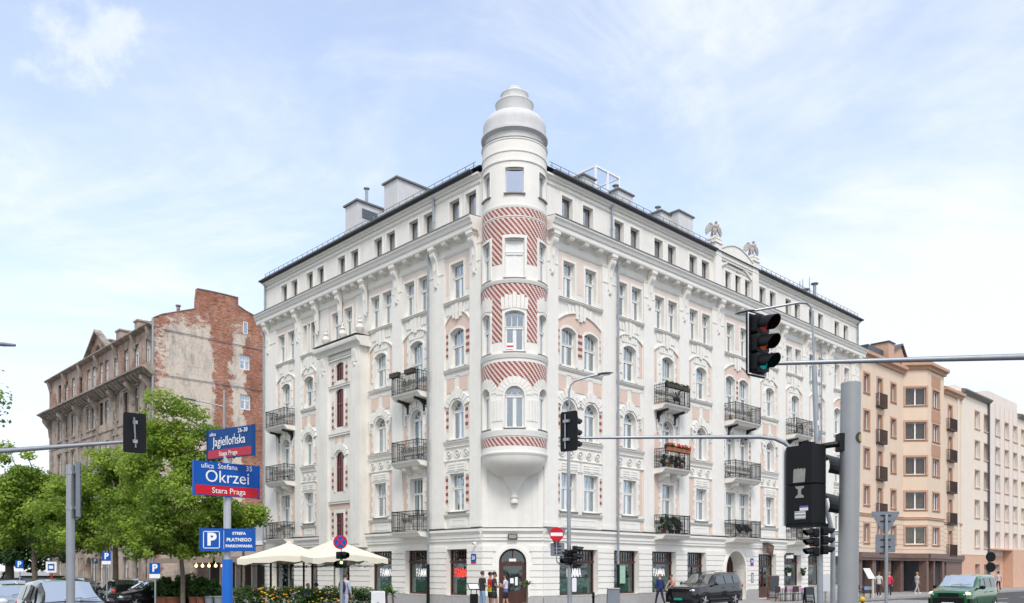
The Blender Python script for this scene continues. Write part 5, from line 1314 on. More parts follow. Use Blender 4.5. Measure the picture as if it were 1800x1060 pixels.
# segment 3
xS=nur(1655,0); xE=nur(1690); c=nur(1668,.1); ops=[]
for z in rows: ops.append((c-.5,c+.5,z-.8,z+hh,0,.2))
mb=MB(); wall(mb,xA,xE,3.35,18.9,ops); build(mb,'wall',PEA,PB,FLAT)
for z in rows: pvcwin(PB,FLAT@T(c,.2,z-.8),1.0,hh+.8,2,'balcony_door',trim=ORG); railing_box(PB,FLAT@T(c,0,z-.85),1.9)
pcor(FLAT,xS,xE,18.9); 
mb=MB(); mb.box(xE-1.3,xE-.9,-.12,0,3.4,18.6); build(mb,'pilaster',CRM,PB,FLAT)
# string courses, shallow rustication lines on the first storey, brown ground storey
for Mf,a,b in((FLAT,X0,xA),(MA,0,wA),(MBq,0,wB),(FLAT,xS,xE)):
    mb=MB(); mb.box(a,b,-.1,0,6.35,6.5); mb.box(a,b,-.14,0,6.5,6.53)
    build(mb,'string_course',ORG,PB,Mf)
    mb=MB(); mb.box(a,b,-.32,.3,3.0,3.42); mb.box(a,b,-.22,.3,2.8,3.0); build(mb,'fascia',DBR,PB,Mf)
for Mf,a,b,cs in((FLAT,X0,xA,[(q[0],q[1]) for q in s1]),(MA,0,wA,[(wA/2,1.7)]),(MBq,0,wB,[(cB,1.6)]),(FLAT,xS,xE,[(c,1.0)])):
    mb=MB()
    for i in range(6):
        z=3.75+i*.42; ed=[a]
        for (q,w) in cs:
            if 4.0<z<5.9: ed+=[q-w/2-.2,q+w/2+.2]
        ed.append(b)
        for j in range(0,len(ed),2):
            if ed[j+1]>ed[j]: mb.box(ed[j],ed[j+1],-.012,0,z,z+.035)
    build(mb,'rustication',ORG,PB,Mf)
mb=MB(); mb.box(X0,xA,.9,1.0,0,3.0); build(mb,'shopfront_wall',DBR,PB,FLAT)
for a_,b_ in((X0,X0+.7),(X0+2.6,X0+3.3),(X0+5.6,X0+6.3),(xA-.7,xA),(xS+1.2,xE)):
    mb=MB(); mb.box(a_,b_,-.02,.89,0,2.8); build(mb,'pillar',DBR,PB,FLAT)
mb=MB(); mb.box(X0+.7,xA,.6,.9,0,2.8); build(mb,'shop_glazing',DARK,PB,FLAT)
for a_,b_,c_ in((-.2,.25,.6),(wB-.5,wB,.5),(1.4,1.7,.4)):
    mb=MB(); mb.box(a_,b_,-.05,c_,0,2.8); build(mb,'pillar',DBR,PB,MBq)
mb=MB(); mb.box(.25,1.4,.5,.55,.0,2.8);mb.box(1.7,wB-.5,.15,.2,.6,2.6); build(mb,'shop_glazing',DARK,PB,MBq)
mb=MB(); mb.box(xA-.3,xE,1.7,1.8,0,19); mb.quad([(X0,0,19.4),(xE,0,19.0),(xE,12,20.5),(X0,12,20.9)]); build(mb,'rear_wall',DARK,PB,FLAT)
mb=MB(); mb.zprism([tuple((MBq@Vector(v))[:2]) for v in((0,0,0),(wB,0,0),(wB,1.6,0),(-1.4,1.6,0))],zb+.3,zb+.36); build(mb,'bay_roof',ROOFM,PB,Matrix())
# dormer gable on the roof
xd=nur(1562,1.0); xd2=nur(1606,1.0)
mb=MB(); mb.box(xd,xd+1.2,1.0,2.4,19,21.7); mb.prism([(xd+1.2,19),(xd2+.4,19),(xd2+.4,20.9),(xd2-.9,21.2),(xd2-1.9,22.2),(xd+1.2,21.0)],1.4,2.4); build(mb,'dormer',mat('dormer_salmon',(.6,.38,.27),.85,var=.05),PB,FLAT)
mb=MB(); mb.box(xd-.1,xd+1.3,.9,2.5,21.7,21.8); mb.prism([(xd2+.5,20.9),(xd2-.9,21.3),(xd2-1.9,22.3),(xd+1.2,21.1),(xd+1.2,21.0),(xd2-1.9,22.15),(xd2-.95,21.15),(xd2+.5,20.8)],1.2,2.5); mb.box(xd-3.2,xd-.1,1.4,2.4,19.2,21.0); build(mb,'dormer_roof',ROOFM,PB,FLAT)
mb=MB(); mb.box(X0+.6,X0+2.0,1.2,2.2,19,20.6); mb.box(X0+.5,X0+2.1,1.1,2.3,20.6,20.75); build(mb,'chimney',ORG,PB,FLAT)
# second, third, fourth houses down the street
def house(name,label,px0,px1,zt,cols,rws,w,h,base,wallm,x1=None,strip=False,cornm=None,par_top=0):
    xa=nur(px0); xb=nur(px1) if x1 is None else x1
    t=thing(name,label,'building',M=MRF@T(xa,0,0)); ops=[]
    for c in cols:
        for z in rws: ops.append((c-w/2,c+w/2,z,z+h,0,.3))
    gops=[(c-w/2,c+w/2,.7,2.6,0,.3) for c in cols]
    mb=MB(); wall(mb,xa,xb,3.5,zt,ops); mb.quad([(xb,0,0),(xb,11,0),(xb,11,zt),(xb,0,zt)]); mb.quad([(xa,0,0),(xa,0,zt),(xa,11,zt),(xa,11,0)]); mb.quad([(xa,0,zt),(xb,0,zt),(xb,11,zt+.3),(xa,11,zt+.3)]); build(mb,'wall',wallm,t,MRF)
    mb=MB(); wall(mb,xa,xb,0,3.5,gops,y=-.03); build(mb,'ground_floor_wall',base,t,MRF)
    mb=MB(); mb.box(xa,xb,-.05,0,3.5,3.56); 
    for c in cols:
        pass
    if strip: 
        for c in cols: mb.box(c-w/2-.12,c-w/2-.04,-.025,0,3.6,zt-1.0);mb.box(c+w/2+.04,c+w/2+.12,-.025,0,3.6,zt-1.0)
    tm=mat(name+'_trim',(.64,.46,.34),.8); build(mb,'string_course',tm,t,MRF)
    mb=MB(); mb.box(-w/2-.12,w/2+.12,-.1,0,-.1,0); mb.box(-w/2-.12,-w/2,-.03,0,0,h+.1);mb.box(w/2,w/2+.12,-.03,0,0,h+.1);mb.box(-w/2,w/2,-.03,0,h,h+.1); so_=None
    for c in cols:
        for z in rws:
            if so_ is None: so_=build(mb,'window_surround',tm,t,MRF@T(c,0,z))
            else: copy_part(so_,t,MRF@T(c,0,z))
    if cornm: mb=MB(); mb.xprism([(0,zt-.3),(-.2,zt-.25),(-.5,zt),(-.5,zt+.12),(0,zt+.25)],xa,xb); build(mb,'cornice',cornm,t,MRF)
    for c in cols:
        for z in rws: pvcwin(t,MRF@T(c,.3,z),w,h,2)
        pvcwin(t,MRF@T(c,.3,.7),w,1.9,2,'ground_window')
    mb=MB(); mb.box(xa+.1,xb-.1,.9,.95,.1,zt-.2); build(mb,'interior',DARK,t,MRF)
    return t,xa,xb
r2=[16.4,13.4,10.4,7.35,4.3]
t,xa,xb=house('cream_apartment_house','narrow cream apartment house with a grey roof edge and drainpipe beside the peach one',1690,1737,19.6,[nur(1712,.3),nur(1728,.3)],r2,1.45,1.75,SAL,CRM,cornm=FLASH)
mb=MB(); mb.path([(xb-.15,-.12,.2),(xb-.15,-.12,19.5)],.12,8); build(mb,'downpipe',mat('dark_pipe',(.09,.09,.10),.5),t,MRF)
mb=MB(); mb.box(nur(1680,2),nur(1690,2),2,3,19.2,21.2);mb.box(nur(1692,4),nur(1735,4),4,5,19.6,22.2)
for i in range(9): x=nur(1694+i*4.6,4); mb.tube((x,4.5,22.2),(x,4.5,22.7),.12)
build(mb,'chimney',GRYR,t,MRF)
t,xa,xb=house('tall_grey_cream_house','taller grey cream apartment house with orange window strips and salmon base, third along the street',1737.5,1788,20.8,[nur(1748,.3),nur(1764,.3),nur(1779,.3)],r2,1.5,1.75,SAL,GRYR,strip=True)
mb=MB(); mb.box(xa,xb-1,-.9,0,4.1,4.25); mb.box(xa+5,xb-1,-.95,-.05,.0,4.1); build(mb,'porch',SAL,t,MRF)
house('farthest_apartment_house','cream apartment house at the right edge of the photo, farthest along the street',1788.5,1850,19.5,[nur(1793,.3)+i*3.1 for i in range(5)],r2,1.4,1.7,SAL,CRM,x1=96,cornm=FLASH)
# ================================================================== street furniture
def O(name,mb,m,par,M=None): return build(mb,name,m,par,Matrix() if M is None else M,rel=True)
def plate(mb,w,h,t,y=0,m=0,r=.04,z=0):   # rounded plate centred, facing -y
    P=[]
    for cx,cz,a0 in((w/2-r,h/2-r,0),(-w/2+r,h/2-r,90),(-w/2+r,-h/2+r,180),(w/2-r,-h/2+r,270)):
        for i in range(4): a=R_(a0+30*i); P.append((cx+r*math.cos(a),z+cz+r*math.sin(a)))
    mb.prism(P,y,y+t,m)
def disc(mb,r,y0,y1,m=0,n=28,z=0,x=0): mb.prism([(x+r*math.cos(2*math.pi*i/n),z+r*math.sin(2*math.pi*i/n)) for i in range(n)],y0,y1,m)
LR=mat('red_lens',(.30,.02,.012),.25,var=.3,scale=30,emit=((.6,.03,.02),.10)); LO=mat('orange_lens',(.42,.07,.01),.25,var=.3,scale=30,emit=((.8,.12,.01),.08)); LG=mat('green_lens',(.0,.22,.20),.25,var=.3,scale=30,emit=((0,.5,.45),.2))
def head(par,M,n=3,lit=(0,1,2),visor=.34,r=.115,sp=.33,w=.34):
    mb=MB()
    for i in range(n):
        z=((n-1)/2-i)*sp
        plate(mb,w,sp-.012,.16,y=.0,z=z,r=.05); 
    O('housing',mb,BLK,par,M)
    for i in range(n):
        z=((n-1)/2-i)*sp; mb=MB()
        mb.T=M@Matrix.Translation((0,0,z))@Matrix.Rotation(R_(90),4,'X')
        mb.lathe([(0,.03),(r*.6,.025),(r,.0)],20); O('lens',mb,(LR,LO,LG)[lit[i]] ,par)
        mb=MB(); P=[];n2=16
        for j in range(n2+1):
            a=R_(-35+250*j/n2); ln=visor*(1-.55*(abs(a-R_(90))/R_(125))**2); P.append((a,ln))
        vs=[];fs=[]
        for a,ln in P:
            for rr in(r+.012,r+.022):
                vs.append((rr*math.cos(a),0,z+rr*math.sin(a))); vs.append((rr*math.cos(a),-ln,z+rr*math.sin(a)-ln*.12))
        for j in range(n2):
            o=j*4; fs+=[(o,o+1,o+5,o+4),(o+2,o+6,o+7,o+3),(o+1,o+3,o+7,o+5)]
        mb.T=M; mb.add(vs,fs,0); O('visor',mb,BLK,par)
def board(par,M,w,h,border=True,back=True):
    mb=MB(); plate(mb,w,h,.02,y=.1,r=.07); 
    if border:
        mb2=MB(); n=0
        for (x0,x1,z0,z1) in((-w/2+.03,w/2-.03,h/2-.05,h/2-.03),(-w/2+.03,w/2-.03,-h/2+.03,-h/2+.05),(-w/2+.03,-w/2+.05,-h/2+.05,h/2-.05),(w/2-.05,w/2-.03,-h/2+.05,h/2-.05)): mb2.box(x0,x1,.095,.1,z0,z1)
    b=O('backboard',mb,BLK,par,M)
    if border: O('border',mb2,SWHITE,b,M if False else Matrix())
    return b
# near right signal on a mast arm
p=at(1338,604,15); t=thing('traffic_signal','large three lamp traffic signal with white bordered backboard on the right mast arm','traffic signal',M=T(*p)@Matrix.Rotation(R_(36),4,'Z'))
b=board(t,Matrix(),.56,1.17); head(t,Matrix.Translation((0,-.04,0)),3,visor=.33,r=.125,sp=.345,w=.36)
def arm(name,label,pts,rs,m,top=None,group=None,cat='signal pole'):
    mb=MB(); mb.path(pts,rs,12); o=build(mb,name,m,None,Matrix()); return tag(o,label,cat,group)
mb=MB(); a=at(1350,639,15.1); c=at(1800,627,14.9); e=(c[0]+1.6,c[1],c[2]+.06)
t=thing('signal_mast','pale steel mast arm reaching in from the right edge and carrying the large signal','signal mast',M=T(e[0],e[1],0))
mb.path([a,((a[0]+c[0])/2,15,(a[2]+c[2])/2-.0),c,e],[.036,.045,.06,.065],14); build(mb,'arm',GALV,t,Matrix())
mb=MB(); mb.tube((e[0],e[1],0),(e[0],e[1],e[2]+.3),.11,.08,16); build(mb,'pole',GALV,t,Matrix())
# left signal seen from behind, with arm from the left
p=at(235,762,24); t=thing('traffic_signal','black traffic signal seen from behind at the end of the left mast arm','traffic signal',M=T(*p)@Matrix.Rotation(R_(180+38),4,'Z'))
board(t,Matrix(),.62,1.15); head(t,Matrix.Translation((0,-.1,0)),3)
mb=MB(); mb.tube((-.02,.14,-.42),(.06,.30,.42),.025); mb.box(-.06,.06,.12,.2,-.3,-.2); mb.box(-.06,.06,.12,.2,.25,.35); O('bracket',mb,GALV,t)
a=at(228,776,24.1); c=at(0,793,23.6); e=(c[0]-1.5,c[1]-.1,c[2]-.12)
t=thing('signal_mast','pale steel mast arm reaching in from the left edge and carrying the backward facing signal','signal mast',M=T(e[0],e[1],0))
mb=MB(); mb.path([a,c,e],[.045,.075,.085],14); build(mb,'arm',GALV,t,Matrix()); mb=MB(); mb.tube((e[0],e[1],0),(e[0],e[1],e[2]+.2),.11,.09,16); build(mb,'pole',GALV,t,Matrix())
# middle signal seen from behind, curved arm
p=at(1004,759,24); t=thing('traffic_signal','black traffic signal seen from behind at the tip of the long curved arm','traffic signal',M=T(*p)@Matrix.Rotation(R_(180-40),4,'Z'))
board(t,Matrix(),.60,1.15); head(t,Matrix.Translation((0,-.1,0)),3)
mb=MB(); mb.tube((.1,.16,-.5),(.1,.16,.5),.02); mb.box(-.05,.15,.12,.2,-.28,-.2); mb.box(-.05,.15,.12,.2,.25,.33); O('bracket',mb,GALV,t)
P=[at(994,770,24.2),at(1150,768.5,24.3),at(1335,768,24.5),at(1362,771,24.5),at(1380,779,24.5),at(1393,792,24.5),at(1420,830,24.6),at(1450,880,24.8),at(1464,940,25)]
g=(P[-1][0],25,0)
t=thing('signal_mast','long curved steel mast arm carrying the middle signal in front of the right facade','signal mast',M=T(*g)); mb=MB(); mb.path(P+[g],[.035,.05,.062,.062,.064,.066,.07,.07,.07,.075],12); build(mb,'arm',GALV,t,Matrix())
# big near pole and the two-section signal on it
Y=8.6
t=thing('steel_pole','thick grey steel pole in the near right foreground with a round sticker','pole',M=T(3.45,Y,0))
mb=MB(); mb.tube((3.45,Y,0),(3.51,Y,3.93),.103,.099,32); mb.tube((3.51,Y,3.93),(3.51,Y,3.94),.099,.09,32); build(mb,'shaft',GPOLE,t,Matrix())
def stick(mb,z,a0,a1,r,z1,m=0,cx=3.51,cy=Y,n=8):
    for i in range(n):
        p=R_(a0+(a1-a0)*i/n);q=R_(a0+(a1-a0)*(i+1)/n); mb.quad([(cx+r*math.sin(p),cy-r*math.cos(p),z),(cx+r*math.sin(q),cy-r*math.cos(q),z),(cx+r*math.sin(q),cy-r*math.cos(q),z1),(cx+r*math.sin(p),cy-r*math.cos(p),z1)],m)
STK=mat('yellow_sticker',(.5,.33,.06),.5,var=.5,scale=40); STB=mat('black_sticker',(.03,.03,.03),.4); STG=mat('grey_sticker',(.33,.31,.28),.8,var=.15,scale=20); STW=mat('white_sticker',(.8,.8,.8),.5); STP=mat('purple_sticker',(.16,.10,.34),.5)
mb=MB()
for i in range(12):
    zz=3.36-.056+.112*(i+.5)/12; ww=math.sqrt(max(0,1-((i+.5-6)/6)**2)); stick(mb,zz-.0048,42-34*ww,42+34*ww,.1045,zz+.0048,0,cx=3.503)
for i in range(8):
    zz=3.36-.034+.068*(i+.5)/8; ww=.5*math.sqrt(max(0,1-((i+.5-4)/4)**2)); stick(mb,zz-.0043,38-20*ww,46+24*ww,.1055,zz+.0043,1,cx=3.503)
build(mb,'sticker',[STB,STK],t,Matrix())
mb=MB(); z=EYE+(HZ-778)/F*8.6
mb.box(3.37,3.43,Y-.06,Y+.06,z-.09,z+.09); mb.path([(3.40,Y,z-.01),(3.24,Y+.03,z-.03),(3.12,Y+.06,z-.05)],[.032,.03,.02],8); build(mb,'bracket',BLK,t,Matrix())
p=at(1421,853,8.7)
t=thing('traffic_signal','black two section signal with stickers beside the thick near pole, seen from behind','traffic signal',M=T(*p)@Matrix.Rotation(R_(180-55),4,'Z'))
mb=MB()
for k in(1,-1):
    z=.205*k; 
    mb.zprism([(-.19,.12),(-.19,-.02),(-.1,-.16),(.1,-.16),(.19,-.02),(.19,.12),(.15,.16),(-.15,.16)],z-.198,z+.198)
O('housing',mb,BLK,t)
for k in(1,-1):
    mb=MB(); vs=[]; n2=14
    for j in range(n2+1):
        a=R_(-30+240*j/n2); 
        vs+=[(.15*math.cos(a),-.15,.205*k+.15*math.sin(a)),(.15*math.cos(a),-.50+.1*abs(math.cos(a)),.205*k+.14*math.sin(a)-.02)]
    mb.add(vs,[(2*j,2*j+1,2*j+3,2*j+2) for j in range(n2)]); O('visor',mb,BLK,t)
mb=MB(); mb.box(-.17,.17,-.1,.15,-.44,-.405); mb.box(-.05,.05,-.05,.05,.4,.45); O('bracket',mb,BLK,t)
mb=MB(); mb.box(.205,.22,-.02,.14,-.42,.42); O('backboard_edge',mb,SWHITE,t)
mb=MB(); P=[(-.09,.02),(-.1,.15),(-.085,.165),(-.07,.15),(-.05,.168),(-.03,.155),(-.01,.17),(.01,.155),(.03,.168),(.045,.15),(.05,.02)]
mb.prism([(x+.02,z) for x,z in P],.1605,.162); 
mb.prism([(-.065,-.02),(.045,-.02),(.035,-.04),(.012,-.05),(.01,-.10),(.04,-.125),(.045,-.14),(-.06,-.14),(-.055,-.12),(-.025,-.10),(-.03,-.05),(-.06,-.04)],.1605,.162)
O('sticker',mb,STG,t)
mb=MB(); mb.box(-.08,.05,.1605,.162,-.36,-.28); mb.box(-.11,-.01,.1605,.162,-.275,-.235); O('sticker',mb,STW,t)
mb=MB(); mb.box(-.11,-.01,.162,.163,-.245,-.225); O('sticker',mb,STP,t)
mb=MB(); 
for i in range(9): mb.box(-.075+i*.014,-.068+i*.014,.162,.163,-.33,-.31); mb.box(-.078+i*.0145,-.07+i*.0145,.162,.163,-.357,-.347); mb.box(-.078+i*.0145,-.07+i*.0145,.162,.163,-.295,-.285)
O('sticker',mb,STB,t)
# street lamps
def lamp(name,label,base,top,armpts,head_px,r0,r1,rolled=True,M=None):
    t=thing(name,label,'street lamp',M=T(base[0],base[1],0)); mb=MB(); mb.path([base]+top,r0,12); mb.path(armpts,r1,8); build(mb,'pole',GALV,t,Matrix())
    a,b=head_px; a=Vector(a);b=Vector(b); d=(b-a); L=d.length; mb=MB(); R=Matrix.Translation(a)@d.to_track_quat('X','Z').to_matrix().to_4x4(); mb.T=R
    vs=[];fs=[];N=10
    for i in range(N+1):
        u=i/N; w=.17*math.sin(math.pi*min(1,u*.9+.08))**.6; h=.06*math.sin(math.pi*min(1,u*.9+.08))**.5
        vs+=[(u*L,-w,0),(u*L,0,h),(u*L,w,0),(u*L,0,-h*.5)]
    for i in range(N): 
        for j in range(4): fs.append((i*4+j,i*4+(j+1)%4,i*4+4+(j+1)%4,i*4+4+j))
    fs+=[(3,2,1,0),(N*4,N*4+1,N*4+2,N*4+3)]; mb.add(vs,fs,0,True); h=build(mb,'lamp_head',mat('lamp_grey',(.10,.11,.12),.5),t,Matrix())
    mb=MB(); mb.T=R; mb.box(L*.35,L*.8,-.09,.09,-.05,-.035); build(mb,'lamp_panel',SWHITE,h,Matrix())
    return t
b=at(1002,1060,30); tp=[(b[0],30,7.3),(b[0]-.02,30,8.6)]
lamp('street_lamp','slim grey street lamp with a curved arm, no entry sign on its lower pole',(b[0],30,0),[(b[0]-.04,30,3),(b[0]-.06,30,7.9)],[at(1001,715,30),at(1000,690,30),at(1003,677,30),at(1010,670,30),at(1035,662,30),at(1055,658,30)],(at(1050,658,30),at(1078,655.5,30)),[.085,.075,.045],.035)
lt=lamp('street_lamp','taller weathered street lamp whose arm reaches left above the large signal',(at(1442,1060,24)[0],24,0),[at(1441,950,24),at(1436,775,24),at(1431,642,24)],[at(1431,642,24),at(1428.5,560,24),at(1426,541,24),at(1419,533,24),at(1405,532,24),at(1326,546,24)],(at(1326,546,24),at(1292,552,24)),[.085,.085,.08,.07],.035)
mb=MB(); rr=random.Random(3)
for i in range(26):
    z=2.6+rr.random()*5; a0=rr.uniform(-70,60); q=at(1438,1002-(z-2)/24*F,24); xx=at(1442-(z-2)*.95,0,24)[0]
    stick(mb,z,a0,a0+rr.uniform(15,45),.088,z+rr.uniform(.06,.2),0 if rr.random()<.6 else 1,cx=xx,cy=24,n=4)
build(mb,'sticker',[STW,mat('blue_grey_sticker',(.2,.25,.35),.6)],lt,Matrix())
b=at(394,1000,46); lamp('street_lamp','thin dark street lamp rising behind the street name signs',(b[0],46,0),[at(394,760,46),at(394,686,46)],[at(394,715,46),at(360,707,46),at(330,702,46)],(at(345,704,46),at(316,699,46)),[.09,.07,.05],.035)
b=at(-14,604,22); t=thing('street_lamp','street lamp head poking in at the left edge above the trees','street lamp',M=T(b[0]-.6,22,0)); mb=MB(); mb.tube((b[0]-.6,22,0),(b[0]-.6,22,b[2]-.1),.08,.05,10); mb.tube((b[0]-.6,22,b[2]-.1),b,.04,.035,8); build(mb,'pole',GALV,t,Matrix())
mb=MB(); c=at(27,607,22); mb.path([b,((b[0]+c[0])/2,22,(b[2]+c[2])/2),c],[.04,.055,.035],8); build(mb,'lamp_head',SBACK,t,Matrix())
# signals on the lamp poles
def smallsignal(px,py,Y,rz,n,label,r=.1,par=None):
    p=at(px,py,Y); t=thing('traffic_signal',label,'traffic signal',M=T(*p)@Matrix.Rotation(R_(rz),4,'Z')); head(t,Matrix(),n,lit=(0,1,2) if n==3 else (0,2),visor=.26,r=.095,sp=.27,w=.28); mb=MB(); mb.box(-.03,.03,.2,.3,-.2,.2); O('bracket',mb,GALV,t); return t
smallsignal(1014,979,29.9,90,3,'black three lamp signal turned sideways right of the pole with the no entry sign')
smallsignal(996,980,29.9,-60,2,'small two lamp pedestrian signal left of the pole with the no entry sign')
smallsignal(1427,953,23.9,-80,3,'black signal left of the tall weathered lamp pole, pointing left')
smallsignal(1452,950,23.9,100,3,'black signal right of the tall weathered lamp pole, half behind the near pole')
# traffic signs
def pole(px,Y,ytop,r,name,label,m=GALV,M=None):
    x=PX(px,Y); t=thing(name,label,'road sign',M=T(x,Y,0)); mb=MB(); mb.tube((0,0,0),(0,0,EYE+(HZ-ytop)/F*Y),r,n=12); O('pole',mb,m,t); return t
# no entry + yield back, bracketed on the lamp pole
Y=29.6; p=at(978.5,939,Y); t=thing('no_entry_sign','red round no entry sign with a white bar','road sign',M=T(*p))
mb=MB(); disc(mb,.255,0,.012); O('disc',mb,SRED,t); mb=MB(); mb.box(-.215,.215,-.006,-.002,-.065,.055); O('bar',mb,SWHITE,t)
mb=MB(); mb.tube((0,.07,-.25),(0,.07,.1),.025); mb.path([(0,.06,-.9),(.03,.1,-1.0),(.42,.35,-1.22)],.022,6); mb.tube((0,.07,-.25),(.0,.06,-.95),.022); O('post',mb,GALV,t)
t=thing('yield_sign','grey back of an inverted triangular sign behind the no entry disc','road sign',M=T(p[0],Y+.15,p[2])); mb=MB(); mb.prism([(-.34,.24),(.34,.24),(.36,.2),(.03,-.42),(-.03,-.42),(-.36,.2)],0,.015); O('plate',mb,SBACK,t)
p=at(980,966,Y+.15); t=thing('square_sign','grey back of a square sign under the no entry disc','road sign',M=T(*p)); mb=MB(); plate(mb,.5,.47,.012); O('plate',mb,SBACK,t); mb=MB()
for z in(-.12,.0,.12): mb.box(-.12,.12,-.03,0,z-.012,z+.012)
O('clamp',mb,BLK,t)
mb=MB(); plate(mb,.16,.5,.01); tag(build(mb,'hanging_notice',STW,None,T(*at(1009.5,1028,29.8))),'small white hanging notice tied to the pole under the sideways signal','notice')
# no stopping sign and signal
Y=30; x=PX(600,Y); t=thing('no_stopping_sign','round blue and red no stopping sign on a short pole above the cafe umbrellas','road sign',M=T(x,Y,0)); z=EYE+(HZ-953)/F*Y
mb=MB(); mb.tube((0,0,0),(0,0,z-.55),.055); mb.tube((0,0,z-.55),(0,0,z),.02); O('pole',mb,GALV,t)
mb=MB(); disc(mb,.255,-.05,-.035,z=z,x=-.03); O('rim',mb,SRED,t); mb=MB(); disc(mb,.205,-.056,-.0505,z=z,x=-.03); O('field',mb,SBLUE,t)
mb=MB()
for s in(-1,1):
    mb.T=Matrix.Translation((-.03,0,z))@Matrix.Rotation(R_(45*s),4,'Y'); mb.box(-.205,.205,-.062-.002*(s+1),-.0565,-.026,.026)
O('cross',mb,SRED,t)
p=at(600,984,29.8); t=thing('traffic_signal','small twin headed pedestrian signal with a lit green lamp under the no stopping sign','traffic signal',M=T(*p)); 
for k,(dz,rz) in enumerate(((.16,60),(-.16,-30))):
    mb=MB(); mb.T=Matrix.Translation((0,0,dz))@Matrix.Rotation(R_(rz),4,'Z'); plate(mb,.34,.26,.2,y=-.1); mb.path([(0,-.1,.02),(0,-.3,.0)],[.12,.1],12,caps=False); O('housing',mb,BLK,t)
mb=MB(); disc(mb,.05,-.24,-.23,z=-.1,x=.05); O('lens',mb,mat('lit_green_lens',(.3,.9,.2),.4,emit=((.45,1,.1),3)),t)
# street name signs on their post
Y=13.3; x=PX(399.5,Y); t=thing('sign_post','white grey round sign post with a thick blue sleeve carrying the street name boards','sign post',M=T(x,Y,0))
mb=MB(); mb.tube((0,0,0),(0,0,3.86),.058,n=24); O('pole',mb,mat('white_grey_pole',(.48,.50,.52),.35,metal=.3,var=.08),t); mb=MB(); mb.tube((0,0,0),(0,0,2.17),.083,n=24); O('sleeve',mb,mat('blue_sleeve',(.0,.13,.55),.35,var=.08,scale=2,coat=.2),t)
def nameboard(label,px,py,Y,rz,w,h,field,lines,red=.3,foot='Stara Praga',redm=SRED,bulge=0):
    p=at(px,py,Y); t=thing('street_name_sign',label,'street sign',M=T(*p)@Matrix.Rotation(R_(rz),4,'Z')); N=10
    mb=MB()
    for i in range(N):
        a=-w/2+w*i/N;b=-w/2+w*(i+1)/N; ya=bulge*(2*a/w)**2; yb=bulge*(2*b/w)**2
        mb.add([(a,ya,-h/2),(b,yb,-h/2),(b,yb,h/2),(a,ya,h/2),(a,ya+.05,-h/2),(b,yb+.05,-h/2),(b,yb+.05,h/2),(a,ya+.05,h/2)],[(0,1,2,3),(7,6,5,4),(3,2,6,7),(0,4,5,1)])
    mb.box(-w/2-.012,-w/2,bulge-.01,bulge+.06,-h/2-.01,h/2+.01);mb.box(w/2,w/2+.012,bulge-.01,bulge+.06,-h/2-.01,h/2+.01)
    O('board',mb,field,t)
    if red:
        mb=MB()
        for i in range(N):
            a=-w/2+.012+(w-.024)*i/N;b=-w/2+.012+(w-.024)*(i+1)/N; ya=bulge*(2*a/w)**2-.003; yb=bulge*(2*b/w)**2-.003; mb.quad([(a,ya,-h/2+.012),(b,yb,-h/2+.012),(b,yb,-h/2+h*red),(a,ya,-h/2+h*red)])
        O('red_band',mb,redm,t)
    for (s,sz,dx,dz,sx,al) in lines:
        text(s,sz,WM[t.name]@Matrix.Translation((dx,-.008+ (0 if not bulge else 0),dz)),SWHITE,t,sx=sx,align=al,depth=.002)
    return t
h=.53
nameboard('blue and red street name board reading Okrzei','' or 400,843.5,13.2,43.9,1.07,h,SBLUE,[('Okrzei',.27,.0,.03,.98,'CENTER'),('ulica',.115,-.33,.195,1,'CENTER'),('Stefana',.115,-.0,.2,1,'CENTER'),('35',.115,.36,.2,1,'CENTER'),('Stara Praga',.125,.02,-.185,1,'CENTER')])
nameboard('higher blue and red street name board reading Jagiellońska, turned away to the left',403,778,13.2,-33,1.08,.47,SDBL,[('Jagiellońska',.21,.0,.03,.80,'CENTER'),('ulica',.085,-.40,.16,1,'CENTER'),('26-38',.10,.33,.17,1,'CENTER'),('Stara Praga',.10,-.02,-.165,1,'CENTER')],redm=mat('sign_dark_red',(.45,.01,.03),.35))
p=at(400,949,13.2); t=thing('parking_zone_sign','blue paid parking zone board with a white P and three lines of text','road sign',M=T(*p)@Matrix.Rotation(R_(8),4,'Z'))
mb=MB(); mb.box(-.41,.41,-.02,.04,-.18,.18); mb.box(-.425,-.41,-.03,.05,-.185,.185);mb.box(.41,.425,-.03,.05,-.185,.185); O('board',mb,SBLUE,t)
mb=MB(); 
for (a,b,c,d) in((-.355,-.125,.125,.137),(-.355,-.125,-.137,-.125),(-.367,-.355,-.125,.125),(-.125,-.113,-.125,.125),(-.055,-.05,-.15,.15)): mb.box(a,b,-.026,-.0205,c,d)
O('border',mb,SWHITE,t)
W_=WM[t.name]
text('P',.27,W_@Matrix.Translation((-.24,-.024,.0)),SWHITE,t,bold=.012,depth=.002)
for s,sz,z in(('STREFA',.062,.10),('PŁATNEGO',.075,.0),('PARKOWANIA',.062,-.10)): text(s,sz,W_@Matrix.Translation((.18,-.024,z)),SWHITE,t,depth=.002,bold=.002)
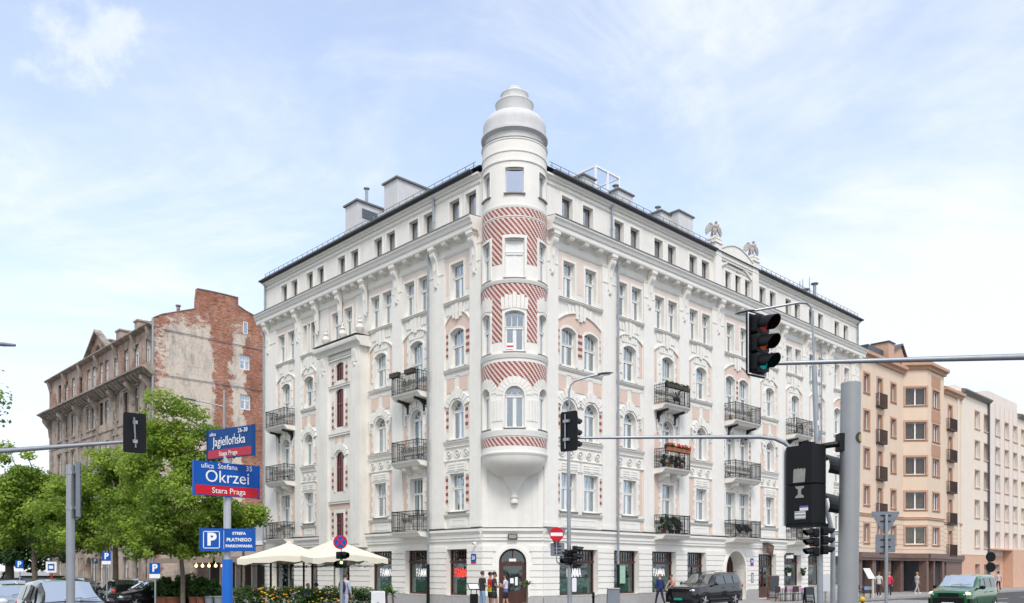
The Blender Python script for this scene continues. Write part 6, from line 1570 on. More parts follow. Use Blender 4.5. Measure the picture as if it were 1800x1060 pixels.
# back of a board on the near left pole
Y=11; x=PX(124,Y); t=thing('sign_pole','grey steel pole with the ribbed back of a tall board, left foreground','road sign',M=T(x,Y,0))
mb=MB(); mb.tube((0,0,0),(0,0,EYE+(HZ-817)/F*Y),.053,n=24); O('pole',mb,GALV,t)
z=EYE+(HZ-862)/F*Y; Mp=Matrix.Translation((.0,.08,z))@Matrix.Rotation(R_(-58),4,'Z')
mb=MB(); plate(mb,.62,.74,.012,y=.05,r=.03); mb.box(.295,.31,.0,.06,-.36,.36); b=O('board',mb,SBACK,t,Mp)
mb=MB(); mb.box(-.3,.3,.0,.05,-.25,-.22); mb.box(-.3,.3,.0,.05,.22,.25); mb.box(-.05,-.02,.0,.05,-.36,.36); O('rib',mb,GALV,t,Mp)
mb=MB(); 
for dz in(-.24,.23): mb.tube((0,0,z+dz-.02),(0,0,z+dz+.02),.062)
O('clamp',mb,GALV,t)
# yield back at right + square board
Y=26; x=PX(1558,Y); t=thing('yield_sign','grey backs of a triangular and a square sign before the peach house','road sign',M=T(x,Y,0)); za=EYE+(HZ-899)/F*Y
mb=MB(); mb.tube((0,0,0),(0,0,za-.08),.05,n=12); O('pole',mb,GALV,t)
mb=MB(); mb.prism([(-.43,0),(.43,0),(.44,-.06),(.06,-.70),(-.06,-.70),(-.44,-.06)],.06,.075); O('plate',mb,SBACK,t,Matrix.Translation((0,0,za))); 
mb=MB(); plate(mb,.62,.56,.012,y=.06); O('plate',mb,SBACK,t,Matrix.Translation((0,0,za-1.0)))
mb=MB()
for dz in(-.12,-.3,-.88,-1.1): mb.box(-.16,.16,.03,.06,za+dz-.012,za+dz+.012)
O('clamp',mb,BLK,t)
def psign(px,py,Y,label,s=.5,sub=True,busy=False,bot=None):
    x=PX(px,Y); zc=EYE+(HZ-py)/F*Y; t=thing('parking_sign' if not busy else 'bus_stop_sign',label,'road sign',M=T(x,Y,0)); mb=MB(); mb.tube((0,.05,0),(0,.05,zc),.035); O('pole',mb,GALV,t)
    mb=MB(); plate(mb,s,s,.012,z=zc,r=.03); 
    if busy:
        O('plate',mb,SWHITE,t,Matrix.Diagonal((2.1,1,1.05,1)) if False else Matrix()); mb=MB(); plate(mb,s*.6,s*.62,.01,y=-.012,z=zc,r=.02); O('field',mb,SBLUE,t); mb=MB(); plate(mb,s*.4,s*.3,.005,y=-.018,z=zc,r=.02); O('pictogram',mb,SWHITE,t)
        mb=MB(); mb.tube((0,.05,.6),(0,.05,zc-.35),.05); O('red_band',mb,SRED,t)
        return t
    O('plate',mb,SBLUE,t)
    text('P',s*.95,WM[t.name]@Matrix.Translation((0,-.004,zc)),SWHITE,t,depth=.002,bold=.015)
    if sub: mb=MB(); plate(mb,s,s*.38,.012,z=zc-s*.72,r=.02); O('supplement',mb,SWHITE,t)
    return t
psign(34,992,46,'blue parking sign nearest the left edge, in front of dark trees',.44)
psign(187,978,40,'blue parking sign beside the plane tree trunk',.42)
psign(272,999,33,'blue parking sign beside the terracotta planters',.43)
psign(90,997,46,'white and blue bus stop sign in front of the old tenement',.6,busy=True)
psign(167,986,50,'pale blue sign in front of the gate of the old tenement',.3,sub=False)
Y=60; x=PX(1741,Y); t=thing('round_sign','dark backs of two stacked round signs in front of the farther houses','road sign',M=T(x,Y,0)); 
mb=MB(); mb.tube((0,0,0),(0,0,3.1),.04); O('pole',mb,GALV,t); mb=MB(); disc(mb,.36,-.05,-.03,z=2.95);disc(mb,.36,-.05,-.03,z=2.2); O('plate',mb,BLK,t)
# bollards
def bollard(): 
    t=thing('bollard','x','bollard',M=Matrix()); mb=MB(); mb.lathe([(.075,0),(.075,.12),(.05,.16),(.05,.74),(.068,.77),(.068,.82),(.045,.85),(.06,.9),(.055,.95),(.03,.98),(0,.985)],16); O('post',mb,BLK,t); return t
bp=bollard(); first=True
spots=[]
for px,Y in((1043,34),(1088,33.2),(1131,33.6)): spots.append((px,Y,.12,'black bollard on the corner pavement, '+{1043:'nearest the corner door',1088:'beside the grey litter bin',1131:'nearest the black estate car'}[px],'bollards along the corner pavement'))
for px in(1527,1552,1581,1596,1611,1626): spots.append((px,62,.12,'black bollard before the brown shop storey, '+{1527:'leftmost of six',1552:'second from the left',1581:'third from the left',1596:'fourth from the left',1611:'fifth from the left',1626:'rightmost, nearest the green van'}[px],'bollards before the peach house'))
for px in(1541,1576,1610): spots.append((px,31,.0,'%s black bollard top of the near row below the peach house'%{1541:'left',1576:'middle',1610:'right'}[px],'near bollards at the kerb'))
for px in(1719,1739,1762,1782,1800): spots.append((px,38,.0,'black bollard beside the green van, '+{1719:'overlapping its side door',1739:'overlapping its tail',1762:'first one clear of the van',1782:'second one clear of the van',1800:'cut by the right edge of the photo'}[px],'near bollards beside the van'))
for px,Y,z,l,g in spots:
    o=bp if first else copy_tree(bp); first=False; o.matrix_world=T(PX(px,Y),Y,z); WM[o.name]=T(PX(px,Y),Y,z); o['label']=l; o['group']=g
t=thing('bollard','yellow topped bollard just right of the thick near pole','bollard',M=T(PX(1516,31),31,0)); mb=MB(); mb.tube((0,0,0),(0,0,.85),.05); O('post',mb,BLK,t); mb=MB(); mb.ball((0,0,.9),.11,12); O('cap',mb,mat('yellow_cap',(.7,.42,.02),.5),t)
# bins, boxes, boards
t=thing('litter_bin','grey concrete and steel litter bin standing against the shop front','litter bin',M=T(PX(1078,40.8),40.8,.12)); mb=MB(); mb.box(-.32,.32,-.25,.25,0,.95,tx=.04,ty=.02); O('body',mb,SBACK,t); mb=MB(); mb.box(-.3,.3,-.27,.27,.95,1.0); O('lid',mb,STONE,t)
t=thing('utility_box','pale grey utility cabinet on a post by the cafe tables','utility box',M=T(PX(1451,44),44,.12)); mb=MB(); mb.box(-.28,.28,-.12,.12,.75,1.6); O('cabinet',mb,mat('pale_box',(.55,.58,.58),.5),t); mb=MB(); mb.tube((0,0,0),(0,0,.75),.05); O('post',mb,GALV,t)
WOODF=mat('light_brown_wood',(.22,.10,.045),.5,var=.2,scale=6); CHALK=mat('chalkboard',(.035,.045,.055),.6,var=.5,scale=30,col2=(.09,.10,.115))
def aboard(label,px,Y,w,h,field,frm,z=.12,rz=20,rows=9,rounded=False):
    t=thing('pavement_board',label,'board',M=T(PX(px,Y),Y,z,R_(rz)))
    for s in(-1,1):
        mb=MB(); mb.T=Matrix.Rotation(R_(-8*s),4,'X')@Matrix.Translation((0,.0,0)); y=-.18*s if False else 0
        mb.box(-w/2,w/2,-.015+.0,.015,.12,h); mb.T=Matrix.Translation((0,-.14*s,0))@mb.T; O('panel',mb,field,t)
        mb=MB(); M2=Matrix.Translation((0,-.14*s,0))@Matrix.Rotation(R_(-8*s),4,'X'); mb.T=M2
        mb.box(-w/2-.04,-w/2,-.025,.025,0,h+.03);mb.box(w/2,w/2+.04,-.025,.025,0,h+.03);mb.box(-w/2,w/2,-.025,.025,h,h+.04);mb.box(-w/2,w/2,-.025,.025,.08,.12); O('frame',mb,frm,t)
    mb=MB(); mb.T=Matrix.Translation((0,-.14,0))@Matrix.Rotation(R_(-8),4,'X'); rr=random.Random(px)
    for i in range(rows):
        z0=.22+(h-.4)*i/rows; x=-w*.42
        while x<w*.38: q=rr.uniform(.03,.09); mb.box(x,min(x+q,w*.42),-.02,-.016,z0,z0+.022); x+=q+.03
    O('chalk_lines',mb,STW,t); return t
aboard('tall wooden framed chalkboard menu by the cafe door',1359,52.5,.62,1.5,CHALK,WOODF,rows=13,rz=10)
aboard('low black rounded chalk board on the pavement before the cafe tables',1422,46,.5,.9,CHALK,BLK,rows=6,rz=15)
t=aboard('white poster stand beside the hedge left of the shop windows',665,33.5,.46,1.0,SWHITE,SWHITE,rows=1,rz=0)
mb=MB(); mb.T=Matrix.Translation((0,-.155,0))@Matrix.Rotation(R_(-8),4,'X'); mb.ball((0,-.02,.62),(.06,.006,.08),10); mb.prism([(-.12,.25),(.12,.25),(.1,.5),(-.1,.52)],-.03,-.02,0); mb.prism([(-.02,.2),(.16,.2),(.18,.36),(.05,.45),(-.02,.35)],-.036,-.031,1); O('picture',mb,[SBACK,mat('picture_orange',(.5,.2,.1),.7)],t)
t=thing('menu_stand','black lectern shaped menu stand beside the men at the door','menu stand',M=T(PX(833,38.2),38.2,.12,R_(20))); mb=MB(); mb.box(-.17,.17,-.1,.1,0,.78); mb.box(-.15,-.12,-.02,.02,.78,1.0); mb.box(.12,.15,-.02,.02,.78,1.0); O('post',mb,BLK,t)
mb=MB(); mb.T=Matrix.Translation((0,0,1.12))@Matrix.Rotation(R_(40),4,'X'); mb.box(-.27,.27,-.2,.2,-.02,.0); O('frame',mb,BLK,t); mb=MB(); mb.T=Matrix.Translation((0,0,1.12))@Matrix.Rotation(R_(40),4,'X'); mb.box(-.23,.23,-.16,.16,.001,.006); O('menu_sheet',mb,SWHITE,t)
# plates, lantern, cameras, flag sign on the white building
def numplate(M,s,label):
    t=thing('house_number_plate',label,'sign',M=M); mb=MB(); plate(mb,.36,.40,.015,r=.02,z=.05); O('plate',mb,SBLUE,t); mb=MB(); mb.box(-.18,.18,-.003,.015,-.22,-.145); O('red_band',mb,SRED,t); text(s,.27,WM[t.name]@Matrix.Translation((0,-.003,.05)),SWHITE,t,depth=.002,bold=.006,sx=.9)
numplate(MLF@T(ul(834.5),-.09,2.55),'26','blue house number plate between the red lettered window and the corner door')
numplate(MRF@T(ur(1320),-.09,2.5),'24','blue house number plate right of the carriage arch')
t=thing('wall_lantern','flat framed wall lantern above the corner door','lamp',M=MCF@T(1.47,-.0,3.62)); mb=MB(); mb.box(-.23,.23,-.22,0,-.12,.12); O('frame',mb,BLK,t); mb=MB(); mb.box(-.19,.19,-.235,-.222,-.09,.09); O('glass',mb,STG,t)
for M,l in((MLF@T(ul(839),-.1,3.3),'white wall camera left of the corner door'),(MRF@T(ur(965),-.1,3.3),'white wall camera right of the corner door')):
    t=thing('security_camera',l,'camera',M=M); mb=MB(); mb.ball((0,-.12,0),.07,10); mb.box(-.06,.06,-.1,0,-.05,.08); O('body',mb,SWHITE,t); mb=MB(); mb.ball((0,-.18,-.02),.035,8); O('lens',mb,BLK,t)
t=thing('hanging_shop_sign','tilted dark brown shop sign with pale script over the cafe door','sign',M=MRF@T(ur(1350,-.3),-.45,3.35)); mb=MB(); mb.T=Matrix.Rotation(R_(14),4,'Y'); mb.box(-.42,.42,-.02,.02,-.32,.38); O('board',mb,DKWOOD,t); mb=MB(); mb.T=Matrix.Rotation(R_(14),4,'Y'); 
for i,(a,b,z) in enumerate(((-.25,.28,.12),(-.3,.3,.02),(-.1,.2,-.1))): mb.path([(a,-.03,z),(a+.1,-.03,z+.05),(a+.2,-.03,z-.01),((a+b)/2+.06,-.03,z+.04),(b,-.03,z)],.016,5)
O('script',mb,mat('tan_paint',(.55,.36,.18),.6),t); mb=MB(); mb.box(-.42,.42,-.01,.5,.39,.42); O('bracket',mb,BLK,t)
t=thing('wall_lamp','black wall lamp with a white shade between the cafe windows','lamp',M=MRF@T(ur(1382),-.05,3.0)); mb=MB(); mb.box(-.22,.22,-.4,-.02,.05,.16); O('hood',mb,BLK,t); mb=MB(); mb.box(-.2,.2,-.38,-.04,-.2,.05,tx=.03); O('shade',mb,STW,t)
t=thing('intercom_panel','grey intercom panel right of the carriage arch','intercom',M=MRF@T(ur(1321),-.07,1.5)); mb=MB(); plate(mb,.3,.65,.03,r=.02); O('panel',mb,SBACK,t); mb=MB()
for i in range(8): mb.box(-.09,.09,-.006,-.001,-.25+i*.06,-.22+i*.06)
O('buttons',mb,STW,t)

t=thing('recycling_container','grey recycling container behind the bus stop sign','container',M=T(PX(74,55),55,.12)); mb=MB(); mb.box(-1.1,1.1,-.6,.6,.1,1.4,tx=.08,ty=.05); O('body',mb,SBACK,t); mb=MB(); mb.box(-1.15,1.15,-.65,.65,1.4,1.5); O('lid',mb,BLK,t); mb=MB(); mb.box(.3,.9,-.66,-.6,.5,.8); O('notice',mb,STK,t)
t=thing('garden_fence','dark green mesh fence under the trees at the far left','fence',M=T(PX(0,70),70,.1)); mb=MB()
for i in range(26): x=-8+i*.6; mb.box(x-.03,x+.03,-.03,.03,0,1.3)
O('posts',mb,mat('fence_green',(.02,.06,.045),.6),t); mb=MB()
for z in(.2,.7,1.2): mb.box(-8,7,-.02,.02,z,z+.05)
mb.box(-8,7,.0,.012,.1,1.25); O('mesh_panel',mb,bpy.data.materials['fence_green'],t)
# ================================================================== vehicles
TYRE=mat('tyre',(.02,.02,.02),.85); RIM=mat('alloy_rim',(.45,.46,.48),.3,metal=.8); HLG=mat('headlight',(.75,.78,.8),.1,coat=.8); LIT_HL=mat('lit_headlight',(.8,.72,.55),.2,emit=((1,.75,.42),.45)); TLR=mat('tail_light',(.5,.01,.01),.2,coat=.6)
CGL=mat('car_glass',(.16,.18,.20),.03,metal=.7); CGW=mat('windscreen_glass',(.82,.84,.85),.04,metal=.95)
def lerp(pts,x):
    for (a,b) in zip(pts[:-1],pts[1:]):
        if a[0]<=x<=b[0]: return a[1]+(b[1]-a[1])*(x-a[0])/(b[0]-a[0]) if b[0]>a[0] else a[1]
    return pts[0][1] if x<pts[0][0] else pts[-1][1]
def carpaint(name,col,metal=.3): return mat(name,col,.15,metal=metal,coat=.9,var=.04,scale=2)
def car(name,label,M,L,W,top,belt,paint,cab,ws,rw,sides,wheels,wr=.33,lights='f',plate_m=None,clad=False,group=None,roofrails=False,badge=False,cat='car',tumble=.76,hood_h=None):
    """x runs from the nose (0) to the tail (L); top and belt are height profiles; ws/rw: windscreen and rear window x-ranges; sides: side window ranges"""
    t=thing(name,label,cat,M=M,group=group); hw0=W/2
    xs=sorted(set([0,.06,.2,L-.2,L-.06,L]+[p[0] for p in top]+[p[0] for p in belt]+[w+d for w in wheels for d in(-wr-.06,0,wr+.06)]+[L*i/14 for i in range(15)]))
    xs=[x for i,x in enumerate(xs) if i==0 or x-xs[i-1]>.03]
    def hw(x): 
        e=min(x,L-x); return hw0*(1-.16*max(0,1-e/.55)**2)
    def ring(x):
        zt=lerp(top,x); zb=lerp(belt,x); h=hw(x); bot=.24+.12*max(0,1-min(x,L-x)/.3)
        if zt>zb+.06:
            f=min(1,(zt-zb)/.35); sw=h*(.93+(tumble-.93)*f)
            return [(0,bot),(h*.86,bot),(h*.985,bot+.14),(h,zb-.3),(h*.955,zb),(sw,zt-.09*f-.01),(sw-.12*f-.02,zt-.012),(h*.3,zt+.0),(0,zt+.012)]
        zz=zt
        return [(0,bot),(h*.86,bot),(h*.985,bot+.14),(h,zz-.28),(h*.965,zz-.07),(h*.9,zz-.02),(h*.75,zz),(h*.35,zz+.02),(0,zz+.025)]
    mb=MB(); K=9; vs=[];fs=[]
    for x in xs:
        r=ring(x); full=[( y,z) for y,z in r]+[(-y,z) for y,z in r[-2:0:-1]]
        vs+=[(x-L/2,y,z) for y,z in full]
    n=16
    for i in range(len(xs)-1):
        for j in range(n): fs.append((i*n+j,i*n+(j+1)%n,(i+1)*n+(j+1)%n,(i+1)*n+j))
    fs.append(tuple(range(n))); fs.append(tuple(range((len(xs)-1)*n,len(xs)*n))[::-1])
    mb.add(vs,fs,0,True); b=O('body',mb,paint,t); sm=b.modifiers.new('s','SUBSURF'); sm.levels=1; sm.render_levels=2
    def surf(x,f,off=.012):  # point on the greenhouse side at x, fraction f from belt to roof
        r=ring(x); a,c=r[4],r[5]; return (x-L/2,a[0]+(c[0]-a[0])*f+off,a[1]+(c[1]-a[1])*f)
    for s in(-1,1):
        for (x0,x1,s0,s1) in sides:
            mb=MB(); N=6; P=[]
            lo=[surf(x0+(x1-x0)*i/N,.10) for i in range(N+1)]
            hi=[surf(x0+s0+(x1-s1-x0-s0)*i/N,.90) for i in range(N+1)]
            for i in range(N):
                q=[lo[i],lo[i+1],hi[i+1],hi[i]]; mb.quad([(a,s*bb,c) for a,bb,c in (q if s<0 else q[::-1])])
            O('side_window',mb,CGL,t)
    def topwin(x0,x1,nm):
        mb=MB(); N=4
        for i in range(N):
            xa=x0+(x1-x0)*i/N; xb=x0+(x1-x0)*(i+1)/N; row=[]
            for x in(xa,xb):
                zt=lerp(top,x); zb=lerp(belt,x); h=hw(x); f=min(1,max(0,(zt-zb)/.35)); sw=h*(.90+(tumble-.93)*f)-.07
                d=.02; row.append([(x-L/2,sw*u,zt+d-.03*u*u) for u in(-1,-.5,0,.5,1)])
            for j in range(4): mb.add([row[0][j],row[0][j+1],row[1][j+1],row[1][j]],[(0,1,2,3)],0,True)
        return O(nm,mb,CGW,t)
    topwin(ws[0],ws[1],'windscreen'); 
    if rw: topwin(rw[0],rw[1],'rear_window')
    for x in wheels:
        for s in(-1,1):
            y=s*(hw0-.02)
            mb=MB(); mb.tube((x-L/2,y-s*.22,wr),(x-L/2,y,wr),wr,n=24,m=0); 
            wv=O('wheel',mb,TYRE,t)
            mb=MB(); mb.tube((x-L/2,y,wr),(x-L/2,y+s*.012,wr),wr*.68,n=20,m=1); 
            for k in range(5):
                a=2*math.pi*k/5; mb.path([(x-L/2,y+s*.02,wr),(x-L/2+wr*.62*math.cos(a),y+s*.02,wr+wr*.62*math.sin(a))],[.05,.03],5)
            O('rim',mb,[RIM,BLK],wv)
            mb=MB(); n=14; vs=[];fs=[]
            for k in range(n+1):
                a=math.pi*k/n*1.1-.05*math.pi
                for rr in(wr+.02,wr+.075): vs.append((x-L/2+rr*math.cos(a),y+s*.012,wr+rr*math.sin(a)))
            for k in range(n): fs.append((2*k,2*k+1,2*k+3,2*k+2) if s>0 else (2*k,2*k+2,2*k+3,2*k+1))
            mb.add(vs,fs); mb2=MB(); mb2.v=mb.v+[(a,b-s*.03,c) for a,b,c in mb.v]; mb2.f=mb.f+[(2*k+1,2*k+1+len(vs),2*k+3+len(vs),2*k+3) for k in range(n)]; mb2.m=[0]*len(mb2.f); mb2.s=[False]*len(mb2.f)
            O('wheel_arch',mb2,BLK,t)
    zn=lerp(top,.12); bl=lerp(belt,L-.1)
    for s in(-1,1):
        mb=MB(); mb.ball((.12-L/2,s*(hw0*.72),zn-.16),(.13,.2,.085),12); O('headlight',mb,HLG,t)
        mb=MB(); mb.ball((L-.09-L/2,s*(hw0*.80),bl-.13),(.1,.13,.13),12); O('tail_light',mb,TLR,t)
        xm=ws[0]+(ws[1]-ws[0])*.55
        mb=MB(); mb.ball((xm-L/2,s*(hw0+.10),lerp(belt,xm)+.08),(.09,.13,.09),12); mb.tube((xm-L/2,s*(hw0-.06),lerp(belt,xm)+.02),(xm-L/2,s*(hw0+.05),lerp(belt,xm)+.05),.03); O('mirror',mb,BLK if clad else paint,t)
        mb=MB(); mb.tube((-L/2+wheels[0]+wr+.1,s*(hw0-.01),.32),(-L/2+wheels[1]-wr-.1,s*(hw0-.01),.32),.05); O('sill',mb,BLK,t)
        mb=MB(); 
        for xx in [q[0]+(q[1]-q[0])*.15 for q in sides[:2]]: mb.box(xx+.55-L/2,xx+.72-L/2,s*(hw0-.0),s*(hw0+.03),lerp(belt,xx)-.16,lerp(belt,xx)-.13)
        O('handle',mb,BLK if clad else paint,t)
    mb=MB(); mb.box(-L/2-.015,-L/2+.05,-hw0*.48,hw0*.48,zn-.27,zn-.10)
    O('grille',mb,BLK,t)
    if clad:
        mb=MB(); mb.xprism([(-hw0*.99,.28),(-hw0*.99,.72),(hw0*.99,.72),(hw0*.99,.28)],-L/2-.02,-L/2+.5) if False else [mb.box(-L/2-.05+.0,-L/2+.25,-hw0*.72,hw0*.72,.26,.74), mb.box(-L/2+.06,-L/2+.4,-hw0*.97,hw0*.97,.26,.70)]; O('bumper_cladding',mb,BLK,t)
        for s in(-1,1):
            mb=MB(); mb.ball((.16-L/2,s*hw0*.80,zn-.12),(.13,.17,.095),14); O('headlight',mb,LIT_HL,t)
    mb=MB(); mb.box(-L/2-.03,-L/2+.14,-hw0*.8,hw0*.8,.3,.46); mb.box(L/2-.14,L/2+.02,-hw0*.8,hw0*.8,.3,.5); O('bumper',mb,BLK,t)
    mb=MB(); mb.box(-L/2-.07,-L/2-.05,-.26,.26,.42,.53); mb.box(L/2+.022,L/2+.035,-.26,.26,.62,.73); O('number_plate',mb,plate_m or SWHITE,t)
    if roofrails:
        for s in(-1,1):
            mb=MB(); x0,x1=ws[1]+.2,L-.5; mb.path([(x0-L/2,s*hw0*.66,lerp(top,x0)+.0),(x0+.1-L/2,s*hw0*.66,lerp(top,x0)+.06),(x1-L/2,s*hw0*.66,lerp(top,x1)+.06),(x1+.1-L/2,s*hw0*.66,lerp(top,x1))],.018,6); O('roof_rail',mb,BLK,t)
    for s in(-1,1):
        y0_=.12+.38*(s<0)*-1+.1; mb=MB(); mb.path([(ws[0]+.03-L/2,y0_,lerp(top,ws[0]+.03)+.035),(ws[0]+.12-L/2,y0_-.45,lerp(top,ws[0]+.12)+.035)],.006,4); O('wiper',mb,BLK,t)
    return t
def heading(dx,dy): return math.atan2(-dy,-dx)   # nose points along local -x
def CM(x,y,dx,dy): return T(x,y,0,heading(dx,dy))
PBK=carpaint('black_car_paint',(.012,.013,.016)); PGR=carpaint('green_car_paint',(.012,.12,.032),.2); PSV=carpaint('silver_car_paint',(.42,.43,.44),.7); PWH=carpaint('white_car_paint',(.65,.65,.65),0); PDK=carpaint('dark_blue_car_paint',(.02,.025,.04)); PBR=carpaint('bronze_car_paint',(.03,.026,.022),.1)
GPL=mat('green_plate',(.0,.33,.26),.4); YPL=SWHITE
car('estate_car','black off road car with a green number plate parked before the carriage arch',CM(10.55,45.4,-.721,-.693),4.95,2.0,[(0,1.0),(.15,1.12),(1.2,1.2),(1.5,1.25),(2.2,1.78),(2.9,1.86),(4.3,1.88),(4.75,1.82),(4.9,1.3),(4.95,1.0)],[(0,.98),(1.3,1.17),(3.3,1.22),(4.95,1.28)],PBK,None,(1.5,2.2),(4.76,4.9),[(1.95,2.95,.38,.0),(3.05,3.75,0,0),(3.85,4.65,.1,.12)],[.95,3.9],.39,plate_m=GPL,roofrails=True,cat='car')
car('delivery_van','green small van with lit headlights driving along the right street','' or CM(21.35,39.2,-.721,-.693),4.25,1.83,[(0,.95),(.12,1.05),(.75,1.18),(.95,1.22),(1.65,1.74),(2.2,1.80),(3.9,1.80),(4.15,1.74),(4.25,1.0)],[(0,.92),(.9,1.12),(4.25,1.16)],PGR,None,(.98,1.65),(4.17,4.22),[(1.45,2.15,.35,0),(2.25,3.0,0,0),(3.1,3.95,0,.1)],[.78,3.5],.31,clad=True,cat='van',tumble=.84)
car('minivan','dark family car with a large reflective windscreen in the left foreground',CM(-12.35,22.9,.64,-.77),4.5,1.80,[(0,.9),(.15,1.0),(.9,1.12),(1.05,1.16),(2.1,1.70),(2.8,1.76),(3.9,1.72),(4.3,1.6),(4.5,1.0)],[(0,.88),(1.0,1.03),(4.5,1.15)],PBR,None,(1.07,2.05),(4.3,4.42),[(1.6,2.2,.42,.0),(2.3,3.15,.05,0),(3.25,4.15,.05,.2)],[.85,3.6],.33,cat='car')
sedan_top=[(0,.72),(.15,.80),(1.1,.95),(1.3,.98),(2.0,1.38),(2.7,1.45),(3.2,1.42),(3.95,1.05),(4.4,1.0),(4.5,.8)]
sedan_belt=[(0,.7),(1.2,.90),(3.9,.98),(4.5,.9)]
def sedan(label,x,y,dx,dy,p,nm='parked_car',hatch=False,g=None):
    tp=sedan_top if not hatch else [(0,.75),(.15,.83),(1.0,.98),(1.15,1.0),(1.8,1.42),(2.5,1.5),(3.4,1.46),(3.9,1.2),(4.1,.9)]
    L=4.5 if not hatch else 4.1
    return car(nm,label,CM(x,y,dx,dy),L,1.78,tp,sedan_belt if not hatch else [(0,.72),(1.1,.92),(4.1,1.0)],p,None,(1.32 if not hatch else 1.17,2.0 if not hatch else 1.8),(3.25,3.92) if not hatch else (3.45,3.88),[(1.7,2.5,.3,0),(2.6,3.45,0,.25)],[.8,3.6 if not hatch else 3.35],.31,group=g)
G='cars parked in front of the old tenement'
sedan('black hatchback with a red tail light, first of the cars parked left of the planters',PX(212,46),46,-.6,.8,PBK,hatch=True,g=G)
sedan('black saloon parked between the hatchback and the low dark car',PX(243,47.5),47.5,-.3,-.95,PDK,g=G)
sedan('low dark saloon nearest the terracotta planters',PX(266,44),44,-.55,-.83,PBK,g=G)
sedan('dark car partly hidden behind the parked black saloon',PX(229,54),54,-.7,.72,PBK,hatch=True,g=G)
sedan('silver car behind the near dark family car',PX(27,33),33,.62,-.785,PSV)
sedan('grey car farther back at the left edge',PX(22,46),46,.6,-.8,PSV,hatch=True)
car('white_van','white van cut off by the left edge of the photo',CM(PX(-95,20),20,.62,-.785),4.8,1.9,[(0,.95),(.12,1.1),(.8,1.25),(1.0,1.3),(1.8,1.95),(2.4,2.02),(4.6,2.02),(4.8,1.2)],[(0,.92),(.9,1.15),(4.8,1.2)],PWH,None,(1.02,1.75),None,[(1.5,2.3,.35,0)],[.85,3.9],.34,cat='van')
sedan('dark car parked far down the left street',PX(145,62),62,.65,-.75,PDK)
# ================================================================== people
import bmesh
SKIN=mat('skin',(.50,.30,.21),.6,spec=.3); SKIN2=mat('tanned_skin',(.36,.20,.13),.6,spec=.3); HAIRD=mat('dark_hair',(.02,.015,.012),.7,var=.3,scale=40); HAIRB=mat('blond_hair',(.42,.27,.12),.7,var=.3,scale=40); HAIRM=mat('brown_hair',(.09,.05,.03),.7,var=.3,scale=40)
def cloth(n,c): return mat(n,c,.85,var=.15,scale=7,bump=.3,bscale=14)
def skinned(name,V,E,m,par,root=0,sub=1,M=None):
    me=bpy.data.meshes.new(name); bm=bmesh.new(); lay=bm.verts.layers.skin.verify(); vs=[]
    for i,(p,r) in enumerate(V):
        v=bm.verts.new(p); rr=r if isinstance(r,tuple) else (r,r); v[lay].radius=rr; v[lay].use_root=(i==root); vs.append(v)
    for a,b in E: bm.edges.new((vs[a],vs[b]))
    bm.to_mesh(me); bm.free(); me.materials.append(m); o=put(bpy.data.objects.new(name,me),par,Matrix() if M is None else M,rel=True)
    s=o.modifiers.new('skin','SKIN'); s.use_smooth_shade=True; u=o.modifiers.new('sub','SUBSURF'); u.levels=sub; u.render_levels=sub; return o
